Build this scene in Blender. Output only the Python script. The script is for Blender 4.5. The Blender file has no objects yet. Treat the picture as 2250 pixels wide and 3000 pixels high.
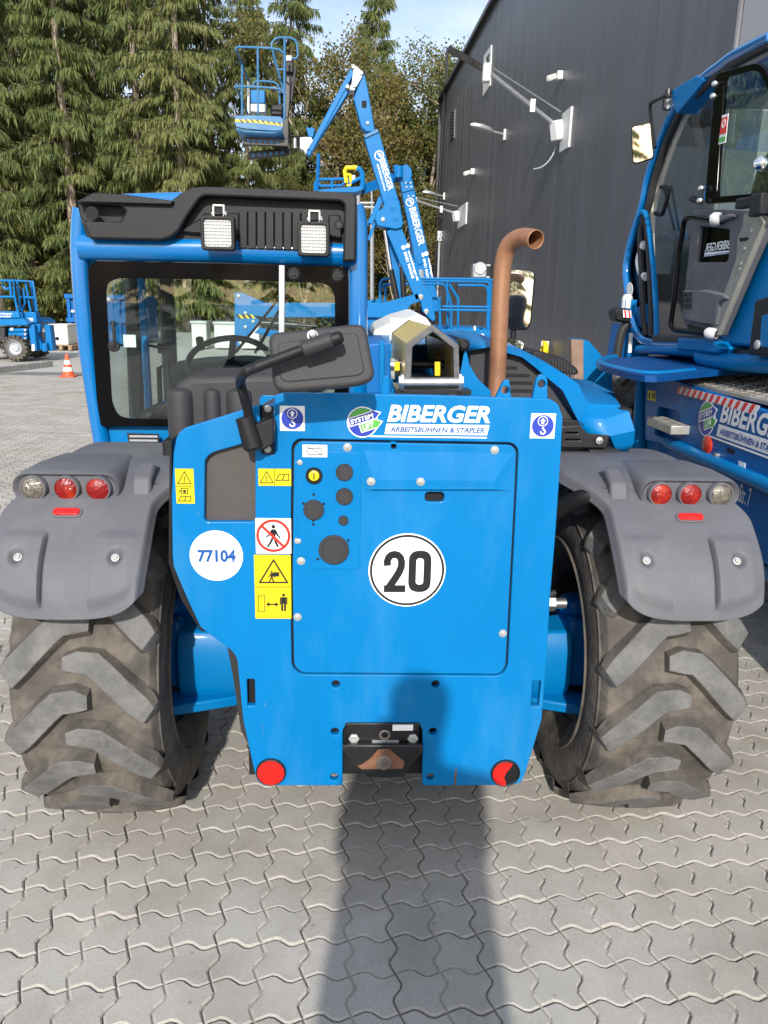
import bpy, bmesh, math, random
from mathutils import Vector, Matrix, noise
rad = math.radians
V3 = Vector
scene = bpy.context.scene
col = scene.collection
random.seed(7)

# ------------------------------------------------------------------ camera
CAM_H, FPX, PITCH, YAW, ROLL = 1.60, 2253.0, rad(15.15), rad(2.75), 0.021
Cp = V3((0, 0, CAM_H))
Fw = V3((math.sin(YAW) * math.cos(PITCH), math.cos(YAW) * math.cos(PITCH), -math.sin(PITCH)))
R0 = V3((math.cos(YAW), -math.sin(YAW), 0))
U0 = R0.cross(Fw)
Rt = R0 * math.cos(ROLL) + U0 * math.sin(ROLL)
Up = U0 * math.cos(ROLL) - R0 * math.sin(ROLL)
cd = bpy.data.cameras.new('camera')
cd.sensor_fit = 'VERTICAL'; cd.sensor_height = 36; cd.sensor_width = 27
cd.lens = FPX / 3000 * 36
cd.clip_start = 0.02; cd.clip_end = 3000
cam = bpy.data.objects.new('camera', cd); col.objects.link(cam)
cam.matrix_world = Matrix(((Rt.x, Up.x, -Fw.x, Cp.x), (Rt.y, Up.y, -Fw.y, Cp.y), (Rt.z, Up.z, -Fw.z, Cp.z), (0, 0, 0, 1)))
scene.camera = cam

# ------------------------------------------------------------------ light
SUN_EL, SUN_AZ = rad(28.5), rad(4.5)          # shadows run along +Y turned SUN_AZ to +X
sdir = V3((math.sin(SUN_AZ) * math.cos(SUN_EL), math.cos(SUN_AZ) * math.cos(SUN_EL), -math.sin(SUN_EL)))
sl = bpy.data.lights.new('sun', 'SUN'); sl.energy = 3.95; sl.angle = rad(1.0); sl.color = (1, .955, .89)
so = bpy.data.objects.new('sun', sl); col.objects.link(so)
so.rotation_euler = sdir.to_track_quat('-Z', 'Y').to_euler(); so.location = (-3, -12, 20)
w = bpy.data.worlds.new('World'); scene.world = w; w.use_nodes = True
wn = w.node_tree; wn.nodes.clear()
sky = wn.nodes.new('ShaderNodeTexSky'); sky.sky_type = 'NISHITA'; sky.sun_disc = False
sky.sun_elevation = SUN_EL; sky.sun_rotation = rad(180) + SUN_AZ
sky.air_density = 1.0; sky.dust_density = 1.2; sky.ozone_density = 1.5
tcw = wn.nodes.new('ShaderNodeTexCoord')
mpw = wn.nodes.new('ShaderNodeMapping'); mpw.inputs['Scale'].default_value = (1.2, 1.2, 3.5)
nzw = wn.nodes.new('ShaderNodeTexNoise'); nzw.inputs['Scale'].default_value = 2.2; nzw.inputs['Detail'].default_value = 6
nzw.inputs['Roughness'].default_value = .55
crw = wn.nodes.new('ShaderNodeValToRGB')
crw.color_ramp.elements[0].position = .42; crw.color_ramp.elements[0].color = (.15, .15, .15, 1)
crw.color_ramp.elements[1].position = .72; crw.color_ramp.elements[1].color = (.75, .75, .75, 1)
mxw = wn.nodes.new('ShaderNodeMixRGB'); mxw.inputs[2].default_value = (8.0, 8.2, 8.8, 1)
bgw = wn.nodes.new('ShaderNodeBackground'); bgw.inputs['Strength'].default_value = .146
ow = wn.nodes.new('ShaderNodeOutputWorld')
L = wn.links.new
L(tcw.outputs['Generated'], mpw.inputs[0]); L(mpw.outputs[0], nzw.inputs['Vector']); L(nzw.outputs[0], crw.inputs[0])
L(crw.outputs[0], mxw.inputs[0]); L(sky.outputs[0], mxw.inputs[1]); L(mxw.outputs[0], bgw.inputs[0]); L(bgw.outputs[0], ow.inputs[0])
scene.view_settings.view_transform = 'Standard'; scene.view_settings.look = 'None'
scene.view_settings.exposure = 0.36; scene.view_settings.gamma = 1
try: scene.render.engine = 'CYCLES'
except Exception: pass
scene.cycles.transparent_max_bounces = 24
scene.cycles.max_bounces = 8

# ------------------------------------------------------------------ pixels -> places
def ray(px, py): return Fw * FPX + Rt * (px - 1125) + Up * (1500 - py)
def P(px, py, Y):
    d = ray(px, py); return Cp + d * (Y / d.y)
def PX(px, py, X):
    d = ray(px, py); return Cp + d * (X / d.x)
def PZ(px, py, z=0.0):
    d = ray(px, py); return Cp + d * ((z - CAM_H) / d.z)
def mpp(px, py, Y): return (P(px + 1, py, Y) - P(px, py, Y)).length
class Plane:
    """a flat face; u runs along it, v up it, n points out of it"""
    def __init__(s, p0, n, u=None):
        s.p0 = V3(p0); s.n = V3(n).normalized()
        s.u = V3(u).normalized() if u is not None else V3((0, 0, 1)).cross(s.n).normalized()
        s.v = s.n.cross(s.u).normalized()
    def pt(s, px, py):
        d = ray(px, py); t = (s.p0 - Cp).dot(s.n) / d.dot(s.n)
        q = Cp + d * t - s.p0
        return (q.dot(s.u), q.dot(s.v))
    def poly(s, pts): return [s.pt(*p) for p in pts]
    def w(s, uv, h=0): return s.p0 + s.u * uv[0] + s.v * uv[1] + s.n * h
    def scale(s, px, py):
        a = V3(s.pt(px - 5, py) + (0,)); b = V3(s.pt(px + 5, py) + (0,)); return (b - a).length / 10
    def circ(s, px, py, r, n=32, rx=None):
        c = s.pt(px, py); rx = rx or r
        return [(c[0] + rx * math.cos(2 * math.pi * i / n), c[1] + r * math.sin(2 * math.pi * i / n)) for i in range(n)]
    def rect(s, x0, y0, x1, y1, r=0, n=4):
        a = s.pt((x0), (y0 + y1) / 2)[0]; b = s.pt(x1, (y0 + y1) / 2)[0]
        c = s.pt((x0 + x1) / 2, y1)[1]; d = s.pt((x0 + x1) / 2, y0)[1]
        q = [(a, c), (b, c), (b, d), (a, d)]
        return rnd(q, r, n) if r else q
    def mat(s, h=0):
        o = s.p0 + s.n * h
        return Matrix(((s.u.x, s.v.x, s.n.x, o.x), (s.u.y, s.v.y, s.n.y, o.y), (s.u.z, s.v.z, s.n.z, o.z), (0, 0, 0, 1)))
def YP(Y): return Plane((0, Y, 0), (0, -1, 0))
def rnd(pts, r, n=4):
    """round the corners of a 2D polygon"""
    out = []; N = len(pts)
    for i in range(N):
        p = V3(pts[i][:2] + (0,)) if len(pts[i]) == 2 else V3(pts[i])
        a = V3(tuple(pts[i - 1][:2]) + (0,)); b = V3(tuple(pts[(i + 1) % N][:2]) + (0,))
        da, db = (a - p), (b - p)
        rr = r[i] if isinstance(r, (list, tuple)) else r
        k = min(rr, da.length * .48, db.length * .48)
        if k < 1e-6: out.append((p.x, p.y)); continue
        p1 = p + da.normalized() * k; p2 = p + db.normalized() * k
        for j in range(n + 1):
            t = j / n; q = p1 * (1 - t) ** 2 + p * 2 * t * (1 - t) + p2 * t * t
            out.append((q.x, q.y))
    return out

# ------------------------------------------------------------------ materials
MATS = {}
def nd(nt, t, **kw):
    n = nt.nodes.new(t)
    for k, v in kw.items():
        if k in n.inputs: n.inputs[k].default_value = v
        else: setattr(n, k, v)
    return n
def M(name, c, rough=.5, metal=0, var=.08, scale=6, bump=0, bscale=80, coat=0, dirt=None, dirt_amt=.3, dirt_scale=3, emit=0, spec=.5, rvar=.1):
    if name in MATS: return MATS[name]
    m = bpy.data.materials.new(name); m.use_nodes = True; nt = m.node_tree; l = nt.links.new
    b = nt.nodes['Principled BSDF']
    b.inputs['Roughness'].default_value = rough; b.inputs['Metallic'].default_value = metal
    b.inputs['Specular IOR Level'].default_value = spec
    if coat: b.inputs['Coat Weight'].default_value = coat; b.inputs['Coat Roughness'].default_value = .08
    tc = nd(nt, 'ShaderNodeTexCoord')
    nz = nd(nt, 'ShaderNodeTexNoise', Scale=scale, Detail=7.0, Roughness=.6); l(tc.outputs['Object'], nz.inputs['Vector'])
    mx = nd(nt, 'ShaderNodeMixRGB')
    mx.inputs[1].default_value = [max(0, x * (1 - var)) for x in c] + [1]; mx.inputs[2].default_value = [min(1, x * (1 + var)) for x in c] + [1]
    rmp = nd(nt, 'ShaderNodeMapRange'); rmp.inputs[1].default_value = .3; rmp.inputs[2].default_value = .7
    l(nz.outputs[0], rmp.inputs[0]); l(rmp.outputs[0], mx.inputs[0])
    out = mx.outputs[0]
    if dirt:
        n2 = nd(nt, 'ShaderNodeTexNoise', Scale=dirt_scale, Detail=9.0, Roughness=.68); l(tc.outputs['Object'], n2.inputs['Vector'])
        cr = nd(nt, 'ShaderNodeValToRGB'); cr.color_ramp.elements[0].position = .48; cr.color_ramp.elements[1].position = .72
        l(n2.outputs[0], cr.inputs[0])
        mu = nd(nt, 'ShaderNodeMath', operation='MULTIPLY'); mu.inputs[1].default_value = dirt_amt; l(cr.outputs[0], mu.inputs[0])
        m2 = nd(nt, 'ShaderNodeMixRGB'); l(mu.outputs[0], m2.inputs[0]); l(out, m2.inputs[1]); m2.inputs[2].default_value = list(dirt) + [1]
        out = m2.outputs[0]
    l(out, b.inputs['Base Color'])
    if rvar:
        rr = nd(nt, 'ShaderNodeMapRange'); rr.inputs[3].default_value = max(.02, rough - rvar); rr.inputs[4].default_value = min(1, rough + rvar)
        l(nz.outputs[0], rr.inputs[0]); l(rr.outputs[0], b.inputs['Roughness'])
    if bump:
        n3 = nd(nt, 'ShaderNodeTexNoise', Scale=bscale, Detail=4.0); l(tc.outputs['Object'], n3.inputs['Vector'])
        bp = nd(nt, 'ShaderNodeBump', Strength=bump, Distance=.004); l(n3.outputs[0], bp.inputs['Height']); l(bp.outputs[0], b.inputs['Normal'])
    if emit:
        b.inputs['Emission Color'].default_value = list(c) + [1]; b.inputs['Emission Strength'].default_value = emit
    MATS[name] = m
    return m
def glass(name, tint=(.75, .85, .82), base=.05, rough=.0, fk=1.0):
    if name in MATS: return MATS[name]
    m = bpy.data.materials.new(name); m.use_nodes = True; nt = m.node_tree; l = nt.links.new
    nt.nodes.remove(nt.nodes['Principled BSDF'])
    t = nd(nt, 'ShaderNodeBsdfTransparent'); t.inputs[0].default_value = list(tint) + [1]
    g = nd(nt, 'ShaderNodeBsdfGlossy'); g.inputs['Roughness'].default_value = rough
    f = nd(nt, 'ShaderNodeFresnel'); f.inputs[0].default_value = 1.5
    a = nd(nt, 'ShaderNodeMath', operation='ADD', use_clamp=True); a.inputs[1].default_value = base; fm = nd(nt, 'ShaderNodeMath', operation='MULTIPLY'); fm.inputs[1].default_value = fk; l(f.outputs[0], fm.inputs[0]); l(fm.outputs[0], a.inputs[0])
    mx = nd(nt, 'ShaderNodeMixShader'); l(a.outputs[0], mx.inputs[0]); l(t.outputs[0], mx.inputs[1]); l(g.outputs[0], mx.inputs[2])
    l(mx.outputs[0], nt.nodes['Material Output'].inputs[0])
    MATS[name] = m; return m

M('blue', (.0, .158, .410), .40, var=.05, coat=.03, spec=.16, dirt=(.012, .19, .42), dirt_amt=.2, dirt_scale=2.2, bump=.05, bscale=260)
M('blue_gloss', (.0, .145, .42), .16, var=.03, coat=.8, rvar=.05)
M('blue_deep', (.0, .115, .37), .42, var=.08, coat=.06, spec=.25, dirt=(.03, .14, .30), dirt_amt=.15)
M('blue_far', (.002, .155, .42), .4, var=.06, coat=.05, spec=.2, dirt=(.06, .2, .36), dirt_amt=.12)
M('blue_pale', (.03, .16, .34), .5, var=.1, dirt=(.3, .33, .34), dirt_amt=.3)
M('black_plastic', (.0075, .0075, .0088), .5, var=.2, spec=.35, bump=.25, bscale=420, dirt=(.020, .020, .022), dirt_amt=.25)
M('dark_plastic', (.032, .031, .034), .55, var=.1, spec=.35, bump=.35, bscale=380, dirt=(.07, .066, .062), dirt_amt=.25)
M('grey_plastic', (.104, .105, .118), .55, var=.07, spec=.35, bump=.25, bscale=420, dirt=(.19, .186, .182), dirt_amt=.4, dirt_scale=4.5)
M('black_metal', (.012, .012, .013), .35, var=.2, dirt=(.07, .06, .05), dirt_amt=.25)
M('black_gloss', (.0025, .0025, .0035), .12, var=.1, spec=.10, rvar=.03)
M('hole', (.004, .004, .005), .8, rvar=0)  # near-black: the shade inside openings and gaps put into the colour
M('taupe', (.062, .055, .050), .6, var=.06, bump=.15)
M('zinc', (.62, .62, .60), .32, metal=.9, var=.12, scale=40)
M('zinc_white', (.40, .41, .39), .42, metal=.3, var=.08, scale=40)
M('galv', (.42, .44, .46), .45, metal=.6, var=.15, scale=20)
M('chrome', (.85, .85, .86), .08, metal=1, var=.03, rvar=.03)
M('white', (.80, .80, .79), .4, var=.03)
M('white_sticker', (.86, .86, .85), .3, var=.02)
M('sticker_yellow', (.66, .52, .008), .35, var=.04)
M('sticker_blue', (.02, .045, .36), .35, var=.05)
M('sticker_green', (.10, .40, .07), .35, var=.05)
M('logo_blue', (.003, .075, .30), .35, var=.05)
M('print_black', (.01, .01, .011), .4, var=.1)
M('print_red', (.72, .03, .02), .35, var=.05)
M('lens_red', (.20, .004, .003), .10, var=.35, scale=22, bump=.9, bscale=120, rvar=.03, dirt=(.55, .05, .008), dirt_amt=.8, dirt_scale=18)  # orange glints of the lens painted in through the dirt colour
M('reflector_red', (.52, .010, .007), .25, var=.12, scale=80, bump=.4, bscale=300)
M('steel_worn', (.20, .17, .15), .5, metal=.5, var=.3, dirt=(.32, .13, .05), dirt_amt=.9, dirt_scale=9)
M('rust', (.17, .078, .04), .75, var=.35, scale=30)
M('copper', (.31, .150, .078), .48, metal=.3, var=.22, scale=7, dirt=(.13, .06, .035), dirt_amt=.55, dirt_scale=9, rvar=.12)
M('lug', (.112, .111, .109), .78, var=.3, scale=14, bump=.8, bscale=70, dirt=(.235, .225, .205), dirt_amt=.6, dirt_scale=9)
M('carcass', (.076, .067, .058), .9, var=.35, scale=12, bump=.8, bscale=60, dirt=(.185, .155, .122), dirt_amt=.75, dirt_scale=6)  # brown dirt tone, also set darker to carry the shade in the tread grooves
M('rim_dark', (.03, .033, .04), .55, var=.2)
M('rubber', (.02, .02, .02), .65, var=.2)
M('gold', (.68, .54, .19), .35, metal=.15, var=.12, scale=8, dirt=(.36, .33, .22), dirt_amt=.5)
M('trim_grey', (.10, .10, .104), .7, var=.3, scale=60, bump=.6, bscale=90)
M('yellow', (.80, .58, .01), .4, var=.05)
M('orange', (.80, .10, .03), .5, var=.06)
M('cream', (.70, .66, .56), .6, var=.06)
M('wood', (.32, .22, .13), .75, var=.3, scale=14)
M('asphalt', (.16, .16, .155), .9, var=.15, scale=3, bump=.4)
M('concrete', (.33, .32, .30), .85, var=.12, scale=2, bump=.4)
M('mirror', (.80, .82, .84), .02, metal=1, var=.01, rvar=0)
glass('cab_glass', (.90, .96, .93), .02, fk=.7)
glass('clear_glass', (.95, .98, .97), .0, fk=.4)
glass('tint_glass', (.70, .80, .78), .0, fk=.4)

def stretch(mat, sc):      # rain streaks run down the sheets
    nt = MATS[mat].node_tree
    mp_ = nd(nt, 'ShaderNodeMapping'); mp_.inputs['Scale'].default_value = sc
    tc_ = [n for n in nt.nodes if n.type == 'TEX_COORD'][0]; nt.links.new(tc_.outputs['Object'], mp_.inputs[0])
    for n in nt.nodes:
        if n.type == 'TEX_NOISE': nt.links.new(mp_.outputs[0], n.inputs['Vector'])
M('blue_plate', (.0, .156, .405), .42, var=.07, scale=3, coat=.03, spec=.16, dirt=(.045, .215, .43), dirt_amt=.42, dirt_scale=4.5, bump=.06, bscale=260)
stretch('blue_plate', (1.6, 1.6, .55))
# ------------------------------------------------------------------ builders
class B:
    """collects shapes (world coordinates) and links them as one mesh object"""
    def __init__(s): s.bm = bmesh.new()
    def box(s, c, size, rot=None, mi=0):
        m = Matrix.Translation(V3(c)) @ (rot.to_4x4() if rot is not None else Matrix()) @ Matrix.Diagonal((size[0], size[1], size[2], 1))
        g = bmesh.ops.create_cube(s.bm, size=1, matrix=m); s._mi(g['verts'], mi); return s
    def bar(s, a, b, wdt, hgt, up=(0, 0, 1)):
        a, b = V3(a), V3(b); d = b - a; y = d.normalized(); upv = V3(up)
        if abs(y.dot(upv)) > .95: upv = V3((1, 0, 0))
        x = y.cross(upv).normalized(); z = x.cross(y)
        m = Matrix(((x.x, y.x, z.x), (x.y, y.y, z.y), (x.z, y.z, z.z)))
        return s.box((a + b) / 2, (wdt, d.length, hgt), m)
    def _mi(s, verts, mi):
        if mi:
            fs = set(f for v in verts for f in v.link_faces)
            for f in fs: f.material_index = mi
    def ring(s, c, x, y, r, n):
        return [s.bm.verts.new(c + x * (r * math.cos(2 * math.pi * i / n)) + y * (r * math.sin(2 * math.pi * i / n))) for i in range(n)]
    def tube(s, pts, r, n=12, cap=True, mi=0):
        pts = [V3(p) for p in pts]; N = len(pts); rings = []; px_ = None
        for i, p in enumerate(pts):
            t = (pts[min(i + 1, N - 1)] - pts[max(i - 1, 0)]).normalized()
            if px_ is None:
                a = V3((0, 0, 1)) if abs(t.z) < .9 else V3((1, 0, 0)); x = t.cross(a).normalized()
            else: x = (px_ - t * px_.dot(t)).normalized()
            px_ = x; y = t.cross(x)
            rings.append(s.ring(p, x, y, r[i] if isinstance(r, (list, tuple)) else r, n))
        fs = []
        for i in range(N - 1):
            for k in range(n): fs.append(s.bm.faces.new((rings[i][k], rings[i][(k + 1) % n], rings[i + 1][(k + 1) % n], rings[i + 1][k])))
        if cap: fs.append(s.bm.faces.new(rings[0][::-1])); fs.append(s.bm.faces.new(rings[-1]))
        for f in fs: f.material_index = mi
        return s
    def cyl(s, a, b, r, n=20, r2=None, mi=0): return s.tube([a, b], [r, r if r2 is None else r2], n, mi=mi)
    def lathe(s, o, axis, prof, n=32, mi=0, closed=False):
        o = V3(o); t = V3(axis).normalized(); a = V3((0, 0, 1)) if abs(t.z) < .9 else V3((1, 0, 0)); x = t.cross(a).normalized(); y = t.cross(x)
        rings = [s.ring(o + t * h, x, y, max(r, 1e-4), n) for r, h in prof]
        for i in range(len(rings) - 1):
            for k in range(n):
                f = s.bm.faces.new((rings[i][k], rings[i][(k + 1) % n], rings[i + 1][(k + 1) % n], rings[i + 1][k])); f.material_index = mi
        return s
    def prism(s, pts, vec, mi=0):
        a = [s.bm.verts.new(V3(p)) for p in pts]; b = [s.bm.verts.new(V3(p) + V3(vec)) for p in pts]; n = len(a)
        fs = [s.bm.faces.new(a[::-1]), s.bm.faces.new(b)]
        for i in range(n): fs.append(s.bm.faces.new((a[i], a[(i + 1) % n], b[(i + 1) % n], b[i])))
        for f in fs: f.material_index = mi
        return s
    def loft(s, rows, closed=False, cap=False):
        vs = [[s.bm.verts.new(V3(p)) for p in r] for r in rows]; n = len(vs[0])
        for i in range(len(vs) - 1):
            for k in range(n if closed else n - 1):
                s.bm.faces.new((vs[i][k], vs[i][(k + 1) % n], vs[i + 1][(k + 1) % n], vs[i + 1][k]))
        if cap and closed: s.bm.faces.new(vs[0][::-1]); s.bm.faces.new(vs[-1])
        return s
    def quad(s, *p):
        s.bm.faces.new([s.bm.verts.new(V3(q)) for q in p]); return s
    def obj(s, name, mat, parent=None, smooth=35, bevel=0, solid=0, seg=2):
        bmesh.ops.recalc_face_normals(s.bm, faces=s.bm.faces)
        me = bpy.data.meshes.new(name); s.bm.to_mesh(me); s.bm.free()
        return link(name, me, mat, parent, smooth, bevel, solid, seg)
def root_of(o):
    while o.parent: o = o.parent
    return o
def link(name, me, mat, parent=None, smooth=35, bevel=0, solid=0, seg=2):
    for m in (mat if isinstance(mat, (list, tuple)) else [mat]):
        me.materials.append(MATS[m] if isinstance(m, str) else m)
    if smooth:
        me.shade_smooth(); me.set_sharp_from_angle(angle=rad(smooth))
    o = bpy.data.objects.new(name, me); col.objects.link(o)
    if parent is not None:
        o.parent = parent
        if not parent.get('local'):
            q = parent; off = V3()
            while q is not None: off += q.location; q = q.parent
            o.location = -off
    if solid:
        md = o.modifiers.new('thickness', 'SOLIDIFY'); md.thickness = abs(solid); md.offset = -1 if solid > 0 else 1
    if bevel:
        md = o.modifiers.new('edge', 'BEVEL'); md.width = bevel; md.segments = seg; md.limit_method = 'ANGLE'; md.angle_limit = rad(40)
    return o
def thing(name, label, cat, loc=(0, 0, 0), group=None, rz=0, local=False):
    o = bpy.data.objects.new(name, None); col.objects.link(o); o.location = loc; o.rotation_euler = (0, 0, rz)
    o.empty_display_size = .2
    o['label'] = label; o['category'] = cat
    if group: o['group'] = group
    if local: o['local'] = 1
    return o
def tag(o, label, cat, group=None):
    o['label'] = label; o['category'] = cat
    if group: o['group'] = group
    return o
def structure(o): o['kind'] = 'structure'; return o
def dup(root, loc, rz=0, scl=None, label=None):
    def cp(o, par):
        c = o.copy(); col.objects.link(c); c.parent = par
        for ch in o.children: cp(ch, c)
        return c
    r = cp(root, None); r.location = loc; r.rotation_euler = (0, 0, rz)
    if scl: r.scale = scl
    if label: r['label'] = label
    return r

def curve_mesh(loops, th=0.0, bevel=0.0, res=1):
    cu = bpy.data.curves.new('c', 'CURVE'); cu.dimensions = '2D'; cu.fill_mode = 'BOTH'
    for lp in loops:
        sp = cu.splines.new('POLY'); sp.points.add(len(lp) - 1)
        for i, p in enumerate(lp): sp.points[i].co = (p[0], p[1], 0, 1)
        sp.use_cyclic_u = True
    cu.extrude = max(0, th / 2 - bevel)
    if bevel: cu.bevel_depth = bevel; cu.bevel_resolution = res; cu.offset = -bevel
    o = bpy.data.objects.new('c', cu)
    me = bpy.data.meshes.new_from_object(o)
    bpy.data.objects.remove(o); bpy.data.curves.remove(cu)
    me.materials.clear()
    return me
def slab(name, pl, loops, th, mat, parent, bevel=0.0, off=0.0, smooth=35, res=1):
    """flat piece cut along loops (first the outline, then holes); its front face stands `off` in front of the plane"""
    me = curve_mesh(loops, th, bevel, res)
    me.transform(pl.mat(off - th / 2))
    return link(name, me, mat, parent, smooth)
def letters(name, s, pl, box, mat, parent, off=.0015, shear=0, bold=0.0, flip=False, th=.0, keep=False):
    """lettering fitted into box = (u0, v0, u1, v1) of a plane"""
    cu = bpy.data.curves.new('t', 'FONT'); cu.body = s; cu.size = 1; cu.shear = shear; cu.offset = bold; cu.extrude = .0
    cu.resolution_u = 3
    o = bpy.data.objects.new('t', cu); me = bpy.data.meshes.new_from_object(o)
    bpy.data.objects.remove(o); bpy.data.curves.remove(cu); me.materials.clear()
    xs = [v.co.x for v in me.vertices]; ys = [v.co.y for v in me.vertices]
    x0, x1, y0, y1 = min(xs), max(xs), min(ys), max(ys)
    for v in me.vertices:
        a = (v.co.x - x0) / (x1 - x0); b = (v.co.y - y0) / (y1 - y0)
        if flip: a = 1 - a
        v.co = pl.w((box[0] + a * (box[2] - box[0]), box[1] + b * (box[3] - box[1])), off)
    return link(name, me, mat, parent, 0)
def pxbox(pl, x0, y0, x1, y1):
    r = pl.rect(x0, y0, x1, y1); return (r[0][0], r[0][1], r[2][0], r[2][1])
def bez(pts, n=8):
    """smooth path through points (Catmull-Rom)"""
    pts = [V3(p) for p in pts]; out = []
    for i in range(len(pts) - 1):
        p0 = pts[max(i - 1, 0)]; p1 = pts[i]; p2 = pts[i + 1]; p3 = pts[min(i + 2, len(pts) - 1)]
        for j in range(n):
            t = j / n
            out.append(.5 * ((2 * p1) + (p2 - p0) * t + (2 * p0 - 5 * p1 + 4 * p2 - p3) * t * t + (3 * p1 - p0 - 3 * p2 + p3) * t ** 3))
    out.append(pts[-1]); return out
# ------------------------------------------------------------------ ground and paving
def ground_material():
    m = bpy.data.materials.new('yard_ground'); m.use_nodes = True; nt = m.node_tree; l = nt.links.new; b = nt.nodes['Principled BSDF']
    b.inputs['Roughness'].default_value = .92
    tc = nd(nt, 'ShaderNodeTexCoord')
    a = nd(nt, 'ShaderNodeTexNoise', Scale=.35, Detail=6.0); l(tc.outputs['Object'], a.inputs['Vector'])
    c = nd(nt, 'ShaderNodeTexNoise', Scale=9.0, Detail=8.0, Roughness=.7); l(tc.outputs['Object'], c.inputs['Vector'])
    r = nd(nt, 'ShaderNodeValToRGB'); e = r.color_ramp.elements
    e[0].position = .3; e[0].color = (.38, .365, .33, 1); e[1].position = .7; e[1].color = (.45, .43, .39, 1)
    l(a.outputs[0], r.inputs[0])
    r2 = nd(nt, 'ShaderNodeValToRGB'); e = r2.color_ramp.elements
    e[0].position = .25; e[0].color = (.78, .78, .78, 1); e[1].position = .62; e[1].color = (1.06, 1.05, 1.03, 1); l(c.outputs[0], r2.inputs[0])
    mu = nd(nt, 'ShaderNodeMixRGB', blend_type='MULTIPLY'); mu.inputs[0].default_value = 1
    l(r.outputs[0], mu.inputs[1]); l(r2.outputs[0], mu.inputs[2]); l(mu.outputs[0], b.inputs['Base Color'])
    bp = nd(nt, 'ShaderNodeBump', Strength=.5, Distance=.01); l(c.outputs[0], bp.inputs['Height']); l(bp.outputs[0], b.inputs['Normal'])
    return m
def paver_material():
    m = bpy.data.materials.new('paver_concrete'); m.use_nodes = True; nt = m.node_tree; l = nt.links.new; b = nt.nodes['Principled BSDF']
    b.inputs['Roughness'].default_value = .88; b.inputs['Specular IOR Level'].default_value = .3
    ge = nd(nt, 'ShaderNodeNewGeometry'); oi = nd(nt, 'ShaderNodeObjectInfo')
    ad = nd(nt, 'ShaderNodeMath', operation='ADD'); l(ge.outputs['Random Per Island'], ad.inputs[0]); l(oi.outputs['Random'], ad.inputs[1])
    fr = nd(nt, 'ShaderNodeMath', operation='FRACT'); l(ad.outputs[0], fr.inputs[0])
    r = nd(nt, 'ShaderNodeValToRGB'); e = r.color_ramp.elements
    e[0].position = 0; e[0].color = (.382, .360, .318, 1); e[1].position = 1; e[1].color = (.438, .410, .366, 1)
    x = r.color_ramp.elements.new(.35); x.color = (.412, .378, .342, 1)
    x = r.color_ramp.elements.new(.7); x.color = (.396, .378, .332, 1)
    l(fr.outputs[0], r.inputs[0])
    fine = nd(nt, 'ShaderNodeTexNoise', Scale=260.0, Detail=3.0, Roughness=.7); l(ge.outputs['Position'], fine.inputs['Vector'])
    fr2 = nd(nt, 'ShaderNodeValToRGB'); e = fr2.color_ramp.elements; e[0].position = .3; e[0].color = (.80, .80, .80, 1); e[1].position = .7; e[1].color = (1.12, 1.12, 1.12, 1)
    l(fine.outputs[0], fr2.inputs[0])
    m1 = nd(nt, 'ShaderNodeMixRGB', blend_type='MULTIPLY'); m1.inputs[0].default_value = 1; l(r.outputs[0], m1.inputs[1]); l(fr2.outputs[0], m1.inputs[2])
    big = nd(nt, 'ShaderNodeTexNoise', Scale=2.3, Detail=8.0, Roughness=.65); l(ge.outputs['Position'], big.inputs['Vector'])
    br = nd(nt, 'ShaderNodeValToRGB'); e = br.color_ramp.elements; e[0].position = .3; e[0].color = (.76, .75, .73, 1); e[1].position = .62; e[1].color = (1.06, 1.06, 1.06, 1)
    l(big.outputs[0], br.inputs[0])
    m2 = nd(nt, 'ShaderNodeMixRGB', blend_type='MULTIPLY'); m2.inputs[0].default_value = 1; l(m1.outputs[0], m2.inputs[1]); l(br.outputs[0], m2.inputs[2])
    # small dark specks of grit and droppings
    vo = nd(nt, 'ShaderNodeTexVoronoi', Scale=14.0); l(ge.outputs['Position'], vo.inputs['Vector'])
    vr = nd(nt, 'ShaderNodeValToRGB'); e = vr.color_ramp.elements; e[0].position = .035; e[0].color = (.25, .22, .2, 1); e[1].position = .09; e[1].color = (1, 1, 1, 1)
    l(vo.outputs['Distance'], vr.inputs[0])
    m3 = nd(nt, 'ShaderNodeMixRGB', blend_type='MULTIPLY'); m3.inputs[0].default_value = .45; l(m2.outputs[0], m3.inputs[1]); l(vr.outputs[0], m3.inputs[2])
    stn = nd(nt, 'ShaderNodeTexNoise', Scale=.9, Detail=9.0, Roughness=.72); l(ge.outputs['Position'], stn.inputs['Vector'])
    sr = nd(nt, 'ShaderNodeValToRGB'); e = sr.color_ramp.elements; e[0].position = .50; e[0].color = (1, 1, 1, 1); e[1].position = .68; e[1].color = (.80, .77, .73, 1); l(stn.outputs[0], sr.inputs[0])
    m4 = nd(nt, 'ShaderNodeMixRGB', blend_type='MULTIPLY'); m4.inputs[0].default_value = 1; l(m3.outputs[0], m4.inputs[1]); l(sr.outputs[0], m4.inputs[2])
    l(m4.outputs[0], b.inputs['Base Color'])
    bp = nd(nt, 'ShaderNodeBump', Strength=.35, Distance=.002); l(fine.outputs[0], bp.inputs['Height']); l(bp.outputs[0], b.inputs['Normal'])
    return m
GM = ground_material(); PM = paver_material()
M('joint_sand', (.40, .375, .32), .95, var=.35, scale=45, dirt=(.05, .048, .04), dirt_amt=.95, dirt_scale=5.5, bump=.8, bscale=220)

bb = B(); bb.quad((-900, -300, -.03), (900, -300, -.03), (900, 1500, -.03), (-900, 1500, -.03))
structure(bb.obj('ground', GM, smooth=0))

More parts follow.
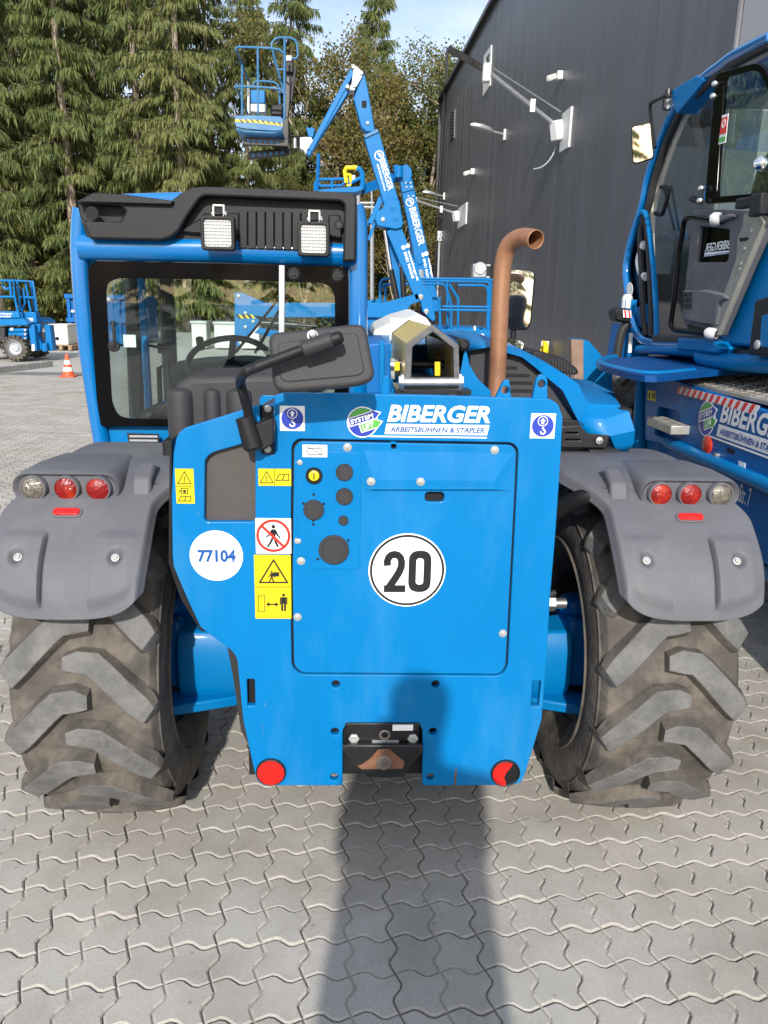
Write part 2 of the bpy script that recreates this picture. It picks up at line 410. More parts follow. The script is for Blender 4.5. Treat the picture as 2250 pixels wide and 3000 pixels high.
PANG = rad(-1.9 * -1)                     # courses run a little left of the machine's own axis
CELL = .1125
org = PZ(58, 2903)
pu = V3((math.cos(PANG), math.sin(PANG), 0)); pv = V3((-math.sin(PANG), math.cos(PANG), 0))
paving = B(); paving.quad(*[org * 0 + pu * a + pv * b + V3((0, 0, -.0105)) for a, b in ((-9, -1.5), (7, -1.5), (7, 17), (-9, 17))])
paving = structure(paving.obj('paving', 'joint_sand', smooth=0))

AMP = .105
def wave(t):          # the S along one cell edge
    return [(0, 0), (.30, AMP), (.42, AMP * .75), (.62, -AMP * .75), (.74, -AMP), (1, 0)]
def cell_outline(ox=0.0):
    w_ = wave(0); out = []
    for t, a in w_[:-1]: out.append((ox + t, a))                    # bottom edge
    for t, a in w_[:-1]: out.append((ox + 1 - a, t))                # right edge
    for t, a in reversed(w_[1:]): out.append((ox + t, 1 + a))       # top edge
    for t, a in reversed(w_[1:]): out.append((ox - a, t))           # left edge
    return out
def paver_mesh_into(bm, o, tilt=(0, 0), dz=0, lod=0):
    g, ch, dp = .016, .034, .0038
    for k in (0, 1):
        ol = cell_outline(k); cx, cy = k + .5, .5
        def inset(d, skip=None):
            q = []
            n = len(ol)
            for i in range(n):
                a = V3((*ol[i - 1], 0)); p = V3((*ol[i], 0)); c = V3((*ol[(i + 1) % n], 0))
                n1 = (p - a).normalized(); n2 = (c - p).normalized()
                b_ = V3((-(n1.y + n2.y), n1.x + n2.x, 0)); b_ = b_.normalized() / max(.5, math.sqrt(max(.1, (1 + n1.dot(n2)) / 2)))
                q.append(p + b_ * d)
            return q
        top = inset(g + ch); mid = inset(g)
        def W(p, z):
            u, v = p.x * CELL, p.y * CELL
            return o + pu * u + pv * v + V3((0, 0, z + tilt[0] * (u - CELL) + tilt[1] * (v - CELL / 2) + dz))
        # the dummy groove between the two halves is shallow, the outer edges drop to the bed
        vt = [bm.verts.new(W(p, 0)) for p in top]; vm = [bm.verts.new(W(p, -dp)) for p in mid]
        bm.faces.new(vt)
        n = len(vt)
        for i in range(n): bm.faces.new((vm[i], vm[(i + 1) % n], vt[(i + 1) % n], vt[i]))
        if lod == 0:
            vb = [bm.verts.new(W(p, -.02)) for p in inset(g * .9)]
            for i in range(n): bm.faces.new((vb[i], vb[(i + 1) % n], vm[(i + 1) % n], vm[i]))
    if lod == 0:      # mortar-like floor of the dummy groove
        pts = [(1 - a, t) for t, a in wave(0)]
        vs = [(bm.verts.new(o + pu * ((p[0] - .03) * CELL) + pv * (p[1] * CELL) + V3((0, 0, -dp - .0012 + dz))),
               bm.verts.new(o + pu * ((p[0] + .03) * CELL) + pv * (p[1] * CELL) + V3((0, 0, -dp - .0012 + dz)))) for p in pts]
        for i in range(len(vs) - 1): bm.faces.new((vs[i][0], vs[i][1], vs[i + 1][1], vs[i + 1][0]))
def project(p):
    d = p - Cp; z = d.dot(Fw)
    if z < .05: return None
    return (1125 + FPX * d.dot(Rt) / z, 1500 - FPX * d.dot(Up) / z, z)
shifts = {}
stones = []
for j in range(-9, 150):
    random.seed(900 + j // 3)
    sh = random.randint(0, 1)
    for i in range(-46, 32):
        o = org + pu * ((2 * i + sh) * CELL) + pv * (j * CELL)
        if o.y > 16.5 or o.y < .35 or abs(o.x) > 1.6 + o.y * .62: continue
        if o.y > 8.8 and (o.x > -1.2 - (o.y - 8.8) * .25 or o.x < -.56 * o.y): continue
        q = project(o + pu * CELL + pv * (CELL / 2))
        vis = q is not None and -40 < q[0] < 2290 and 900 < q[1] < 3060
        # stones under the machines cannot be picked out
        if q and vis and o.y > 2.2 and -.95 < o.x < 1.1: vis = False
        stones.append((q[2] if q else 9, vis, o))
stones.sort(key=lambda s: (not s[1], s[0]))
bm = bmesh.new(); paver_mesh_into(bm, V3((0, 0, 0)))
bmesh.ops.recalc_face_normals(bm, faces=bm.faces)
pme = bpy.data.meshes.new('paver'); bm.to_mesh(pme); bm.free(); pme.materials.append(PM)
random.seed(3)
for z, vis, o in stones[:300]:
    ob = bpy.data.objects.new('paver', pme); col.objects.link(ob); ob.parent = paving
    ob.location = o + V3((0, 0, random.uniform(-.0018, .0012)))
    ob.rotation_euler = (random.uniform(-.008, .008), random.uniform(-.008, .008), random.uniform(-.006, .006))
bm = bmesh.new()
for z, vis, o in stones[300:]:
    paver_mesh_into(bm, o, (random.uniform(-.01, .01), random.uniform(-.01, .01)), random.uniform(-.0018, .0012), lod=1 if o.y > 4.2 else 0)
bmesh.ops.recalc_face_normals(bm, faces=bm.faces)
me = bpy.data.meshes.new('paver_field'); bm.to_mesh(me); bm.free()
o = link('paver_field', me, PM, paving, 0); o['kind'] = 'stuff'
# ------------------------------------------------------------------ the blue telehandler seen from behind
XC = .095                                  # its centre line
TH = thing('telehandler', 'blue telehandler seen from behind, numbered 77104, with a 20 speed disc', 'telehandler', (XC, 2.6, 0))
PY = 1.885
rp = YP(PY)
def part(b, name, mat, **k): return b.obj(name, mat, k.pop('parent', TH), **k)
def mir(p): return V3((2 * XC - p[0], p[1], p[2]))

# --- rear plate with its cut-outs
outl = [(524, 1268), (540, 1255), (759, 1187), (808, 1158), (830, 1152), (1000, 1153), (1267, 1158), (1452, 1164), (1610, 1168), (1636, 1184), (1649, 1222),
        (1644, 1325), (1628, 1560), (1612, 1750), (1604, 1897), (1587, 2110), (1538, 2270), (1526, 2294), (1500, 2301),
        (1237, 2302), (1238, 2140), (1226, 2118), (1016, 2118), (1004, 2140), (1004, 2302), (775, 2302), (755, 2290), (746, 2265), (712, 2110), (695, 1935), (686, 1915), (675, 1904), (587, 1838), (546, 1750), (508, 1660), (505, 1630), (503, 1450), (508, 1330), (516, 1285)]
s0 = rp.scale(1125, 1700)
holes = []
holes.append(rnd(rp.poly([(600, 1345), (621, 1326), (716, 1299), (737, 1306), (748, 1326), (748, 1529), (598, 1529)]), .012))
for x, y in ((984, 2005), (1276, 2005), (981, 2144), (1268, 2144), (979, 2277), (1261, 2277)):
    holes.append(rp.circ(x, y, .0112, 20))
holes.append(rp.rect(724, 1990, 747, 2068, .004)); holes.append(rp.rect(1558, 1995, 1582, 2070, .004))
holes.append(rp.rect(766, 1165, 805, 1332, .006))
gap = [(871, 1286), (1501, 1297), (1519, 1316), (1514, 1420), (1487, 1956), (1467, 1980), (879, 1976), (855, 1953), (851, 1700), (855, 1304)]
holes.append(rnd(rp.poly(gap), .014))
plate = slab('rear_plate', rp, [rnd(rp.poly(outl), .006, 2)] + holes, .022, 'blue_plate', TH, .003)
# solid box, its near-black colour stands for the shade behind the cut-outs
b = B(); b.box((P(1130, 2100, PY).x, PY + .075, .52), (.76, .09, .42)); part(b, 'cavity_shade_box', 'hole')
slab('filter_flap', YP(PY + .022), [YP(PY + .022).rect(575, 1275, 775, 1560)], .006, 'taupe', TH)
# counterweight body behind
cwp = YP(PY + .024)
slab('counterweight', YP(PY + .18), [YP(PY + .18).poly([(560, 1300), (800, 1200), (1560, 1200), (1590, 1240), (1570, 1800), (1560, 2090), (1500, 2230), (1240, 2230), (1240, 2100), (1000, 2100), (1000, 2230), (800, 2230), (735, 2050), (715, 1880), (600, 1780), (560, 1640)])], .32, 'blue_deep', TH, .01, off=.0)
slab('rubber_flap', YP(PY + .06), [YP(PY + .06).poly([(665, 1890), (700, 1925), (722, 2080), (738, 2200), (706, 2140), (684, 1990)])], .012, 'rubber', TH)
for s in (0, 1):                        # side flange strip
    pts = [(497, 1290), (502, 1290), (504, 1640), (545, 1750), (600, 1850), (590, 1850), (530, 1755), (494, 1650)]
    pp = [P(x, y, PY + .03) for x, y in pts]
    if s: continue
    b = B(); b.prism(pp, (0, .12, 0)); part(b, 'edge_guard', 'black_plastic')

# --- hatch
def scaled(pl, pts): return pl.poly(pts)
hp = [(878, 1292), (1496, 1303), (1511, 1318), (1507, 1420), (1480, 1950), (1462, 1972), (885, 1968), (862, 1948), (858, 1700), (862, 1310)]
gap = [(872, 1287), (1500, 1298), (1518, 1316), (1513, 1420), (1486, 1955), (1466, 1979), (880, 1975), (856, 1952), (852, 1700), (856, 1305)]
slab('gap_shade_sheet', YP(PY + .012), [YP(PY + .012).rect(830, 1265, 1540, 2000)], .004, 'hole', TH, 0)  # near-black sheet painted as the shade down in the hatch gap
slots = [rp.circ(1152, 1362, .0098, 20), rp.rect(1244, 1440, 1301, 1469, .012, 6), rp.rect(1146, 1296, 1160, 1315, .004)]
hatch = slab('hatch', rp, [rnd(rp.poly(hp), .012)] + slots, .016, 'blue_plate', TH, .0022, off=.006)
# raised pressing of the hatch
b = B()
base = [(1068, 1318), (1506, 1326), (1480, 1945), (1068, 1945)]
top_ = [(1090, 1410), (1450, 1414), (1440, 1640), (1090, 1640)]
hp2 = YP(PY - .006); hp3 = YP(PY - .019)
lo = [P(1066, 1320, PY - .0062), P(1504, 1328, PY - .0062), P(1490, 1680, PY - .0062), P(1066, 1680, PY - .0062)]
hi = [P(1096, 1405, PY - .016), P(1448, 1409, PY - .016), P(1462, 1600, PY - .0095), P(1082, 1600, PY - .0095)]
# open around the handle slot: only the sloping upper band and sides stand proud
b.quad(lo[0], lo[1], hi[1], hi[0])
b.quad(hi[0], hi[1], P(1450, 1434, PY - .0155), P(1095, 1434, PY - .0155))
b.quad(P(1095, 1434, PY - .0155), P(1450, 1434, PY - .0155), P(1452, 1438, PY - .0064), P(1094, 1438, PY - .0064))
b.quad(lo[0], hi[0], P(1095, 1434, PY - .0155), P(1066, 1436, PY - .0062))
b.quad(hi[1], lo[1], P(1502, 1440, PY - .0062), P(1450, 1434, PY - .0155))
part(b, 'hatch_pressing', 'blue_plate', parent=hatch, smooth=20)
# socket plate on the left of the hatch
slab('socket_plate', rp, [rnd(rp.poly([(886, 1322), (1058, 1324), (1054, 1664), (908, 1664), (908, 1628), (870, 1626), (868, 1345)]), .006)], .003, 'blue', hatch, .001, off=.0088)
def washer_bolt(px, py, parent, Yf, r=.0105, mat='zinc_white'):
    c = P(px, py, Yf); b = B()
    b.lathe(c, (0, -1, 0), [(0.0001, 0), (r, 0), (r, .002), (r * .62, .0022), (r * .62, .005), (r * .5, .0058), (0.0001, .0058)], 18)
    b.lathe(c + V3((0, -.0058, 0)), (0, -1, 0), [(r * .28, .0003), (r * .24, -.001), (.0001, -.001)], 6)
    return b.obj('bolt', mat, parent)
for x, y in ((1018, 1310), (1449, 1318), (879, 1354), (1087, 1410), (1232, 1411), (875, 1584), (882, 1643), (872, 1807), (1473, 1855)):
    pr = .016 if (x, y) in ((1087, 1410), (1232, 1411)) else (.009 if x < 900 and y < 1700 and False else .006)
    washer_bolt(x, y, hatch, PY - pr)
def socket(px, py, r, mat='dark_plastic', name='socket_cap', ring=True):
    c = P(px, py, PY - .0088); b = B()
    b.lathe(c, (0, -1, 0), [(r, 0), (r, .005), (r * .95, .0065), (r * .8, .0065), (r * .76, .0045), (.0001, .0045)], 32)
    return b.obj(name, mat, hatch)
socket(1009, 1383, .0215); socket(1009, 1454, .0215); socket(919, 1493, .026); socket(1006, 1524, .0125)
o = socket(978, 1610, .039, 'dark_plastic')
o = socket(920, 1393, .021, 'black_plastic', 'isolator_switch')
c = P(920, 1393, PY - .016); b = B(); b.lathe(c, (0, -1, 0), [(.013, 0), (.013, .004), (.011, .005), (.0001, .005)], 20); part(b, 'switch_key', 'sticker_yellow', parent=hatch)
b = B(); b.box(c + V3((0, -.006, 0)), (.0025, .003, .016)); part(b, 'key_slot', 'black_plastic', parent=hatch)
for x, y in ((919, 1449), (889, 1475), (949, 1476), (918, 1525), (918, 1536), (1021, 1583), (931, 1638)):
    b = B(); b.lathe(P(x, y, PY - .009), (0, -1, 0), [(.0036, 0), (.0036, .0006), (.0001, .0006)], 12); part(b, 'screw_hole', 'hole', parent=hatch)

# --- stickers on the plate
def sticker(name, loop, mat='white_sticker', pl=rp, off=.0012, parent=None, th=.0012):
    return slab(name, pl, loop if isinstance(loop[0][0], (list, tuple)) else [loop], th, mat, parent or TH, 0, off=off, smooth=0)
def ring_loops(pl, px, py, r0, r1, n=40): return [pl.circ(px, py, r1, n), pl.circ(px, py, r0, n)]
st = sticker('number_disc', rp.circ(634, 1628, .0675, 48))
letters('lettering', '77104', rp, pxbox(rp, 579, 1610, 691, 1647), 'logo_blue', st, bold=.04)
def hook_sticker(x0, y0, x1, y1):
    st = sticker('hook_sticker', rp.rect(x0, y0, x1, y1))
    cx, cy = (x0 + x1) / 2, (y0 + y1) / 2; r = (rp.rect(x0, y0, x1, y1)[1][0] - rp.rect(x0, y0, x1, y1)[0][0]) * .44
    sticker('disc', rp.circ(cx, cy, r, 36), 'sticker_blue', parent=st, off=.0018)
    sticker('ring', ring_loops(rp, cx, cy - 14, r * .40, r * .47, 24), 'white_sticker', parent=st, off=.0024)
    c = rp.pt(cx, cy - 14); k = r * .06
    sticker('arrow', [(c[0] + a * k, c[1] + d * k) for a, d in ((-2, -4.5), (2, -4.5), (2, 0), (4.2, 0), (0, 4.8), (-4.2, 0), (-2, 0))], parent=st, off=.0024)
    c = rp.pt(cx, cy + 14); pts = []; rr = r * .27
    for i in range(13):
        a = rad(100 - i * 24); pts.append((c[0] + rr * math.cos(a), c[1] - rr * .35 + rr * math.sin(a)))
    inn = [(c[0] + (p[0] - c[0]) * .5, c[1] - rr * .35 + (p[1] - c[1] + rr * .35) * .5) for p in reversed(pts)]
    sticker('hook', pts + inn, parent=st, off=.0024)
    sticker('hook_stem', [(c[0] - rr * .3, c[1] + rr * .3), (c[0] + rr * .3, c[1] + rr * .3), (c[0] + rr * .3, c[1] + rr * 1.15), (c[0] - rr * .3, c[1] + rr * 1.15)], parent=st, off=.0024)
hook_sticker(820, 1189, 893, 1262); hook_sticker(1554, 1211, 1626, 1284)
def warn_triangle(st, pl, x0, y0, x1, y1, off=.0018):
    a, c, bq = pl.pt((x0 + x1) / 2, y0), pl.pt(x0, y1), pl.pt(x1, y1)
    def tri(k):
        m = ((a[0] + c[0] + bq[0]) / 3, (a[1] + c[1] + bq[1]) / 3)
        return [(m[0] + (q[0] - m[0]) * k, m[1] + (q[1] - m[1]) * k) for q in (c, bq, a)]
    sticker('triangle', [tri(1), tri(.82)], 'print_black', pl, off, st)
    return ((a[0] + c[0] + bq[0]) / 3, (a[1] + c[1] + bq[1]) / 3, abs(bq[0] - c[0]))
def bang(st, pl, m, off=.0018):
    k = m[2] * .04
    sticker('mark', [(m[0] - k * .5, m[1] - k * 1.5), (m[0] + k * .5, m[1] - k * 1.5), (m[0] + k, m[1] + k * 5), (m[0] - k, m[1] + k * 5)], 'print_black', pl, off, st)
    sticker('mark', [(m[0] - k, m[1] - k * 4.4), (m[0] + k, m[1] - k * 4.4), (m[0] + k, m[1] - k * 2.6), (m[0] - k, m[1] - k * 2.6)], 'print_black', pl, off, st)
def line(st, pl, p, q, wpx=2.0, mat='print_black', off=.0018, name='line'):
    a = V3(pl.pt(*p) + (0,)); c = V3(pl.pt(*q) + (0,)); k = pl.scale(*p) * wpx / 2; d = (c - a).normalized(); n = V3((-d.y, d.x, 0)) * k
    sticker(name, [((a + n).x, (a + n).y), ((a - n).x, (a - n).y), ((c - n).x, (c - n).y), ((c + n).x, (c + n).y)], mat, pl, off, st)
def book(st, x0, y0, x1, y1):
    xm = (x0 + x1) / 2; h = y1 - y0
    for a, c in (((x0, y1), (xm, y1 - h * .1)), ((xm, y1 - h * .1), (x1, y1)), ((x0, y1), (x0 + h * .5, y0)), ((x1, y1), (x1 - h * .1 + 2, y0)), ((xm, y1 - h * .1), (xm + h * .3, y0 + h * .1)), ((x0 + h * .5, y0), (xm + h * .3, y0 + h * .1)), ((xm + h * .3, y0 + h * .1), (x1, y0))):
        line(st, rp, a, c, 2.2)
st = sticker('warning_sticker', rp.rect(515, 1373, 569, 1475), 'sticker_yellow')
m_ = warn_triangle(st, rp, 519, 1379, 562, 1418); bang(st, rp, m_); line(st, rp, (516, 1424), (568, 1424), 1.5)
for a, c in (((532, 1430), (550, 1430)), ((532, 1446), (550, 1446)), ((532, 1430), (532, 1446)), ((550, 1430), (550, 1446)), ((523, 1434), (530, 1438)), ((530, 1438), (523, 1442))): line(st, rp, a, c, 2)
sticker('drop', rp.circ(541, 1439, .004, 12), 'print_black', parent=st, off=.0018)
book(st, 523, 1453, 559, 1468)
st = sticker('warning_sticker', rp.rect(757, 1373, 853, 1423), 'sticker_yellow')
m_ = warn_triangle(st, rp, 761, 1379, 802, 1415); bang(st, rp, m_); line(st, rp, (805, 1374), (805, 1422), 1.5); book(st, 809, 1388, 846, 1408)
# no walking
def figure(st, pl, cx, cy, s, off, walk=True):
    def q(pts): return [pl.pt(cx + a * s, cy + d * s) for a, d in pts]
    sticker('head', pl.circ(cx, cy - 36 * s, pl.scale(cx, cy) * 7 * s, 16), 'print_black', pl, off, st)
    if walk:
        polys = [[(-7, -27), (8, -27), (8, 2), (-6, 2)], [(-7, -26), (-2, -20), (-14, -4), (-24, 4), (-27, 0), (-18, -8)], [(5, -26), (12, -20), (18, -6), (26, 2), (23, 6), (13, -3), (5, -16)],
                 [(-6, 1), (3, 1), (-4, 18), (-18, 38), (-24, 36), (-12, 16)], [(0, 1), (8, 1), (11, 16), (20, 34), (14, 38), (4, 20)]]
    else:
        polys = [[(-12, -26), (12, -26), (12, 4), (-12, 4)], [(-12, 3), (-2, 3), (-2, 40), (-11, 40)], [(2, 3), (12, 3), (11, 40), (2, 40)], [(-18, -24), (-13, -26), (-13, 8), (-18, 8)], [(13, -26), (18, -24), (18, 8), (13, 8)]]
    for p in polys: sticker('limb', q(p), 'print_black', pl, off, st)
st = sticker('prohibition_sticker', rp.rect(749, 1518, 853, 1621))
figure(st, rp, 801, 1572, .82, .0018)
sticker('ring', ring_loops(rp, 801, 1569, .0365, .0435), 'print_red', parent=st, off=.0024)
line(st, rp, (768, 1541), (833, 1602), 8, 'print_red', .0026)
# crush hazard
st = sticker('warning_sticker', rp.rect(746, 1625, 853, 1812), 'sticker_yellow')
warn_triangle(st, rp, 757, 1636, 846, 1708)
figure(st, rp, 796, 1690, .42, .0022); line(st, rp, (800, 1682), (818, 1682), 13, off=.0024); line(st, rp, (748, 1719), (851, 1719), 1.6)
for a, c in (((757, 1745), (776, 1745)), ((757, 1790), (776, 1790)), ((757, 1744), (757, 1791)), ((776, 1744), (776, 1791))): line(st, rp, a, c, 1.8)
line(st, rp, (785, 1770), (810, 1770), 4)
for x, d in ((780, 1), (816, -1)):
    sticker('arrow_head', [rp.pt(x, 1770), rp.pt(x + 9 * d, 1763), rp.pt(x + 9 * d, 1777)], 'print_black', parent=st, off=.0018)
figure(st, rp, 831, 1765, .62, .0018, False)
# battery isolator
st = sticker('battery_sticker', rp.rect(887, 1301, 959, 1337), off=.0098)
for a, c in (((902, 1312), (942, 1312)), ((902, 1329), (942, 1329)), ((902, 1312), (902, 1329)), ((942, 1312), (942, 1329)), ((898, 1304), (946, 1332)), ((932, 1308), (938, 1308)), ((930, 1319), (937, 1319))): line(st, rp, a, c, 2, off=.0104)
# speed disc
st = slab('speed_disc', rp, [rp.circ(1192, 1668, .1, 64)], .002, 'white_sticker', TH, off=.0085, smooth=0)
sticker('rim', ring_loops(rp, 1192, 1668, .0905, .0965, 64), 'print_black', parent=st, off=.0091)
def stroke(pts, wpx, pl=rp):
    """a thick bent line as one outline"""
    L_, R_s = [], []
    for i, p in enumerate(pts):
        a = V3((*pts[max(i - 1, 0)], 0)); c = V3((*pts[min(i + 1, len(pts) - 1)], 0)); d = (c - a).normalized(); n = V3((-d.y, d.x, 0)) * wpx / 2
        L_.append(pl.pt(p[0] + n.x, p[1] + n.y)); R_s.append(pl.pt(p[0] - n.x, p[1] - n.y))
    return L_ + R_s[::-1]
two = [(1135, 1654), (1134, 1642), (1138, 1630), (1146, 1623), (1155, 1621), (1165, 1623), (1173, 1631), (1176, 1643), (1175, 1657), (1169, 1672), (1158, 1690), (1146, 1707), (1136, 1722)]
sticker('lettering', stroke(two, 21), 'print_black', parent=st, off=.0093)
sticker('lettering', rp.rect(1124, 1711, 1187, 1731), 'print_black', parent=st, off=.0097)
sticker('lettering', [rp.rect(1196, 1610, 1262, 1731, .030, 6), rp.rect(1218, 1632, 1240, 1709, .012, 6)], 'print_black', parent=st, off=.0093)
sticker('rust_streak', rp.poly([(1330, 2300), (1333, 2262), (1337, 2245), (1338, 2262), (1335, 2300)]), 'rust', off=.0008)
for a_ in ([(774, 2060), (778, 2058), (780, 2066), (776, 2070)], [(767, 2120), (769, 2150), (771, 2150), (769, 2118)], [(1380, 2203), (1383, 2201), (1384, 2208)], [(578, 1503), (584, 1500), (583, 1507)]): sticker('scuff', rp.poly(a_), 'blue_pale', off=.0008)
# maker-neutral hire lettering
def hire_logo(pl, quadpx, parent, off=.0015, simple=False, flip=False):
    """SYSTEM LIFT badge, BIBERGER, ARBEITSBUEHNEN & STAPLER inside a frame given by u0,v0 (lower left) and width"""
    u0, v0, W = quadpx
    H = W * .2
    def R(a, b_, c, d): return (u0 + a * W, v0 + b_ * W, u0 + c * W, v0 + d * W)
    def poly(pts): return [(u0 + a * W, v0 + d * W) for a, d in pts]
    lg = letters('lettering', 'BIBERGER', pl, R(.285, .125, 1.0, .245), 'white_sticker', parent, off, .22, .032)
    bar_ = sticker('white_bar', poly([(.268, .04), (.985, .04), (.998, .112), (.281, .112)]), 'white_sticker', pl, off, parent)
    letters('lettering', 'ARBEITSBÜHNEN & STAPLER', pl, R(.305, .055, .965, .100), 'logo_blue', parent, off + .0008, .2, .03)
    sticker('underline', poly([(.16, .018), (.983, .018), (.985, .028), (.185, .028)]), 'white_sticker', pl, off, parent)
    c = (u0 + .115 * W, v0 + .12 * W); r = .108 * W
    def circ(r): return [(c[0] + r * math.cos(i * math.pi / 20), c[1] + r * math.sin(i * math.pi / 20)) for i in range(40)]
    sticker('badge_edge', circ(r), 'white_sticker', pl, off, parent)
    sticker('badge', circ(r * .92), 'sticker_blue', pl, off + .0006, parent)
    sticker('badge_field', [(c[0] + r * .9 * math.cos(rad(a)), c[1] + r * .9 * math.sin(rad(a))) for a in range(35, 206, 9)], 'sticker_green', pl, off + .0010, parent)
    ca, sa = math.cos(rad(19)), math.sin(rad(19))
    def loc(pts): return [(c[0] + r * (x * ca - y * sa), c[1] + r * (x * sa + y * ca)) for x, y in pts]
    def band(x0, y0, y1, x1, tip, mat, h):
        ym = (y0 + y1) / 2; k = .07; hh = (y1 - y0) / 2
        sticker('arrow_edge', loc([(x0 - k, y0 - k), (x1 - k, y0 - k), (x1 - k, y0 - hh * .55 - k), (tip + k * 1.6, ym), (x1 - k, y1 + hh * .55 + k), (x1 - k, y1 + k), (x0 - k, y1 + k)]), 'white_sticker', pl, off + h, parent)
        sticker('arrow', loc([(x0, y0), (x1, y0), (x1, y0 - hh * .4), (tip, ym), (x1, y1 + hh * .4), (x1, y1), (x0, y1)]), mat, pl, off + h + .0006, parent)
    band(-.80, .02, .46, .78, 1.22, 'sticker_blue', .0014); band(-.22, -.56, -.12, .74, 1.16, 'sticker_green', .0022)
    def tl(s, x0, y0, x1, y1):
        q = loc([(x0, y0)])[0]; w_ = (x1 - x0) * r; h_ = (y1 - y0) * r
        pq = Plane(pl.w(q), pl.n, pl.u * ca + pl.v * sa)
        letters('lettering', s, pq, (0, 0, w_, h_), 'white_sticker', parent, off + .0034, .15, .03)
    tl('SYSTEM', -.74, .09, .80, .39); tl('LIFT', -.12, -.49, .66, -.19)
r_ = rp.pt(1013, 1290); r2_ = rp.pt(1432, 1290)
lo_ = bpy.data.objects.new('hire_logo', None); col.objects.link(lo_); lo_.parent = TH
hire_logo(rp, (r_[0], r_[1] + .003, r2_[0] - r_[0]), lo_)

# --- rear reflectors
for k, (x, y) in enumerate(((794, 2260), (1480, 2263))):
    c = P(x, y, PY); b = B()
    b.lathe(c, (0, -1, 0), [(.0415, 0), (.0415, .007), (.039, .0085), (.037, .0075)], 32)
    o = part(b, 'reflector', 'black_plastic')
    b = B()
    if k == 0: b.lathe(c, (0, -1, 0), [(.0375, .004), (.0375, .0085), (.03, .0095), (.0001, .0098)], 32)
    else:
        pts = [(c.x - .0375 * math.sin(a), c.z + .0375 * math.cos(a)) for a in [math.pi * i / 14 for i in range(15)]]
        pts += [(c.x + .003, c.z - .03), (c.x - .004, c.z - .01), (c.x + .002, c.z + .006), (c.x + .012, c.z + .02), (c.x + .018, c.z + .033)]
        b.prism([(p[0], c.y - .0045, p[1]) for p in pts], (0, -.0045, 0))
        q = B(); q.lathe(c, (0, -1, 0), [(.0375, .0035), (.0001, .0035)], 32); q.obj('reflector_backing', 'black_plastic', o)
    b.obj('lens', 'reflector_red', o)

# --- tow hitch in its notch
hY = PY + .012
b = B()
up_ = [(1006, 2120), (1236, 2120), (1234, 2186), (1180, 2176), (1062, 2176), (1006, 2186)]
b.prism([P(x, y, PY - .004) for x, y in [(1010, 2120), (1232, 2120), (1190, 2178), (1052, 2178)]], (0, .07, .0))
hitch = part(b, 'tow_hitch', 'black_metal', bevel=.002)
b = B(); b.box((P(1121, 2150, hY).x, hY + .05, P(1121, 2150, hY).z - .02), (.205, .10, .12)); part(b, 'hitch_box', 'black_metal', parent=hitch, bevel=.003)
b = B(); b.prism([P(x, y, PY - .025) for x, y in [(1004, 2184), (1238, 2184), (1240, 2200), (1180, 2278), (1075, 2278), (1004, 2200)]], (0, .014, .0))
part(b, 'hitch_tongue', 'black_metal', parent=hitch, bevel=.003)
b = B(); b.prism([P(x, y, PY - .0262) for x, y in [(1060, 2240), (1085, 2222), (1108, 2196), (1140, 2194), (1165, 2215), (1185, 2232), (1180, 2252), (1060, 2254), (1048, 2244)]], (0, .0014, .0)); part(b, 'worn_patch', 'rust', parent=hitch)
b = B(); b.lathe(P(1125, 2236, PY - .027), (0, -1, 0), [(.022, 0), (.018, .004), (.009, .004), (.008, 0), (.0001, 0)], 24); part(b, 'pin_socket', 'steel_worn', parent=hitch)
b = B(); b.lathe(P(1127, 2154, PY - .0045), (0, -1, 0), [(.016, 0), (.013, .002), (.009, .001), (.0001, -.002)], 24); part(b, 'pin_eye', 'steel_worn', parent=hitch)
b = B(); b.lathe(P(1127, 2154, PY - .006), (0, -1, 0), [(.009, 0), (.0001, 0)], 20); part(b, 'pin_hole', 'hole', parent=hitch)
for x in (1037, 1209):
    b = B(); b.lathe(P(x, 2162, PY - .001), (0, -1, 0), [(.015, 0), (.015, .006), (.011, .0085), (.0001, .0085)], 6); part(b, 'bolt', 'zinc_white', parent=hitch)
slab('data_plate', YP(PY - .0045), [YP(PY - .0045).rect(1150, 2123, 1210, 2140)], .001, 'white_sticker', hitch, off=.001)
slab('data_plate', YP(PY - .0045), [YP(PY - .0045).rect(1090, 2168, 1168, 2177)], .001, 'galv', hitch, off=.001)

# --- lifting eyes on the plate's top edge
for pts, hx, hy in (([(1451, 1168), (1478, 1114), (1492, 1112), (1499, 1168)], 1481, 1143), ([(1560, 1168), (1572, 1110), (1584, 1097), (1598, 1098), (1604, 1112), (1604, 1172)], 1587, 1125)):
    slab('lifting_eye', YP(PY + .004), [rnd(YP(PY + .004).poly(pts), .006), YP(PY + .004).circ(hx, hy, .010, 16)], .02, 'blue', TH, .002)
slab('lifting_eye', YP(PY + .02), [rnd(YP(PY + .02).poly([(1116, 1160), (1122, 1105), (1134, 1100), (1140, 1105), (1140, 1160)]), .006)], .014, 'blue', TH, .002)
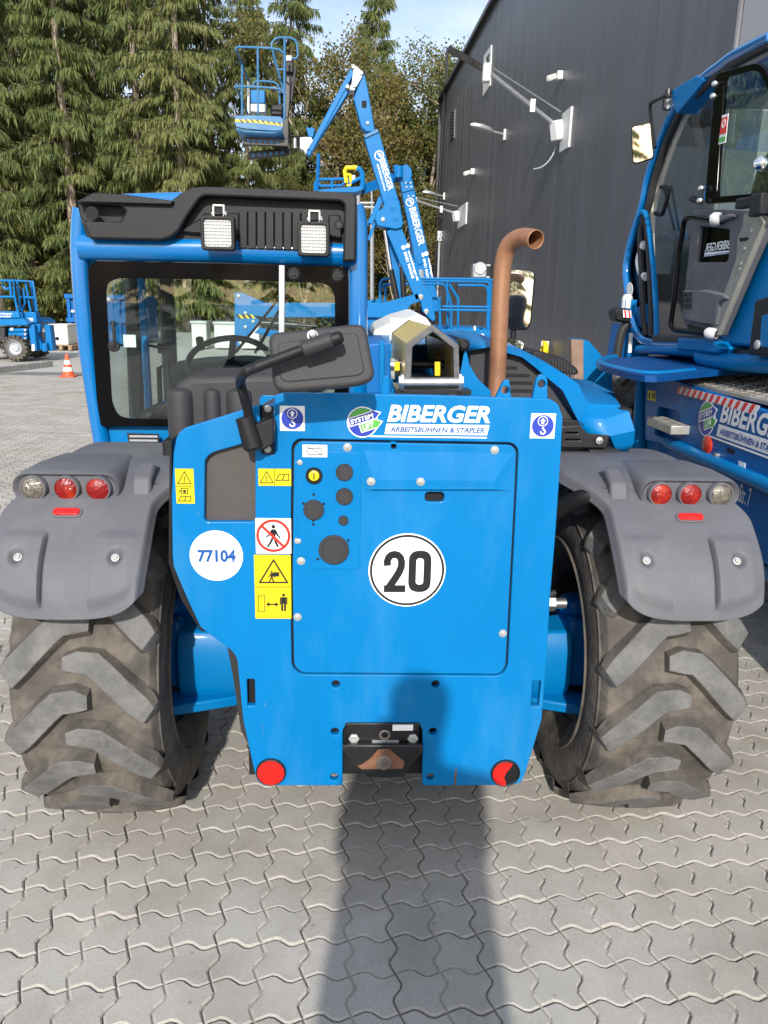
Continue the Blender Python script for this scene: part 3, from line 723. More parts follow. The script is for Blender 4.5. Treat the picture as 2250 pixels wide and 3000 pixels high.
# --- rear wheels
TY, TR = 2.352, .530
def wheel(sgn, root=None, o=None, sc=1.0, hubmat='blue_deep'):
    root = root or TH
    o = o or V3((XC + sgn * .80, TY, TR - .006))
    wh = bpy.data.objects.new('wheel', None); col.objects.link(wh); wh.parent = root
    b = B()
    def at(r, s, ph): return o + V3((s * 1.04, -r * math.cos(ph), r * math.sin(ph))) * sc
    prof = [(.262, -.150), (.285, -.168), (.335, -.190), (.395, -.196), (.435, -.190), (.462, -.184), (.482, -.172), (.490, -.12), (.494, -.06), (.495, 0)]
    prof = prof + [(r, -s) for r, s in reversed(prof[:-1])]
    n = 72
    rings = []
    for r, s in prof:
        rings.append([b.bm.verts.new(at(r, s * (1 + .05 * max(0, -math.sin(2 * math.pi * k / n)) ** 8), 2 * math.pi * k / n)) for k in range(n)])
    for i in range(len(rings) - 1):
        for k in range(n): b.bm.faces.new((rings[i][k], rings[i][(k + 1) % n], rings[i + 1][(k + 1) % n], rings[i + 1][k]))
    # moulded ring lines on the side walls
    for sd in (-1, 1):
        for r in (.345, .452):
            sr = .197 if r < .4 else .189
            pts = [[at(r - .004, sd * (sr - .006), 2 * math.pi * k / n), at(r, sd * (sr + .003), 2 * math.pi * k / n), at(r + .004, sd * (sr - .006), 2 * math.pi * k / n)] for k in range(n)]
            b.loft(pts + [pts[0]])
    # chevron lugs
    NL = 16
    for i in range(NL):
        for sd in (-1, 1):
            ph0 = (i + (.5 if sd > 0 else 0)) * 2 * math.pi / NL + .10
            path = [(-.030, .006), (.005, .010), (.045, .004), (.075, -.024), (.110, -.062), (.150, -.106), (.184, -.138), (.196, -.15)]
            rows = []
            hw0 = [.018, .029, .031, .031, .031, .032, .033, .034]
            random.seed(i * 2 + sd + 100 * sgn)
            for j, (s, a) in enumerate(path):
                q0 = path[max(j - 1, 0)]; q1 = path[min(j + 1, len(path) - 1)]
                t = V3((q1[0] - q0[0], q1[1] - q0[1], 0)).normalized(); nn = V3((-t.y, t.x, 0))
                if j == 0: nn = V3((0, 1, 0))
                hw = hw0[j] + random.uniform(-.0012, .0012)
                rt = (.530 - .019 * (s / .19) ** 2) + random.uniform(-.001, .001); rb = .486
                if j == len(path) - 1: rt = .470; rb = .455
                row = []
                for (off, r) in ((-hw - .013, rb), (-hw, rt), (hw, rt), (hw + .013, rb)):
                    ss = s + nn.x * off; aa = a + nn.y * off
                    ss = min(ss, .192 if r > .5 else .196)
                    row.append(at(r, sd * ss, ph0 + aa / .51))
                rows.append(row)
            f0 = len(b.bm.faces)
            b.loft(rows)
            b.bm.faces.new([b.bm.verts.new(p) for p in rows[0]])
            b.bm.faces.new([b.bm.verts.new(p) for p in rows[-1]])
            b.bm.faces.ensure_lookup_table()
            cnt = 0
            for f in b.bm.faces[f0:]:
                f.material_index = 1 if cnt % 3 == 1 and cnt < 21 else 0
                cnt += 1
            # the moulded rib between two lugs on each shoulder
            ra = ph0 - .245
            pts = [at(.500, sd * .10, ra + .02), at(.497, sd * .165, ra - .07), at(.470, sd * .1915, ra - .09)]
    ty = part(b, 'tyre', ['carcass', 'lug'], parent=wh, smooth=34, bevel=.0028)
    b = B()
    k = sgn * sc
    b.lathe(o, (1, 0, 0), [(r * sc, h * k) for r, h in ((.268, -.165), (.262, -.150), (.245, -.140), (.240, -.02), (.235, .06), (.12, .07), (.0001, .07))], 40)
    b.lathe(o, (1, 0, 0), [(r * sc, h * k) for r, h in ((.262, .150), (.268, .165), (.24, .12), (.235, .06))], 40)
    part(b, 'rim', 'rim_dark', parent=wh)
    b = B()
    b.lathe(o + V3((-.03 * k, 0, 0)), (-sgn, 0, 0), [(r * sc, h * sc) for r, h in ((.0001, .09), (.10, .09), (.13, .075), (.165, .02), (.165, -.06), (.15, -.09))], 28)
    part(b, 'hub', hubmat, parent=wh)
    return wh
for sgn in (-1, 1): wheel(sgn)

# --- rear axle with its knuckles, tie rods and fittings
b = B()
az = TR - .05
rows = []
for x, hy, hz in ((-.63, .10, .115), (-.47, .095, .11), (-.40, .085, .10), (-.2, .10, .11), (.2, .10, .11), (.40, .085, .10), (.47, .095, .11), (.63, .10, .115)):
    rows.append([V3((XC + x, TY - .02 + hy * a, az + hz * c)) for a, c in ((-1, -.55), (-.75, -1), (.75, -1), (1, -.55), (1, .55), (.7, 1), (-.7, 1), (-1, .55))])
b.loft(rows, True, True); part(b, 'axle', 'blue', bevel=.008)
for s in (-1, 1):
    b = B()
    b.box((XC + s * .655, TY - .0, az + .03), (.08, .17, .24)); b.cyl((XC + s * .655, TY, az + .14), (XC + s * .655, TY, az + .20), .05)
    part(b, 'knuckle', 'blue_deep', bevel=.02, seg=3)
    b = B(); b.prism([(XC + s * x, TY - .16 + dy, az - .14) for x, dy in ((.40, .10), (.45, .05), (.66, -.02), (.70, .05), (.52, .20))], (0, 0, .035)); part(b, 'steering_arm', 'blue', bevel=.006)
    b = B(); b.tube(bez([(XC + s * .36, TY - .05, az + .30), (XC + s * .47, TY - .10, az + .24), (XC + s * .56, TY - .10, az + .25)], 5), .011); part(b, 'hydraulic_hose', 'rubber')
    b = B(); b.cyl((XC + s * .47, TY - .15, az + .235), (XC + s * .58, TY - .15, az + .235), .017, 12); b.cyl((XC + s * .52, TY - .15, az + .235), (XC + s * .545, TY - .15, az + .235), .025, 6)
    part(b, 'hose_fitting', 'zinc')
    b = B(); b.lathe((XC + s * .455, TY - .12, az + .115), (0, 0, 1), [(.02, 0), (.02, .02), (.012, .03), (.012, .045), (.0001, .045)], 10); part(b, 'breather', 'zinc_white')
b = B(); b.box((XC, TY + .25, .62), (.62, .7, .46)); part(b, 'chassis_frame', 'blue_deep', bevel=.02)
b = B(); b.box((XC, 4.2, .62), (.9, 3.0, .42)); part(b, 'chassis_frame', 'blue_deep', bevel=.02)

# --- mudguards
FPR = [(1.800, .828), (1.815, .885), (1.843, .945), (1.885, 1.0), (1.945, 1.055), (2.01, 1.10), (2.09, 1.135), (2.2, 1.152), (2.4, 1.155), (2.6, 1.13), (2.76, 1.06), (2.84, .98)]
def fpr(t):
    n = len(FPR) - 1; x = min(max(t, 0), .9999) * n; i = int(x); f = x - i
    p0 = V3((*FPR[max(i - 1, 0)], 0)); p1 = V3((*FPR[i], 0)); p2 = V3((*FPR[i + 1], 0)); p3 = V3((*FPR[min(i + 2, n)], 0))
    return .5 * ((2 * p1) + (p2 - p0) * f + (2 * p0 - 5 * p1 + 4 * p2 - p3) * f * f + (3 * p1 - p0 - 3 * p2 + p3) * f ** 3)
def sm(a, b_, x):
    x = min(1, max(0, (x - a) / (b_ - a))); return x * x * (3 - 2 * x)
def mudguard(sgn):
    NS, NT = 128, 110; rows = []
    for i in range(NT + 1):
        row = []
        for j in range(NS + 1):
            s = -1 + 2 * j / NS                   # -1 inner edge, +1 outer edge
            lip = .125 * (1 - math.sqrt(max(0, 1 - min(1, abs(s)) ** 2.5)))   # rounded rear lip
            t = lip + (1 - lip) * (i / NT) ** 1.15
            p = fpr(t); q = fpr(min(t + .01, 1)); tg = (q - fpr(max(t - .01, 0))).normalized(); nrm = V3((-tg.y, tg.x, 0))
            inn = .612 - .012 * sm(.0, .3, t) - .10 * sm(.40, .62, t) ; out = .99 + .012 * sm(0, .25, t) - .07 * sm(.36, .56, t)
            x = inn + (out - inn) * (s + 1) / 2
            h = 0
            # two raised cheeks, a recessed middle band
            u = s + .02
            band = sm(.310, .320, abs(u + .0)) if t < .34 else 1
            ck = sm(.030, .085, t - lip) * (1 - sm(.285, .320, t)) * (1 - sm(.74, .96, abs(s)))
            h += .0085 * band * ck
            if t < .36: h -= .010 * math.exp(-((u - (.302)) / .014) ** 2) * ck
            h -= .03 * sm(.90, 1.0, abs(s)) ** 2 + .0
            # dished bolt seats
            for bs in (-.62, .60):
                d2 = ((s - bs) * .19) ** 2 + ((t - .225) * .62) ** 2; h -= .016 * math.exp(-(d2 / .00022) ** 2)
            row.append(V3((XC + sgn * x, p.x + nrm.x * h, p.y + nrm.y * h)))
        rows.append(row)
    b = B(); b.loft(rows); mg = part(b, 'mudguard', 'grey_plastic', smooth=50, solid=.006)
    # make sure the thickness grows inwards
    me = mg.data; c = me.polygons[len(me.polygons) // 2]
    if c.normal.z < 0: me.flip_normals()
    # lamp housing: a rounded hood
    lampz = [(.92, 'lens_clear'), (.835, 'lens_red'), (.753, 'lens_red')]
    b = B(); sec = []
    def stad(y, z0, x0, x1, hz, k=1.0, n=10):
        r = hz; pts = []
        for i in range(n + 1): a = rad(90 + 180 * i / n); pts.append((x0 + r + r * math.cos(a), z0 + r * math.sin(a)))
        for i in range(n + 1): a = rad(-90 + 180 * i / n); pts.append((x1 - r + r * math.cos(a), z0 + r * math.sin(a)))
        return [V3((XC + sgn * p[0], y, p[1])) for p in pts]
    L0 = 1.115
    rows = [stad(2.012, L0, .712, .962, .030), stad(2.004, L0, .704, .970, .0345), stad(2.0, L0, .700, .974, .038), stad(2.006, L0, .697, .977, .0415), stad(2.03, L0 + .002, .696, .978, .043), stad(2.12, L0 + .006, .70, .972, .043), stad(2.26, L0 + .008, .71, .955, .036), stad(2.36, L0 + .002, .74, .93, .015)]
    b.loft(rows, True, True); hs = part(b, 'lamp_housing', 'grey_plastic', smooth=45)
    # clip lip under the housing
    b = B()
    for x in (.745, .80, .87, .93): b.box((XC + sgn * x, 2.0, L0 - .052), (.042, .02, .014))
    part(b, 'housing_clip', 'grey_plastic', parent=hs, bevel=.003)
    for x, mt in lampz:
        c = V3((XC + sgn * x, 2.006, L0))
        b = B(); b.lathe(c, (0, -1, 0), [(.0345, -.006), (.0345, .012), (.0325, .015), (.0295, .015), (.0285, .011)], 32); tl_ = part(b, 'tail_lamp', 'grey_plastic' if mt != 'x' else 'black_plastic')
        b = B(); b.lathe(c, (0, -1, 0), [(.030, .009), (.0295, .0125), (.022, .0175), (.012, .0205), (.0001, .0215)], 32); part(b, 'lens', mt, parent=tl_)
    # strip reflector and bolts
    t = .375; p = fpr(t); q = fpr(t + .01); tg = (q - p).normalized(); nrm = V3((0, -tg.y, tg.x))
    pl = Plane((XC + sgn * .822, p.x, p.y), nrm, (1, 0, 0))
    rr = rnd([(-.034, -.011), (.034, -.011), (.034, .011), (-.034, .011)], .011, 5)
    rf = slab('strip_reflector', pl, [rr], .008, 'reflector_red', TH, .002, off=.009)
    slab('reflector_surround', pl, [rnd([(-.039, -.016), (.039, -.016), (.039, .016), (-.039, .016)], .016, 5)], .008, 'grey_plastic', rf, .002, off=.0045)
    for s in (-.62, .60):
        t = .225; p = fpr(t); q = fpr(t + .01); tg = (q - p).normalized(); nrm = V3((0, -tg.y, tg.x))
        inn, out = .605, .998
        x = inn + (out - inn) * (s + 1) / 2; c = V3((XC + sgn * x, p.x, p.y)) - nrm * .004
        b = B(); b.lathe(c, nrm, [(.0001, 0), (.0105, 0), (.0105, .003), (.0065, .0035), (.0065, .009), (.004, .009), (.004, .006), (.0001, .006)], 16); part(b, 'bolt', 'zinc_white')
    # bracket block and black support tube to the chassis
    b = B()
    b.prism([(XC + sgn * .62, y, z) for y, z in ((2.0, 1.075), (2.03, 1.02), (2.10, 1.04), (2.16, 1.14), (2.08, 1.165), (2.02, 1.14))], (sgn * .05, 0, 0)); part(b, 'bracket_block', 'grey_plastic', bevel=.008)
    b = B(); b.tube(bez([(XC + sgn * .625, 2.055, 1.095), (XC + sgn * .57, 2.07, 1.09), (XC + sgn * .50, 2.12, 1.03), (XC + sgn * .44, 2.16, .94), (XC + sgn * .40, 2.2, .86)], 6), .026, 16); part(b, 'support_tube', 'black_plastic')
    return mg
M('lens_clear', (.17, .15, .12), .08, var=.55, scale=70, metal=.35, bump=.9, bscale=170, rvar=.03)
for sgn in (-1, 1): mudguard(sgn)
# little no-step sticker on the left mudguard
c = P(248, 1348, 2.24); pl = Plane(c, (0, -.10, 1), (1, 0, 0))
st = slab('step_sticker', pl, [[(-.034, -.05), (.034, -.05), (.034, .05), (-.034, .05)]], .001, 'white_sticker', TH, off=.002)
slab('ring', pl, [[(.031 * math.cos(i * .2094), .042 * math.sin(i * .2094)) for i in range(30)], [(.024 * math.cos(i * .2094), .031 * math.sin(i * .2094)) for i in range(30)]], .001, 'print_red', st, off=.0032, smooth=0)
slab('foot', pl, [[(-.02, -.02), (.0, .012), (.02, .008), (.02, .02), (-.004, .022), (-.022, -.012)]], .001, 'print_black', st, off=.0032, smooth=0)

# --- cab
CY = 2.95
cp = YP(CY)
cabL = [(252, 590), (228, 630), (213, 700), (211, 765), (216, 850), (226, 940), (240, 1060), (255, 1150), (270, 1250), (286, 1330), (296, 1372)]
cab_out = cabL + [(640, 1385), (1076, 1395), (1075, 1150), (1074, 800), (1073, 660), (1060, 610), (1030, 588)]
glass_out = [(259, 790), (266, 775), (285, 765), (600, 771), (990, 779), (1012, 787), (1021, 805), (1021, 1160), (1019, 1230), (1005, 1250), (300, 1250), (288, 1240), (262, 880)]
win = [(266, 795), (285, 772), (1000, 786), (1015, 805), (1014, 1240), (300, 1245), (275, 900)]
rear = slab('cab_rear_frame', cp, [rnd(cp.poly(cab_out), .03, 3), rnd(cp.poly(win), .03)], .07, 'blue', TH, .022, res=4)
# curved left pillar and right pillar stand proud of the frame
def pillar(pxs, r, Yc, name='cab_pillar', n=16, sq=.7):
    b = B(); b.tube(bez([P(x, y, Yc) for x, y in pxs], 5), r, n); return part(b, name, 'blue_gloss')
pillar([(238, 612), (232, 700), (235, 800), (246, 940), (262, 1070), (280, 1190), (300, 1310), (308, 1372)], .030, CY - .012)
pillar([(1036, 606), (1047, 660), (1048, 800), (1048, 1000), (1048, 1160)], .036, CY - .012)
b = B(); b.tube([P(236, 724, CY - .02), P(640, 731, CY - .02), P(1040, 744, CY - .02)], .047, 20); part(b, 'cab_header', 'blue_gloss')
# glass with its dark printed border
gp = YP(CY - .037)
clear = [(311, 850), (318, 826), (345, 815), (640, 819), (945, 829), (972, 842), (981, 870), (981, 1150), (965, 1200), (480, 1228), (370, 1225), (345, 1215), (328, 1180)]
slab('window_border', gp, [rnd(gp.poly(glass_out), .02), rnd(gp.poly(clear), .035)], .004, 'black_gloss', TH, .0012)
slab('rear_window', gp, [rnd(gp.poly(clear), .035)], .0035, 'cab_glass', TH, off=-.0005)
b = B(); b.bar(P(826, 777, CY - .046), P(824, 1180, CY - .046), .021, .012, (0, -1, 0)); part(b, 'window_divider', 'galv', bevel=.002)
for x, y in ((861, 803), (988, 808)):
    b = B(); c = P(x, y, CY - .04); b.lathe(c, (0, -1, 0), [(.021, 0), (.021, .006), (.017, .010), (.009, .010), (.008, .016), (.0001, .016)], 16); part(b, 'window_knob', 'black_plastic')
    b = B(); b.lathe(c, (0, -1, 0), [(.0235, .002), (.0235, .005), (.0205, .006)], 8); part(b, 'knob_flange', 'dark_plastic')
b = B(); b.lathe(P(336, 1014, CY - .04), (0, -1, 0), [(.020, 0), (.020, .018), (.0001, .02)], 16); b.tube([P(336, 1014, CY - .06), P(334, 970, CY - .06), P(330, 940, CY - .05)], .006); part(b, 'window_latch', 'black_plastic')
slab('window_sticker', gp, [gp.rect(362, 981, 398, 1017)], .001, M('sticker_mint', (.42, .66, .58), .5), TH, off=.001)
# lower rear panel with type plate
pp_ = YP(CY - .03)
slab('lower_panel', YP(CY - .037), [rnd(YP(CY - .037).poly([(306, 1300), (500, 1303), (520, 1372), (316, 1372)]), .006)], .006, 'blue', TH, .002, off=.004)
tp = slab('type_plate', YP(CY - .037), [rnd(YP(CY - .037).poly([(372, 1268), (466, 1271), (469, 1311), (380, 1309)]), .003)], .002, 'print_black', TH, off=.0035)
for k in range(3): slab('plate_field', YP(CY - .037), [YP(CY - .037).rect(380, 1275 + k * 12, 462, 1281 + k * 12)], .001, 'galv', tp, off=.0045)
washer_bolt(354, 1316, TH, CY - .042, .010)
# roof
b = B()
ro = [(240, 600), (262, 575), (400, 568), (720, 560), (1030, 585), (1062, 615), (1065, 690), (236, 690)]
rows = []
for Yk, sx, dz in ((CY - .02, 1, 0), (CY + .15, 1, .015), (CY + .7, 1, .02), (CY + 1.15, .98, 0), (CY + 1.3, .93, -.05)):
    pts = [P(x, y, CY) for x, y in ro]; mx_ = sum(p.x for p in pts) / len(pts)
    rows.append([V3((mx_ + (p.x - mx_) * sx, Yk, p.z + (dz if p.z > 1.86 else 0))) for p in pts])
b.loft(rows, True, True); part(b, 'cab_roof', 'blue_gloss', bevel=.015, seg=3)
xl, xr = P(225, 800, CY).x, P(1060, 800, CY).x
zt, zb = P(600, 690, CY).z, .95
# front frame, side posts, floor and door glass so that one looks right through the cab
FY = CY + 1.28
for x0, x1 in ((xl + .05, xl + .10), (xr - .03, xr - .06)):
    b = B(); b.bar((x0, FY - .12, zb), (x1, FY - .32, zt + .02), .06, .07); part(b, 'front_pillar', 'dark_plastic', bevel=.012)
b = B(); b.bar((xl + .02, FY - .12, zb), (xr - .02, FY - .12, zb), .08, .10); part(b, 'front_sill', 'dark_plastic', bevel=.01)
b = B(); b.bar((xl + .02, FY - .30, zt), (xr - .02, FY - .30, zt), .08, .08); part(b, 'front_header', 'dark_plastic', bevel=.01)
b = B(); b.bar((xl + .035, CY + .52, .9), (xl + .06, CY + .52, zt), .05, .06); part(b, 'door_pillar', 'dark_plastic', bevel=.01)
b = B(); b.bar((xl + .10, CY + .50, 1.03), (xl + .10, CY + .50, zt - .03), .03, .03); part(b, 'door_frame', 'blue', bevel=.006)
b = B(); b.tube([(xl + .12, CY + .62, 1.05), (xl + .13, CY + .60, 1.3), (xl + .17, CY + .58, 1.33), (xl + .18, CY + .58, 1.08)], .012); part(b, 'grab_handle', 'black_plastic')
b = B(); b.box(((xl + xr) / 2, CY + .62, .86), (xr - xl - .06, 1.22, .1)); part(b, 'cab_floor', 'dark_plastic')
b = B(); b.box((xl + .03, CY + .62, .98), (.04, 1.2, .22)); part(b, 'side_panel', 'blue')
b = B(); b.box((xr - .03, CY + .62, 1.06), (.04, 1.2, .36)); part(b, 'side_panel', 'blue')
b = B(); b.quad((xl + .03, CY + .05, 1.1), (xl + .03, FY - .15, 1.1), (xl + .07, FY - .3, zt), (xl + .07, CY + .05, zt)); part(b, 'door_glass', 'clear_glass', smooth=0, solid=.004)
b = B(); b.quad((xl + .08, FY - .1, 1.02), (xr - .05, FY - .1, 1.02), (xr - .07, FY - .3, zt), (xl + .1, FY - .3, zt)); part(b, 'windscreen', 'clear_glass', smooth=0, solid=.004)
# dash, wheel, column, seat
xm = P(700, 1000, CY + .7).x
b = B()
rows = []
for yy, zz, hh in ((CY + .78, 1.24, .10), (CY + .84, 1.32, .14), (CY + 1.0, 1.34, .2), (CY + 1.12, 1.26, .24)):
    rows.append([V3((xm + x, yy + abs(x) * .1, zz - abs(x) ** 2 * .3 - (hh if k else 0))) for k in (0, 1) for x in ((-.36, -.2, 0, .2, .36) if not k else (.36, .2, 0, -.2, -.36))])
b.loft(rows, True, True); part(b, 'dashboard', 'dark_plastic', bevel=.015)
b = B(); c = P(672, 1062, CY + .62); ax = V3((0, -.55, .83)).normalized(); xx = V3((1, 0, 0)); yy = ax.cross(xx)
b.tube([c + xx * (.185 * math.cos(i * math.pi / 16)) + yy * (.185 * math.sin(i * math.pi / 16)) for i in range(33)], .0145, 10, cap=False)
sw = part(b, 'steering_wheel', 'black_plastic')
b = B()
for a in (90, 210, 330): b.bar(c - ax * .03, c + xx * (.18 * math.cos(rad(a))) + yy * (.18 * math.sin(rad(a))), .03, .012)
b.lathe(c - ax * .05, ax, [(.05, 0), (.055, .03), (.03, .045), (.0001, .045)], 16); part(b, 'spoke', 'black_plastic', parent=sw)
b = B(); b.cyl(c - ax * .05, c - ax * .4 + V3((0, .1, 0)), .03); part(b, 'steering_column', 'black_plastic')
b = B(); b.cyl(c + xx * -.14 + yy * .1 + ax * .0, c + xx * -.14 + yy * .1 + ax * .055, .018); part(b, 'spinner_knob', 'black_plastic', parent=sw)
b = B(); b.box((xm - .12, CY + .30, 1.03), (.46, .42, .14)); b.box((xm - .3, CY + .32, 1.14), (.07, .3, .06)); part(b, 'seat', 'black_plastic', bevel=.03, seg=3)
b = B(); b.bar((xm + .02, FY - .14, 1.34), (xm + .22, FY - .26, 1.66), .012, .012); b.bar((xm - .08, FY - .14, 1.34), (xm + .16, FY - .24, 1.62), .01, .01); part(b, 'wiper', 'black_plastic')
b = B(); c2 = P(480, 1020, CY + .55); b.box(c2, (.05, .02, .045)); b.tube([c2, c2 + V3((-.12, .0, .02))], .006); part(b, 'door_catch', 'black_plastic')

# --- roof spoiler of black plastic with work lamps
SY = CY - .105
sp = YP(SY)
outer = [(225, 589), (272, 562), (350, 567), (498, 591), (530, 566), (562, 548), (600, 545), (1020, 562), (1038, 566), (1046, 578), (1042, 765), (1004, 766), (1003, 742), (880, 735), (622, 725), (510, 714), (490, 714), (256, 707), (238, 652), (330, 652), (350, 612), (346, 605), (245, 602)]
sb = slab('roof_spoiler', YP(SY + .05), [rnd(YP(SY + .05).poly([(225, 596), (272, 592), (500, 594), (562, 560), (1034, 574), (1038, 740), (880, 735), (622, 725), (490, 714), (256, 707), (238, 652)]), .008)], .12, 'black_plastic', TH, .006)
# overhanging rim with the lamp recess cut out
rim = [(238, 640), (246, 648), (350, 650), (368, 618), (350, 603), (225, 597), (225, 588), (270, 566), (345, 580), (496, 592), (528, 566), (562, 549), (600, 546), (1020, 563), (1038, 567), (1046, 579), (1042, 766), (1004, 767), (1009, 600), (996, 590), (600, 574), (585, 582), (548, 634), (524, 676), (500, 696), (470, 705), (262, 700)]
slab('spoiler_rim', sp, [rnd(sp.poly(rim), .006)], .13, 'black_plastic', sb, .008)
b = B(); pq = [P(x, y, SY - .02) for x, y in ((272, 564), (352, 568), (508, 588), (500, 600), (232, 592))]; b.prism(pq, (0, .2, .004)); part(b, 'spoiler_cap', 'black_plastic', parent=sb, bevel=.004)
b = B(); b.lathe(P(269, 624, SY - .002), (0, -1, 0), [(.022, 0), (.0001, .0005)], 20); part(b, 'spoiler_hole', 'hole', parent=sb)
for k in range(8):
    x = 700 + k * 26
    slab('spoiler_rib', YP(SY + .03), [rnd(YP(SY + .03).poly([(x, 618 + k * .5), (x + 24.5, 618 + k * .5), (x + 24.5, 728 + k), (x, 728 + k)]), .002)], .03, 'black_plastic', sb, .003)
b = B(); b.prism([P(x, y, SY + .03) for x, y in ((523, 678), (585, 640), (596, 624), (700, 624), (700, 690), (560, 684))], (0, .03, 0)); part(b, 'spoiler_step', 'black_plastic', parent=sb, bevel=.006)
b = B(); b.prism([P(x, y, SY + .02) for x, y in ((962, 628), (998, 630), (1002, 700), (960, 692))], (0, .04, 0)); part(b, 'spoiler_step', 'black_plastic', parent=sb, bevel=.006)
b = B(); b.lathe(P(993, 658, SY + .02), (0, -1, 0), [(.017, 0), (.014, .006), (.009, .003), (.008, .006), (.0001, .006)], 16); part(b, 'bolt', 'dark_plastic', parent=sb)
def lens_material():
    m = bpy.data.materials.new('lamp_glass_grid'); m.use_nodes = True; nt = m.node_tree; l = nt.links.new; b_ = nt.nodes['Principled BSDF']
    tc = nd(nt, 'ShaderNodeTexCoord'); w1 = nd(nt, 'ShaderNodeTexWave', Scale=32.0, bands_direction='X'); w2 = nd(nt, 'ShaderNodeTexWave', Scale=30.0, bands_direction='Z')
    l(tc.outputs['Object'], w1.inputs[0]); l(tc.outputs['Object'], w2.inputs[0])
    ad = nd(nt, 'ShaderNodeMath', operation='ADD'); l(w1.outputs[1], ad.inputs[0]); l(w2.outputs[1], ad.inputs[1])
    r = nd(nt, 'ShaderNodeValToRGB'); e = r.color_ramp.elements; e[0].position = .2; e[0].color = (.50, .50, .48, 1); e[1].position = .8; e[1].color = (.74, .73, .70, 1)
    hf = nd(nt, 'ShaderNodeMath', operation='MULTIPLY'); hf.inputs[1].default_value = .5; l(ad.outputs[0], hf.inputs[0]); l(hf.outputs[0], r.inputs[0])
    l(r.outputs[0], b_.inputs['Base Color']); b_.inputs['Roughness'].default_value = .15; b_.inputs['Metallic'].default_value = .25
    bp = nd(nt, 'ShaderNodeBump', Strength=.8, Distance=.003); l(ad.outputs[0], bp.inputs['Height']); l(bp.outputs[0], b_.inputs['Normal'])
    MATS['lamp_grid'] = m; return m
LG = lens_material()
for (x0, y0, x1, y1) in ((588, 632, 689, 734), (871, 648, 966, 752)):
    lp = YP(SY - .055)
    b = B()
    f = rnd(lp.rect(x0, y0, x1, y1), .012, 3)
    rows = [[lp.w(p, 0) for p in f], [lp.w(p, -.02) for p in f], [lp.w((p[0] * .8 + .2 * lp.rect(x0, y0, x1, y1)[0][0] * .5 + .2 * lp.rect(x0, y0, x1, y1)[1][0] * .5, p[1] * .8 + .2 * .5 * (lp.rect(x0, y0, x1, y1)[0][1] + lp.rect(x0, y0, x1, y1)[2][1])), -.06) for p in f]]
    b.loft(rows, True, True); wl = part(b, 'work_lamp', 'black_plastic', bevel=.004)
    rim_ = [rnd(lp.rect(x0 + 1, y0 + 1, x1 - 1, y1 - 1), .012, 3), rnd(lp.rect(x0 + 11, y0 + 11, x1 - 11, y1 - 11), .010, 3)]
    slab('lamp_bezel', lp, rim_, .012, 'black_plastic', wl, .003, off=.010)
    slab('lens', lp, [rnd(lp.rect(x0 + 10, y0 + 10, x1 - 10, y1 - 10), .010, 3)], .003, LG, wl, off=.003)
    xm_ = (x0 + x1) / 2 + 4; ym = y0
    b = B()
    for dx in (-16, 14): b.bar(P(xm_ + dx, ym - 30, SY - .03), P(xm_ + dx, ym + 2, SY - .03), .005, .022, (0, -1, 0))
    b.bar(P(xm_ - 18, ym - 30, SY - .03), P(xm_ + 16, ym - 29, SY - .03), .005, .022, (0, -1, 0))
    part(b, 'lamp_bracket', 'zinc', parent=wl)
    b = B(); b.cyl(P(xm_ - 22, ym - 5, SY - .035), P(xm_ + 22, ym - 3, SY - .035), .007, 8); b.cyl(P(xm_ + 14, ym - 4, SY - .035), P(xm_ + 20, ym - 3, SY - .035), .0125, 6); part(b, 'bolt', 'zinc', parent=wl)
    b = B(); b.bar(P(xm_ - 1, ym - 20, SY - .02), P(xm_ - 1, ym + 4, SY - .035), .03, .03); part(b, 'lamp_neck', 'black_plastic', parent=wl, bevel=.004)

# --- black filter box behind the plate's shoulder
fy = PY + .42
b = B()
tp_ = [(500, 1160), (520, 1120), (560, 1102), (800, 1095), (830, 1110), (830, 1290), (500, 1290)]
b.prism([P(x, y, fy) for x, y in tp_], (0, .30, 0)); fb = part(b, 'filter_box', 'dark_plastic', bevel=.022, seg=3)
for x in (535, 628, 706):
    b = B(); r = .040 if x != 628 else .028
    b.lathe(P(x, 1290, fy + .012), (0, 0, 1), [(r, 0), (r, .135), (r * .9, .15), (r * .4, .158), (.0001, .158)], 20); part(b, 'filter_bulge', 'dark_plastic', parent=fb)
b = B(); b.box(P(500, 1300, fy) + V3((.03, .1, -.1)), (.09, .3, .24)); part(b, 'box_flange', 'black_plastic', parent=fb, bevel=.01)

# --- folded mirror in front of the plate
MY = PY - .172
mp = Plane(P(940, 1050, MY), V3((.05, -1, .22)), (1, 0, .0))
mo = [(786, 990), (800, 972), (1040, 949), (1062, 952), (1074, 966), (1098, 1096), (1090, 1115), (1060, 1128), (1000, 1136), (832, 1147), (808, 1138), (798, 1118)]
mr = slab('mirror_shell', mp, [rnd(mp.poly(mo), .014, 4)], .030, 'dark_plastic', TH, .010, res=4)
ins = [(812, 1004), (1046, 975), (1068, 1090), (1050, 1102), (838, 1120), (820, 1108)]
slab('shell_panel', mp, [rnd(mp.poly(ins), .012)], .006, 'dark_plastic', mr, .003, off=.003, res=3)
slab('mirror_glass', Plane(mp.p0 - mp.n * .031, -mp.n, (1, 0, 0)), [[(-.09, -.05), (.085, -.05), (.085, .05), (-.09, .05)]], .002, 'mirror', mr)
b = B()
arm = [P(722, 1262, PY - .045), P(727, 1210, PY - .05), P(714, 1160, PY - .07), P(704, 1120, PY - .09), P(716, 1092, MY - .05), P(760, 1072, MY - .05), P(893, 1022, MY - .05), P(985, 992, MY - .05)]
b.tube(bez(arm, 6), .0115, 14); part(b, 'mirror_arm', 'black_plastic')
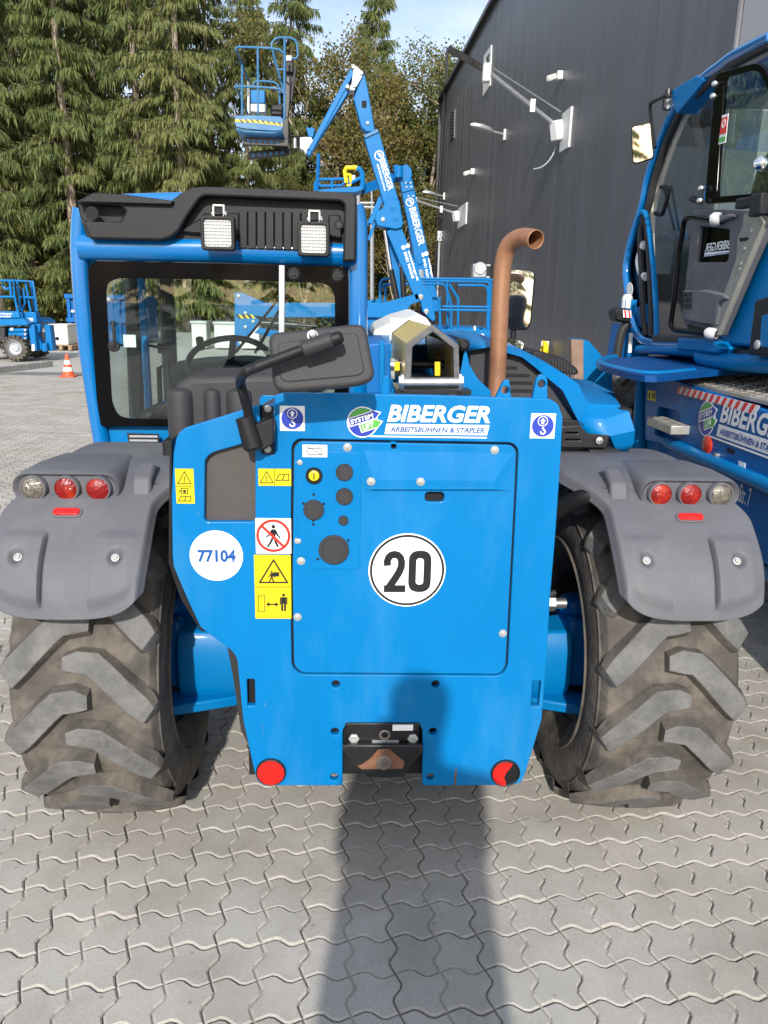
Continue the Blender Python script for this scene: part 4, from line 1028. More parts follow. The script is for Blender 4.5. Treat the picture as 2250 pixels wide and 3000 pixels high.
b = B(); b.tube([P(884, 1026, MY - .052), P(890, 1023, MY - .052), P(970, 996, MY - .052), P(974, 995, MY - .052)], [.012, .0175, .0175, .014], 16); part(b, 'arm_clamp', 'dark_plastic')
b = B(); b.lathe(P(990, 990, MY - .05), (P(990, 990, MY) - P(893, 1022, MY)).normalized(), [(.0145, -.012), (.0145, .004), (.009, .011), (.0001, .012)], 14); part(b, 'arm_end_cap', 'black_plastic')
b = B(); c = P(916, 984, MY - .025); b.lathe(c, mp.n, [(.012, 0), (.012, .004), (.0085, .005), (.0085, .012), (.006, .016), (.006, .022), (.0001, .024)], 12); part(b, 'mirror_bolt', 'zinc')
mb = slab('mirror_mount', rp, [rnd(rp.poly([(768, 1188), (803, 1188), (803, 1328), (768, 1328)]), .006)], .012, 'black_plastic', TH, .003, off=.012)
b = B(); b.prism([P(x, y, PY - .055) for x, y in ((728, 1250), (796, 1226), (802, 1232), (802, 1300), (776, 1316), (756, 1318))], (0, .045, 0)); part(b, 'mount_arm', 'black_plastic', parent=mb, bevel=.006)
b = B(); b.tube([P(716, 1222, PY - .05), P(742, 1308, PY - .05), P(744, 1318, PY - .05)], [.022, .025, .018], 16); part(b, 'mount_socket', 'black_plastic', parent=mb)
for y in (1197, 1316):
    b = B(); b.lathe(P(785, y, PY - .012), (0, -1, 0), [(.0085, 0), (.0085, .004), (.005, .005), (.0001, .005)], 12); part(b, 'bolt', 'zinc_white', parent=mb)

# --- boom tail: five-sided tube with rubber edging, pins and pulleys
b0, b1 = 1.95, 2.72
pent = [(1196, 1010), (1267, 956), (1338, 1013), (1341, 1138), (1190, 1142)]
pin_ = [P(x, y, b0) for x, y in pent]
def pshift(p, Y): return V3((p.x, Y, p.z))
mid = sum(pin_, V3()) / 5
b = B(); b.loft([[pshift(p, b0) for p in pin_[4:] + pin_[:4]], [pshift(p, b1) for p in pin_[4:] + pin_[:4]]]); bt = part(b, 'boom_tail_cover', 'gold', smooth=0, solid=.004)
b = B()
def inset_pent(k): return [mid + (p - mid) * k for p in pin_]
o_, i_ = inset_pent(1.05), inset_pent(.84)
rows = []
for k in range(5):
    rows.append([pshift(o_[k], b0 - .012), pshift(i_[k], b0 - .012), pshift(i_[k], b0 + .03), pshift(o_[k], b0 + .03)])
b.loft(rows + [rows[0]] if False else rows); 
b.loft([rows[4], rows[0]])
for r_ in (rows[4],): pass
part(b, 'rubber_edging', 'trim_grey', parent=bt, bevel=.003)
b = B(); o2, i2 = inset_pent(1.02), inset_pent(.9)
rows = [[pshift(o2[k], b1 - .01), pshift(i2[k], b1 - .01), pshift(i2[k], b1 + .01), pshift(o2[k], b1 + .01)] for k in range(5)]
b.loft(rows + [rows[0]]); part(b, 'rubber_edging', 'black_plastic', parent=bt)
b = B(); b.box((mid.x, 2.45, mid.z - .10), (.11, .8, .02)); part(b, 'boom_floor', 'black_metal')
b = B(); b.box((mid.x - .03, 3.0, mid.z), (.05, .02, .16)); part(b, 'boom_end_plate', 'white')
b = B(); b.cyl(P(1170, 1120, b0 - .02), P(1352, 1119, b0 - .02), .0125, 16); part(b, 'pivot_pin', 'zinc')
for x, r in ((1172, .017), (1178, .022), (1346, .024), (1352, .018)):
    b = B(); b.cyl(P(x - 4, 1120, b0 - .02), P(x + 4, 1120, b0 - .02), r, 6); part(b, 'pin_nut', 'zinc')
b = B(); b.cyl(P(1128, 1070, 2.2), P(1165, 1070, 2.2), .016, 12); b.cyl(P(1130, 1070, 2.2), P(1140, 1070, 2.2), .024, 6); b.bar(P(1150, 1050, 2.2), P(1150, 1110, 2.2), .012, .012); part(b, 'stay_bolt', 'zinc')
for x, y in ((1285, 1080), (1300, 1090)):
    b = B(); b.lathe(P(x, y, 2.35), (1, 0, 0), [(.012, -.01), (.045, -.01), (.035, 0), (.045, .01), (.012, .01)], 20); part(b, 'hose_pulley', 'yellow')
b = B(); b.bar(P(1281, 1060, 2.05), P(1281, 1100, 2.05), .012, .014); part(b, 'pulley_bracket', 'yellow')
b = B(); b.bar(P(1163, 1060, 2.12), P(1163, 1085, 2.12), .012, .014); part(b, 'pulley_bracket', 'yellow')
b = B(); b.cyl((mid.x - .07, 2.2, mid.z - .03), (mid.x + .07, 2.2, mid.z - .03), .012, 12); part(b, 'cross_shaft', 'black_metal')
b = B(); b.box(P(1268, 1140, b0 + .0) + V3((0, .06, -.005)), (.19, .16, .012)); part(b, 'pivot_base', 'black_metal')
# boom side cheeks
ckp = Plane((P(1100, 1080, 2.15).x, 2.15, 0), (0, -1, 0))
slab('boom_cheek', YP(2.12), [rnd(YP(2.12).poly([(1072, 1010), (1142, 1003), (1148, 1150), (1072, 1156)]), .01)], .5, 'blue_deep', TH, .004)
slab('boom_cheek', YP(2.1), [rnd(YP(2.1).poly([(1112, 1000), (1126, 1000), (1126, 1160), (1112, 1160)]), .003)], .02, 'blue', TH, .002)
b = B(); cu_ = [(1338, 1003), (1352, 1012), (1368, 1030), (1376, 1070), (1400, 1110), (1438, 1146), (1440, 1165), (1344, 1165)]
b.prism([P(x, y, 2.0) for x, y in cu_], (0, .035, 0)); part(b, 'boom_cheek', 'blue', bevel=.004)
b = B(); b.prism([P(x, y, 2.0) for x, y in [(1338, 1003), (1352, 1012), (1364, 1026), (1350, 1100), (1344, 1165), (1338, 1165)]], (0, .6, .03)); part(b, 'boom_cheek', 'blue_deep', bevel=.004)
b = B(); b.lathe(P(1357, 1010, 2.0), (0, -1, 0), [(.016, -.05), (.016, .01), (.008, .016), (.0001, .016)], 14); part(b, 'grease_cap', 'black_plastic')
# white boom head cover further along the boom
b = B()
wf = [(1088, 1002), (1096, 968), (1160, 940), (1232, 922), (1250, 932), (1262, 948), (1262, 1002)]
rows = [[P(x, y, 3.5) for x, y in wf], [P(1175 + (x - 1175) * .93, 1000 + (y - 1000) * 1.02, 3.5) + V3((0, .6, .02)) for x, y in wf], [P(1175 + (x - 1175) * .8, 1002 + (y - 1002) * .7, 3.5) + V3((0, .9, 0)) for x, y in wf]]
b.loft(rows, True, True); part(b, 'boom_cover', 'white', smooth=15, bevel=.01)
b = B(); b.box((P(1175, 1040, 3.4).x, 3.9, P(1175, 1060, 3.4).z), (.26, 2.4, .22)); part(b, 'boom', 'blue', bevel=.015)

# --- exhaust stack
b = B()
ex = [P(1448, 1180, 2.28), P(1455, 1130, 2.28), P(1461, 1000, 2.28), P(1466, 880, 2.28), P(1472, 790, 2.28), P(1480, 745, 2.275), P(1494, 716, 2.26), P(1516, 700, 2.235), P(1542, 696, 2.20), P(1570, 702, 2.155)]
pa = bez(ex, 6); b.tube(pa, [.0252] * (len(pa)), 28, cap=False)
part(b, 'exhaust_stack', 'copper', solid=.0025)

# --- engine bay on the right: grille wall, cowl, side pod
ey = 2.42
gr = [(1372, 1168), (1378, 1020), (1440, 1016), (1480, 1024), (1516, 1040), (1560, 1075), (1612, 1130), (1668, 1215), (1712, 1262), (1712, 1330), (1640, 1330)]
slab('engine_grille', YP(ey), [rnd(YP(ey).poly(gr), .01)], .03, 'dark_plastic', TH, .004)
for k, (x0, x1, y) in enumerate(((1478, 1515, 1078), (1475, 1552, 1100), (1476, 1560, 1122), (1480, 1565, 1145))):
    slab('grille_slot', YP(ey), [rnd(YP(ey).rect(x0, y - 5, x1, y + 4), .004, 3)], .004, 'hole', TH, off=.0025)
cw_in = [(1372, 1018), (1440, 1010), (1490, 1018), (1530, 1040), (1580, 1078), (1622, 1130), (1652, 1180), (1690, 1240), (1716, 1275), (1790, 1276)]
cw_md = [(1376, 1012), (1440, 1002), (1500, 1010), (1548, 1030), (1610, 1068), (1665, 1110), (1690, 1160), (1722, 1215), (1752, 1258), (1800, 1262)]
b = B()
cI = [(1372, 1022), (1440, 1016), (1490, 1034), (1530, 1046), (1572, 1078), (1612, 1112), (1648, 1142), (1690, 1222), (1716, 1274)]
cO = [(1376, 1012), (1440, 1004), (1490, 1022), (1530, 1032), (1582, 1058), (1640, 1094), (1690, 1128), (1724, 1200), (1742, 1274)]
A_ = [P(x, y, ey - .03) for x, y in cI]; Bq = [P(x, y, ey + .02) for x, y in cO]
rows = [[p + V3((0, .05, 0)) for p in A_], A_, Bq, [p + V3((0, .25, .012)) for p in Bq], [p + V3((0, .7, .01)) for p in Bq], [p + V3((-.02, 1.1, -.05)) for p in Bq]]
b.loft(rows); part(b, 'engine_cowl', 'blue', smooth=28, solid=-.006)
# faceted outer pod
b = B()
prow = [(ey + .30, [(1640, 1094), (1728, 1128), (1800, 1160)]), (ey + .05, [(1664, 1178), (1740, 1184), (1818, 1188)]), (ey + .045, [(1666, 1182), (1740, 1188), (1816, 1195)]), (ey - .02, [(1700, 1225), (1770, 1226), (1843, 1206)]), (ey - .03, [(1708, 1240), (1775, 1240), (1852, 1236)]), (ey - .04, [(1718, 1274), (1788, 1277), (1860, 1262)]), (ey - .02, [(1784, 1282), (1800, 1308), (1857, 1298)]), (ey, [(1786, 1312), (1810, 1326), (1838, 1326)])]
rows = []
for Yr, pts in prow:
    q = [P(x, y, Yr) for x, y in pts]; rows.append(q + [q[-1] + V3((.02, .35, .01)), q[-1] + V3((-.02, .85, -.01))])
b.loft(rows); part(b, 'side_pod', 'blue', smooth=18, solid=-.01)
b = B(); b.box(P(1832, 1208, ey) + V3((.004, .03, 0)), (.035, .06, .02)); part(b, 'pod_notch', 'black_plastic')
slab('pod_bracket', YP(ey - .05), [rnd(YP(ey - .05).poly([(1646, 1250), (1700, 1246), (1720, 1270), (1786, 1276), (1776, 1312), (1646, 1310)]), .004), YP(ey - .05).rect(1655, 1266, 1694, 1271, .002), YP(ey - .05).rect(1655, 1286, 1700, 1291, .002)], .01, 'black_metal', TH, .002)
slab('grille_bar', YP(ey - .03), [rnd(YP(ey - .03).poly([(1646, 1230), (1700, 1232), (1712, 1250), (1646, 1250)]), .004)], .02, 'black_plastic', TH, .003)
washer_bolt(1756, 1290, TH, ey - .062, .0115, 'zinc')
b = B(); b.tube([P(1720, 1325, ey - .02), P(1800, 1325, ey), P(1850, 1340, ey + .1), P(1860, 1356, ey + .25)], .018, 12); part(b, 'rubber_seal', 'rubber')
# blue lower side rail with pressed lines
for k, dy in enumerate((0, 14, 28, 42)):
    b = B(); b.tube(bez([P(1630, 1326 + dy, ey + .02), P(1740, 1327 + dy, ey + .02), P(1800, 1333 + dy, ey + .04), P(1835 - k * 6, 1352 + dy, ey + .12)], 5), .0155, 12); part(b, 'side_rail', 'blue')
b = B(); b.prism([P(x, y, ey + .05) for x, y in ((1600, 1318), (1790, 1322), (1835, 1350), (1840, 1500), (1600, 1500))], (0, .5, 0)); part(b, 'side_panel', 'blue_deep', bevel=.01)
# black ribbed intake on the front of the pod
b = B(); iy = 3.2
b.prism([P(x, y, iy) for x, y in ((1558, 1030), (1580, 1027), (1650, 1048), (1690, 1078), (1698, 1092), (1686, 1100), (1640, 1092), (1560, 1062))], (0, .25, 0)); it = part(b, 'intake_cap', 'black_plastic', bevel=.008)
for k in range(14):
    x = 1566 + k * 8.6; y = 1033 + k * 3.3 + (k / 13) ** 2 * 8
    b = B(); b.bar(P(x, y, iy - .004), P(x + 3, y + 22, iy - .004), .004, .006, (0, -1, 0)); part(b, 'intake_rib', 'dark_plastic', parent=it)
# right-hand driving mirror
ry = 3.35
mpl = Plane(P(1526, 876, ry), V3((-.20, -1, .01)), None)
mo = [(1488, 784), (1560, 790), (1569, 802), (1556, 950), (1545, 968), (1488, 966)]
mr2 = slab('side_mirror', mpl, [rnd(mpl.poly(mo), .016, 4)], .03, 'black_plastic', TH, .008)
slab('mirror_glass', mpl, [rnd(mpl.poly([(1492, 790), (1556, 795), (1564, 804), (1552, 946), (1542, 961), (1492, 960)]), .014, 4)], .002, 'mirror', mr2, off=.002)
b = B(); b.tube([P(1505, 960, ry + .03), P(1502, 1010, ry + .03), P(1490, 1050, ry + .03)], .012); part(b, 'mirror_stay', 'black_plastic', parent=mr2)
mp3 = Plane(P(1508, 1000, ry + .02), V3((-.15, -1, .1)), None)
mr3 = slab('wide_mirror', mp3, [rnd(mp3.poly([(1482, 988), (1530, 996), (1538, 1008), (1534, 1028), (1482, 1024)]), .01)], .02, 'black_plastic', TH, .005)
slab('mirror_glass', mp3, [rnd(mp3.poly([(1484, 991), (1528, 999), (1535, 1008), (1531, 1025), (1484, 1021)]), .008)], .002, 'mirror', mr3, off=.0015)
# front wheels, mostly hidden
for s in (-1, 1):
    b = B(); o = V3((XC + s * .80, 4.95, .52)); b.lathe(o, (1, 0, 0), [(.26, -.16), (.40, -.195), (.5, -.17), (.525, -.08), (.525, .08), (.5, .17), (.40, .195), (.26, .16), (.26, -.16)], 40); part(b, 'front_wheel', 'carcass')
# ------------------------------------------------------------------ dark hall on the right
M('wall_dark', (.094, .098, .116), .40, var=.12, scale=.6, dirt=(.15, .15, .165), dirt_amt=.5, dirt_scale=1.1, spec=.6)
stretch('wall_dark', (2.5, 2.5, .12))
M('wall_seam', (.16, .16, .17), .6, var=.4, scale=1.5)
M('wall_light', (.38, .38, .39), .55, var=.06)
M('cast_white', (.62, .62, .60), .5, var=.06)
wdir = V3((-.0235, 1, 0)).normalized()
def wall_x(Y): return 4.62 + (43.8 - Y) * .0235
WP = Plane((wall_x(20), 20, 0), (-wdir.y, wdir.x, 0))
HALL = thing('hall', 'tall dark anthracite metal hall along the right side of the yard', 'building', (wall_x(30) + 6, 30, 0))
EAVE = 11.75
y0, y1, n = 11.95, 43.8, 32
for i in range(n):
    a = y0 + (y1 - y0) * i / n; c = y0 + (y1 - y0) * (i + 1) / n
    b = B(); pa = V3((wall_x(a), a, 0)); pb = V3((wall_x(c), c, 0)); d = (pb - pa).normalized() * .012
    random.seed(i); dx = random.uniform(0, .006)
    b.prism([pa + d, pb - d, pb - d + V3((0, 0, EAVE)), pa + d + V3((0, 0, EAVE))], (.12 + dx, 0, 0)); part(b, 'panel', 'wall_dark', parent=HALL, smooth=0)
b = B(); b.prism([(wall_x(y0) + .018, y0, 0), (wall_x(y1) + .018, y1 - .02, 0), (wall_x(y1) + .018, y1 - .02, EAVE), (wall_x(y0) + .018, y0, EAVE)], (.2, 0, 0)); part(b, 'seam_backing', 'wall_seam', parent=HALL, smooth=0)
b = B(); b.box((wall_x(27) + 8, (y0 + y1) / 2, EAVE / 2 - .1), (15, y1 - y0 - .3, EAVE - .2)); part(b, 'hall_core', 'wall_dark', parent=HALL, smooth=0)
b = B(); b.bar((wall_x(y0) - .03, y0, EAVE + .05), (wall_x(y1) - .03, y1, EAVE + .05), .34, .16); part(b, 'eaves_trim', 'black_metal', parent=HALL)
b = B(); b.bar((wall_x(y1) - .02, y1, 0), (wall_x(y1) - .02, y1, EAVE), .2, .2); part(b, 'corner_trim', 'black_metal', parent=HALL)
b = B(); b.box((wall_x(11.5) + .30, 11.45, 5), (.5, .95, 10)); part(b, 'corner_pier', 'wall_light', parent=HALL)
for k in range(56):
    b = B(); yk = 10.9 - k * .12; b.box((wall_x(yk) + .22 + (k % 2) * .03, yk, 5), (.08, .075, 10)); part(b, 'cladding_rib', 'wall_light', parent=HALL)
b = B(); b.box((wall_x(8) + .46, 7.8, 5), (.2, 6.8, 10)); part(b, 'cladding_sheet', 'wall_light', parent=HALL)
# louvre and high window of the hall
lv = slab('louvre', WP, [WP.poly([(1323, 325), (1334, 318), (1332, 405), (1321, 415)])], .05, 'black_metal', HALL, off=.03)
for k in range(9):
    q0 = WP.pt(1323, 330 + k * 9.3); q1 = WP.pt(1333, 325 + k * 9.3); b = B(); b.bar(WP.w(q0, .06), WP.w(q1, .06), .03, .05); part(b, 'louvre_blade', 'wall_dark', parent=lv)
wn_ = slab('gable_window', WP, [WP.poly([(1420, 165), (1442, 132), (1438, 250), (1417, 282)]), WP.poly([(1426, 172), (1438, 152), (1434, 205), (1423, 225)])], .06, 'cast_white', HALL, off=.04)
slab('window_pane', WP, [WP.poly([(1426, 172), (1438, 152), (1434, 205), (1423, 225)])], .02, 'tint_glass', wn_, off=.01)

# fittings on the wall, each a thing of its own
def wpt(px, py, h=0): return WP.w(WP.pt(px, py), h)
def off_wall(px, py, base_px, base_py):
    """a point straight out from the wall above/below a foot on the wall"""
    f = wpt(base_px, base_py); d = ray(px, py); pl = Plane(f, (0, -1, 0)); t = (f - Cp).dot(pl.n) / d.dot(pl.n); return Cp + d * t
def floodlight_arm(name, label, cat, boxpx, hinge, tip, thick):
    t = thing(name, label, cat, wpt(*hinge))
    x0, y0_, x1, y1_ = boxpx
    slab('back_plate', WP, [WP.rect(x0 + (x1 - x0) * .45, y0_, x1, y1_)], .06, 'cast_white', t, .01, off=.05)
    b = B(); f = wpt((x0 + x1) / 2, (y0_ + y1_) / 2); tp = off_wall(x0, (y0_ + y1_) / 2 + 6, (x0 + x1) / 2, (y0_ + y1_) / 2)
    w_ = (wpt(x1, y0_) - wpt(x1, y1_)).length
    b.bar(f + V3((-.07, 0, 0)), f + V3((-.28, -.1, -.05)), .26, w_ * .5); part(b, 'gear_box', 'cast_white', parent=t, bevel=.03)
    tipw = V3((f.x - thick, f.y, 0)); d = ray(*tip); tt = d * ((f.y - 1.0) / d.y) + Cp
    b = B(); b.bar(f + V3((-.2, 0, .1)), tt, .07, .075); part(b, 'arm', 'galv', parent=t)
    b = B(); b.cyl(f + V3((-.1, 0, w_ * .45)), tt + V3((0, 0, .12)), .02, 8); part(b, 'stay', 'galv', parent=t)
    mid_ = f.lerp(tt, .42); b = B(); b.bar(mid_ + V3((0, 0, -.14)), mid_ + V3((0, 0, .14)), .1, .12); part(b, 'arm_clamp', 'galv', parent=t)
    b = B(); b.bar(tt + V3((0, -.1, -.28)), tt + V3((0, -.1, .1)), .2, .18); part(b, 'head_joint', 'cast_white', parent=t, bevel=.03)
    return t, tt, f
ba, tt, f = floodlight_arm('awning_arm', 'long galvanised swing arm with white bracket box high on hall wall', 'wall arm', (1628, 326, 1674, 436), (1650, 380), (1424, 205), 2.6)
b = B(); d = ray(1313, 142); e_ = Cp + d * ((tt.y - .2) / d.y); b.bar(tt, e_, .10, .12); part(b, 'outer_arm', 'black_metal', parent=ba)
b = B(); c0 = wpt(1640, 432, .1); b.tube(bez([c0, c0 + V3((-.1, 0, -.25)), c0 + V3((-.3, 0, -.45)), c0 + V3((-.5, .1, -.5))], 4), .02, 6); part(b, 'cable', 'galv', parent=ba)
bb_, tt, f = floodlight_arm('awning_arm', 'white wall arm low at the far end of the hall, behind the booms', 'wall arm', (1326, 602, 1368, 662), (1346, 632), (1215, 586), 1.6)
def street_lamp(label, foot, tip, grp):
    t = thing('wall_lamp', label, 'lamp', wpt(*foot), grp); f = wpt(*foot); d = ray(*tip); e_ = Cp + d * ((f.y - .3) / d.y); mid_ = f.lerp(e_, .35)
    b = B(); b.cyl(f, mid_, .035, 10); part(b, 'bracket', 'galv', parent=t)
    b = B(); b.box(f + V3((-.03, 0, 0)), (.06, .16, .32)); part(b, 'wall_plate', 'cast_white', parent=t)
    dd = (e_ - mid_); side = V3((0, 1, 0)); up = V3((0, 0, 1))
    b = B(); rows = []
    for k, wd, ht in ((0, .06, .05), (.15, .13, .08), (.5, .17, .10), (.85, .14, .07), (1, .06, .03)):
        c = mid_ + dd * k; rows.append([c + side * wd, c + side * wd * .8 + up * ht, c - side * wd * .8 + up * ht, c - side * wd, c - side * wd * .9 - up * .03, c + side * wd * .9 - up * .03])
    b.loft(rows, True, True); part(b, 'lamp_head', 'galv', parent=t, smooth=50)
    return t
street_lamp('flat grey street-type lamp on the hall wall below the long arm', (1480, 395), (1378, 366), 'lamps on the hall wall')
street_lamp('small grey lamp head far along the hall wall above the white arm', (1302, 575), (1238, 563), 'lamps on the hall wall')
def camera_box(label, px, py, s):
    f = wpt(px, py); t = thing('wall_camera', label, 'camera', f, 'cameras on the hall wall')
    b = B(); b.box(f + V3((-.08 * s, 0, 0)), (.16 * s, .2 * s, .22 * s)); part(b, 'mount', 'cast_white', parent=t, bevel=.02)
    b = B(); b.bar(f + V3((-.2 * s, 0, -.02)), f + V3((-.42 * s, -.12, -.12 * s)), .16 * s, .15 * s); part(b, 'housing', 'cast_white', parent=t, bevel=.03)
camera_box('small white camera on the hall wall right of the long arm', 1648, 222, .9); camera_box('small white camera on the hall wall above the lower white arm', 1390, 503, 1.0)
# pole, reel, hose
f = wpt(1283, 960, .35); t = thing('downpipe', 'thin dark pole with a grey junction box at the far corner of the hall', 'pole', (f.x, f.y, 0))
top = Cp + ray(1311, 140) * (f.y / ray(1311, 140).y)
b = B(); b.cyl((f.x, f.y, 0), top, .06, 10); part(b, 'pole', 'black_metal', parent=t)
c = Cp + ray(1288, 692) * ((f.y - .1) / ray(1288, 692).y); b = B(); b.box(c, (.28, .25, .5)); part(b, 'junction_box', 'galv', parent=t, bevel=.03)
b = B(); b.cyl(c + V3((0, 0, -.25)), c + V3((0, 0, -3.2)), .07, 10); part(b, 'conduit', 'galv', parent=t)
f = wpt(1440, 795, .1); t = thing('hose_reel', 'grey hose reel box on the hall wall beside the copper exhaust', 'hose reel', f)
b = B(); b.box(f + V3((-.35, 0, 0)), (.5, .5, .48)); part(b, 'reel_box', 'galv', parent=t, bevel=.05)
b = B(); b.lathe(f + V3((-.35, -.27, .08)), (0, -1, 0), [(.22, -.2), (.22, 0), (.2, .03), (.0001, .03)], 24); part(b, 'reel_drum', 'galv', parent=t)
for dz in (-.2, .2):
    b = B(); b.bar(f + V3((-.1, -.1, dz)), f + V3((.02, -.1, dz)), .06, .06); part(b, 'reel_bracket', 'galv', parent=t)
f = wpt(1612, 1025, .05); t = thing('hose_coil', 'yellow hose coiled on a hook low on the hall wall', 'hose', f)
for k in range(5):
    b = B(); r = .17 + .012 * k; cc = f + V3((-.05 - .025 * k, 0, 0)); b.tube([cc + V3((0, r * .75 * math.cos(a), r * math.sin(a))) for a in [i * 2 * math.pi / 24 for i in range(25)]], .02, 8, cap=False); part(b, 'hose_loop', 'yellow', parent=t)
b = B(); b.bar(f + V3((0, 0, .16)), f + V3((-.2, 0, .16)), .05, .12); part(b, 'hook', 'cream', parent=t)
# ------------------------------------------------------------------ slewing telehandler with open cab door on the right
ST = thing('slewing_telehandler', 'big blue slewing telehandler parked on the right with its cab door open', 'telehandler', (2.9, 5, 0))
SX = 1.80
S1 = Plane((SX, 0, 0), (-1, 0, 0)); S2 = Plane((1.86, 0, 0), (-1, 0, 0)); S3 = Plane((2.0, 0, 0), (-1, 0, 0)); S4 = Plane((1.93, 0, 0), (-1, 0, 0))
sp_ = slab('chassis_side', S1, [rnd(S1.poly([(1888, 1098), (1912, 1090), (2260, 1209), (2420, 1262), (2460, 1510), (2250, 1417), (2040, 1328), (1906, 1292), (1890, 1290)]), .02, 3), rnd(S1.poly([(1929, 1191), (1983, 1204), (1991, 1216), (1983, 1300), (1918, 1272)]), .012)], .05, 'blue_deep', ST, .008)
b = B(); b.box((2.02, 4.30, 1.04), (.34, .62, .36)); part(b, 'step_well', 'blue_deep', parent=ST)
b = B(); b.box((2.9, 3.55, .86), (2.0, 2.1, .62)); part(b, 'chassis_body', 'blue_deep', parent=ST, bevel=.02)
b = B(); b.box((2.95, 6.2, .82), (1.3, 3.6, .5)); part(b, 'chassis_beam', 'blue_deep', parent=ST, bevel=.02)
# rounded corner post
b = B(); b.tube(bez([V3((1.85, PX(1889, 1098, 1.85).y, 1.21)), V3((1.83, PX(1885, 1130, 1.83).y, 1.14)), V3((1.83, 4.74, .9)), V3((1.83, 4.72, .62))], 5), .045, 14); part(b, 'corner_post', 'blue', parent=ST)
b = B(); b.tube([V3((SX - .01, 4.2, PX(1985, 1306, SX).z)), V3((SX - .01, PX(2250, 1419, SX).y, PX(2250, 1419, SX).z)), V3((SX - .01, 2.2, PX(2250, 1419, SX).z - .0))], .032, 12); part(b, 'side_rail', 'blue', parent=ST)
slab('lower_side', S2, [rnd(S2.poly([(2015, 1338), (2260, 1440), (2460, 1530), (2460, 1760), (2260, 1660), (2180, 1625), (2015, 1490)]), .015)], .05, 'blue_deep', ST, .006)
slab('lower_recess', Plane((1.98, 0, 0), (-1, 0, 0)), [Plane((1.98, 0, 0), (-1, 0, 0)).poly([(1895, 1290), (2060, 1330), (2060, 1560), (1900, 1480)])], .03, 'blue_deep', ST)
b = B(); b.prism([PX(x, y, 1.93) for x, y in ((2210, 1640), (2420, 1740), (2420, 1800), (2300, 1760), (2220, 1690))], (.5, 0, 0)); part(b, 'sump_guard', 'blue_pale', parent=ST, bevel=.02)
# aluminium deck and step
def tread_mat():
    m = M('tread', (.44, .42, .38), .45, metal=.5, var=.25, scale=8, dirt=(.36, .28, .19), dirt_amt=.7, dirt_scale=3)
    return m
tread_mat()
dz = 1.205
b = B(); b.prism([(SX + .02, 4.70, dz), (SX + .02, 2.2, dz), (3.9, 2.2, dz), (3.9, 4.70, dz)], (0, 0, .022)); dk = part(b, 'tread_deck', 'tread', parent=ST, bevel=.004)
b = B()
for i in range(26):
    for j in range(9):
        x = SX + .07 + j * .07; y = 4.64 - i * .075; a = rad(45 if (i + j) % 2 else -45)
        b.box((x, y, dz + .024), (.036, .009, .005), Matrix.Rotation(a, 3, 'Z'))
o = part(b, 'tread_pattern', 'tread', parent=dk, smooth=0); o['kind'] = 'stuff'
b = B(); b.box((SX - .045, 4.14, .985), (.11, .34, .05)); sto = part(b, 'step', 'tread', parent=ST, bevel=.006)
b = B()
for i in range(6):
    for j in range(2): b.box((SX - .07 + j * .045, 4.0 + i * .056, 1.0115), (.028, .008, .005), Matrix.Rotation(rad(45 if (i + j) % 2 else -45), 3, 'Z'))
o = part(b, 'step_pattern', 'tread', parent=sto, smooth=0); o['kind'] = 'stuff'
# red and white warning tape
t0, t1, q0, q1 = (1991, 1131), (2228, 1189), (1982, 1151), (2214, 1213)
A0, A1, C0, C1 = [V3(S1.pt(*p) + (0,)) for p in (t0, t1, q0, q1)]
tape = slab('warning_tape', S1, [[tuple(v[:2]) for v in (C0, C1, A1, A0)]], .002, 'white_sticker', ST, off=.0025)
for k in range(13):
    a, c = (k + .0) / 13 + (.0 if k else .0), (k + .48) / 13
    slab('stripe', S1, [[tuple(C0.lerp(C1, a)[:2]), tuple(C0.lerp(C1, c)[:2]), tuple(A0.lerp(A1, c)[:2]), tuple(A0.lerp(A1, a)[:2])]], .001, 'print_red', tape, off=.0035, smooth=0)
lo2 = bpy.data.objects.new('hire_logo', None); col.objects.link(lo2); lo2.parent = ST
ua = S1.pt(2045, 1235)[0]; ub = S1.pt(2097, 1235)[0]; Wl = (ub - ua) / .232; vb = S1.pt(2071, 1276)[1]
hire_logo(S1, (ua, vb - .02 * Wl, Wl), lo2, off=.003)
b = B(); c = PX(2074, 1306, SX); b.lathe(c, (-1, 0, 0), [(.048, 0), (.048, .012), (.042, .016), (.0001, .018)], 24); part(b, 'side_reflector', M('reflector_dull', (.40, .03, .015), .25), parent=ST)
slab('lashing_slot', S1, [rnd(S1.poly([(2131, 1310), (2153, 1319), (2153, 1332), (2131, 1323)]), .012, 4)], .002, 'hole', ST, off=.002)
slab('small_sticker', S1, [S1.poly([(2164, 1350), (2184, 1357), (2183, 1374), (2166, 1367)])], .002, 'white_sticker', ST, off=.002)
ys = slab('warning_sticker', S1, [S1.poly([(1898, 1142), (1922, 1147), (1921, 1176), (1897, 1171)])], .002, 'sticker_yellow', ST, off=.002)
for x in (1902, 1912, 1917): slab('mark', S1, [S1.poly([(x, 1150), (x + 3, 1151), (x + 3, 1168), (x, 1167)])], .001, 'print_black', ys, off=.003, smooth=0)
b = B(); b.lathe(PX(2105, 1334, SX), (-1, 0, 0), [(.014, 0), (.014, .02), (.0001, .02)], 12); part(b, 'plug', 'zinc', parent=ST)
letters('lettering', 'er Str. 7', S2, (S2.pt(2150, 1450)[0], S2.pt(2150, 1450)[1] - .02, S2.pt(2202, 1450)[0], S2.pt(2202, 1460)[1] + .045), 'white_sticker', ST, off=.003, bold=.01)
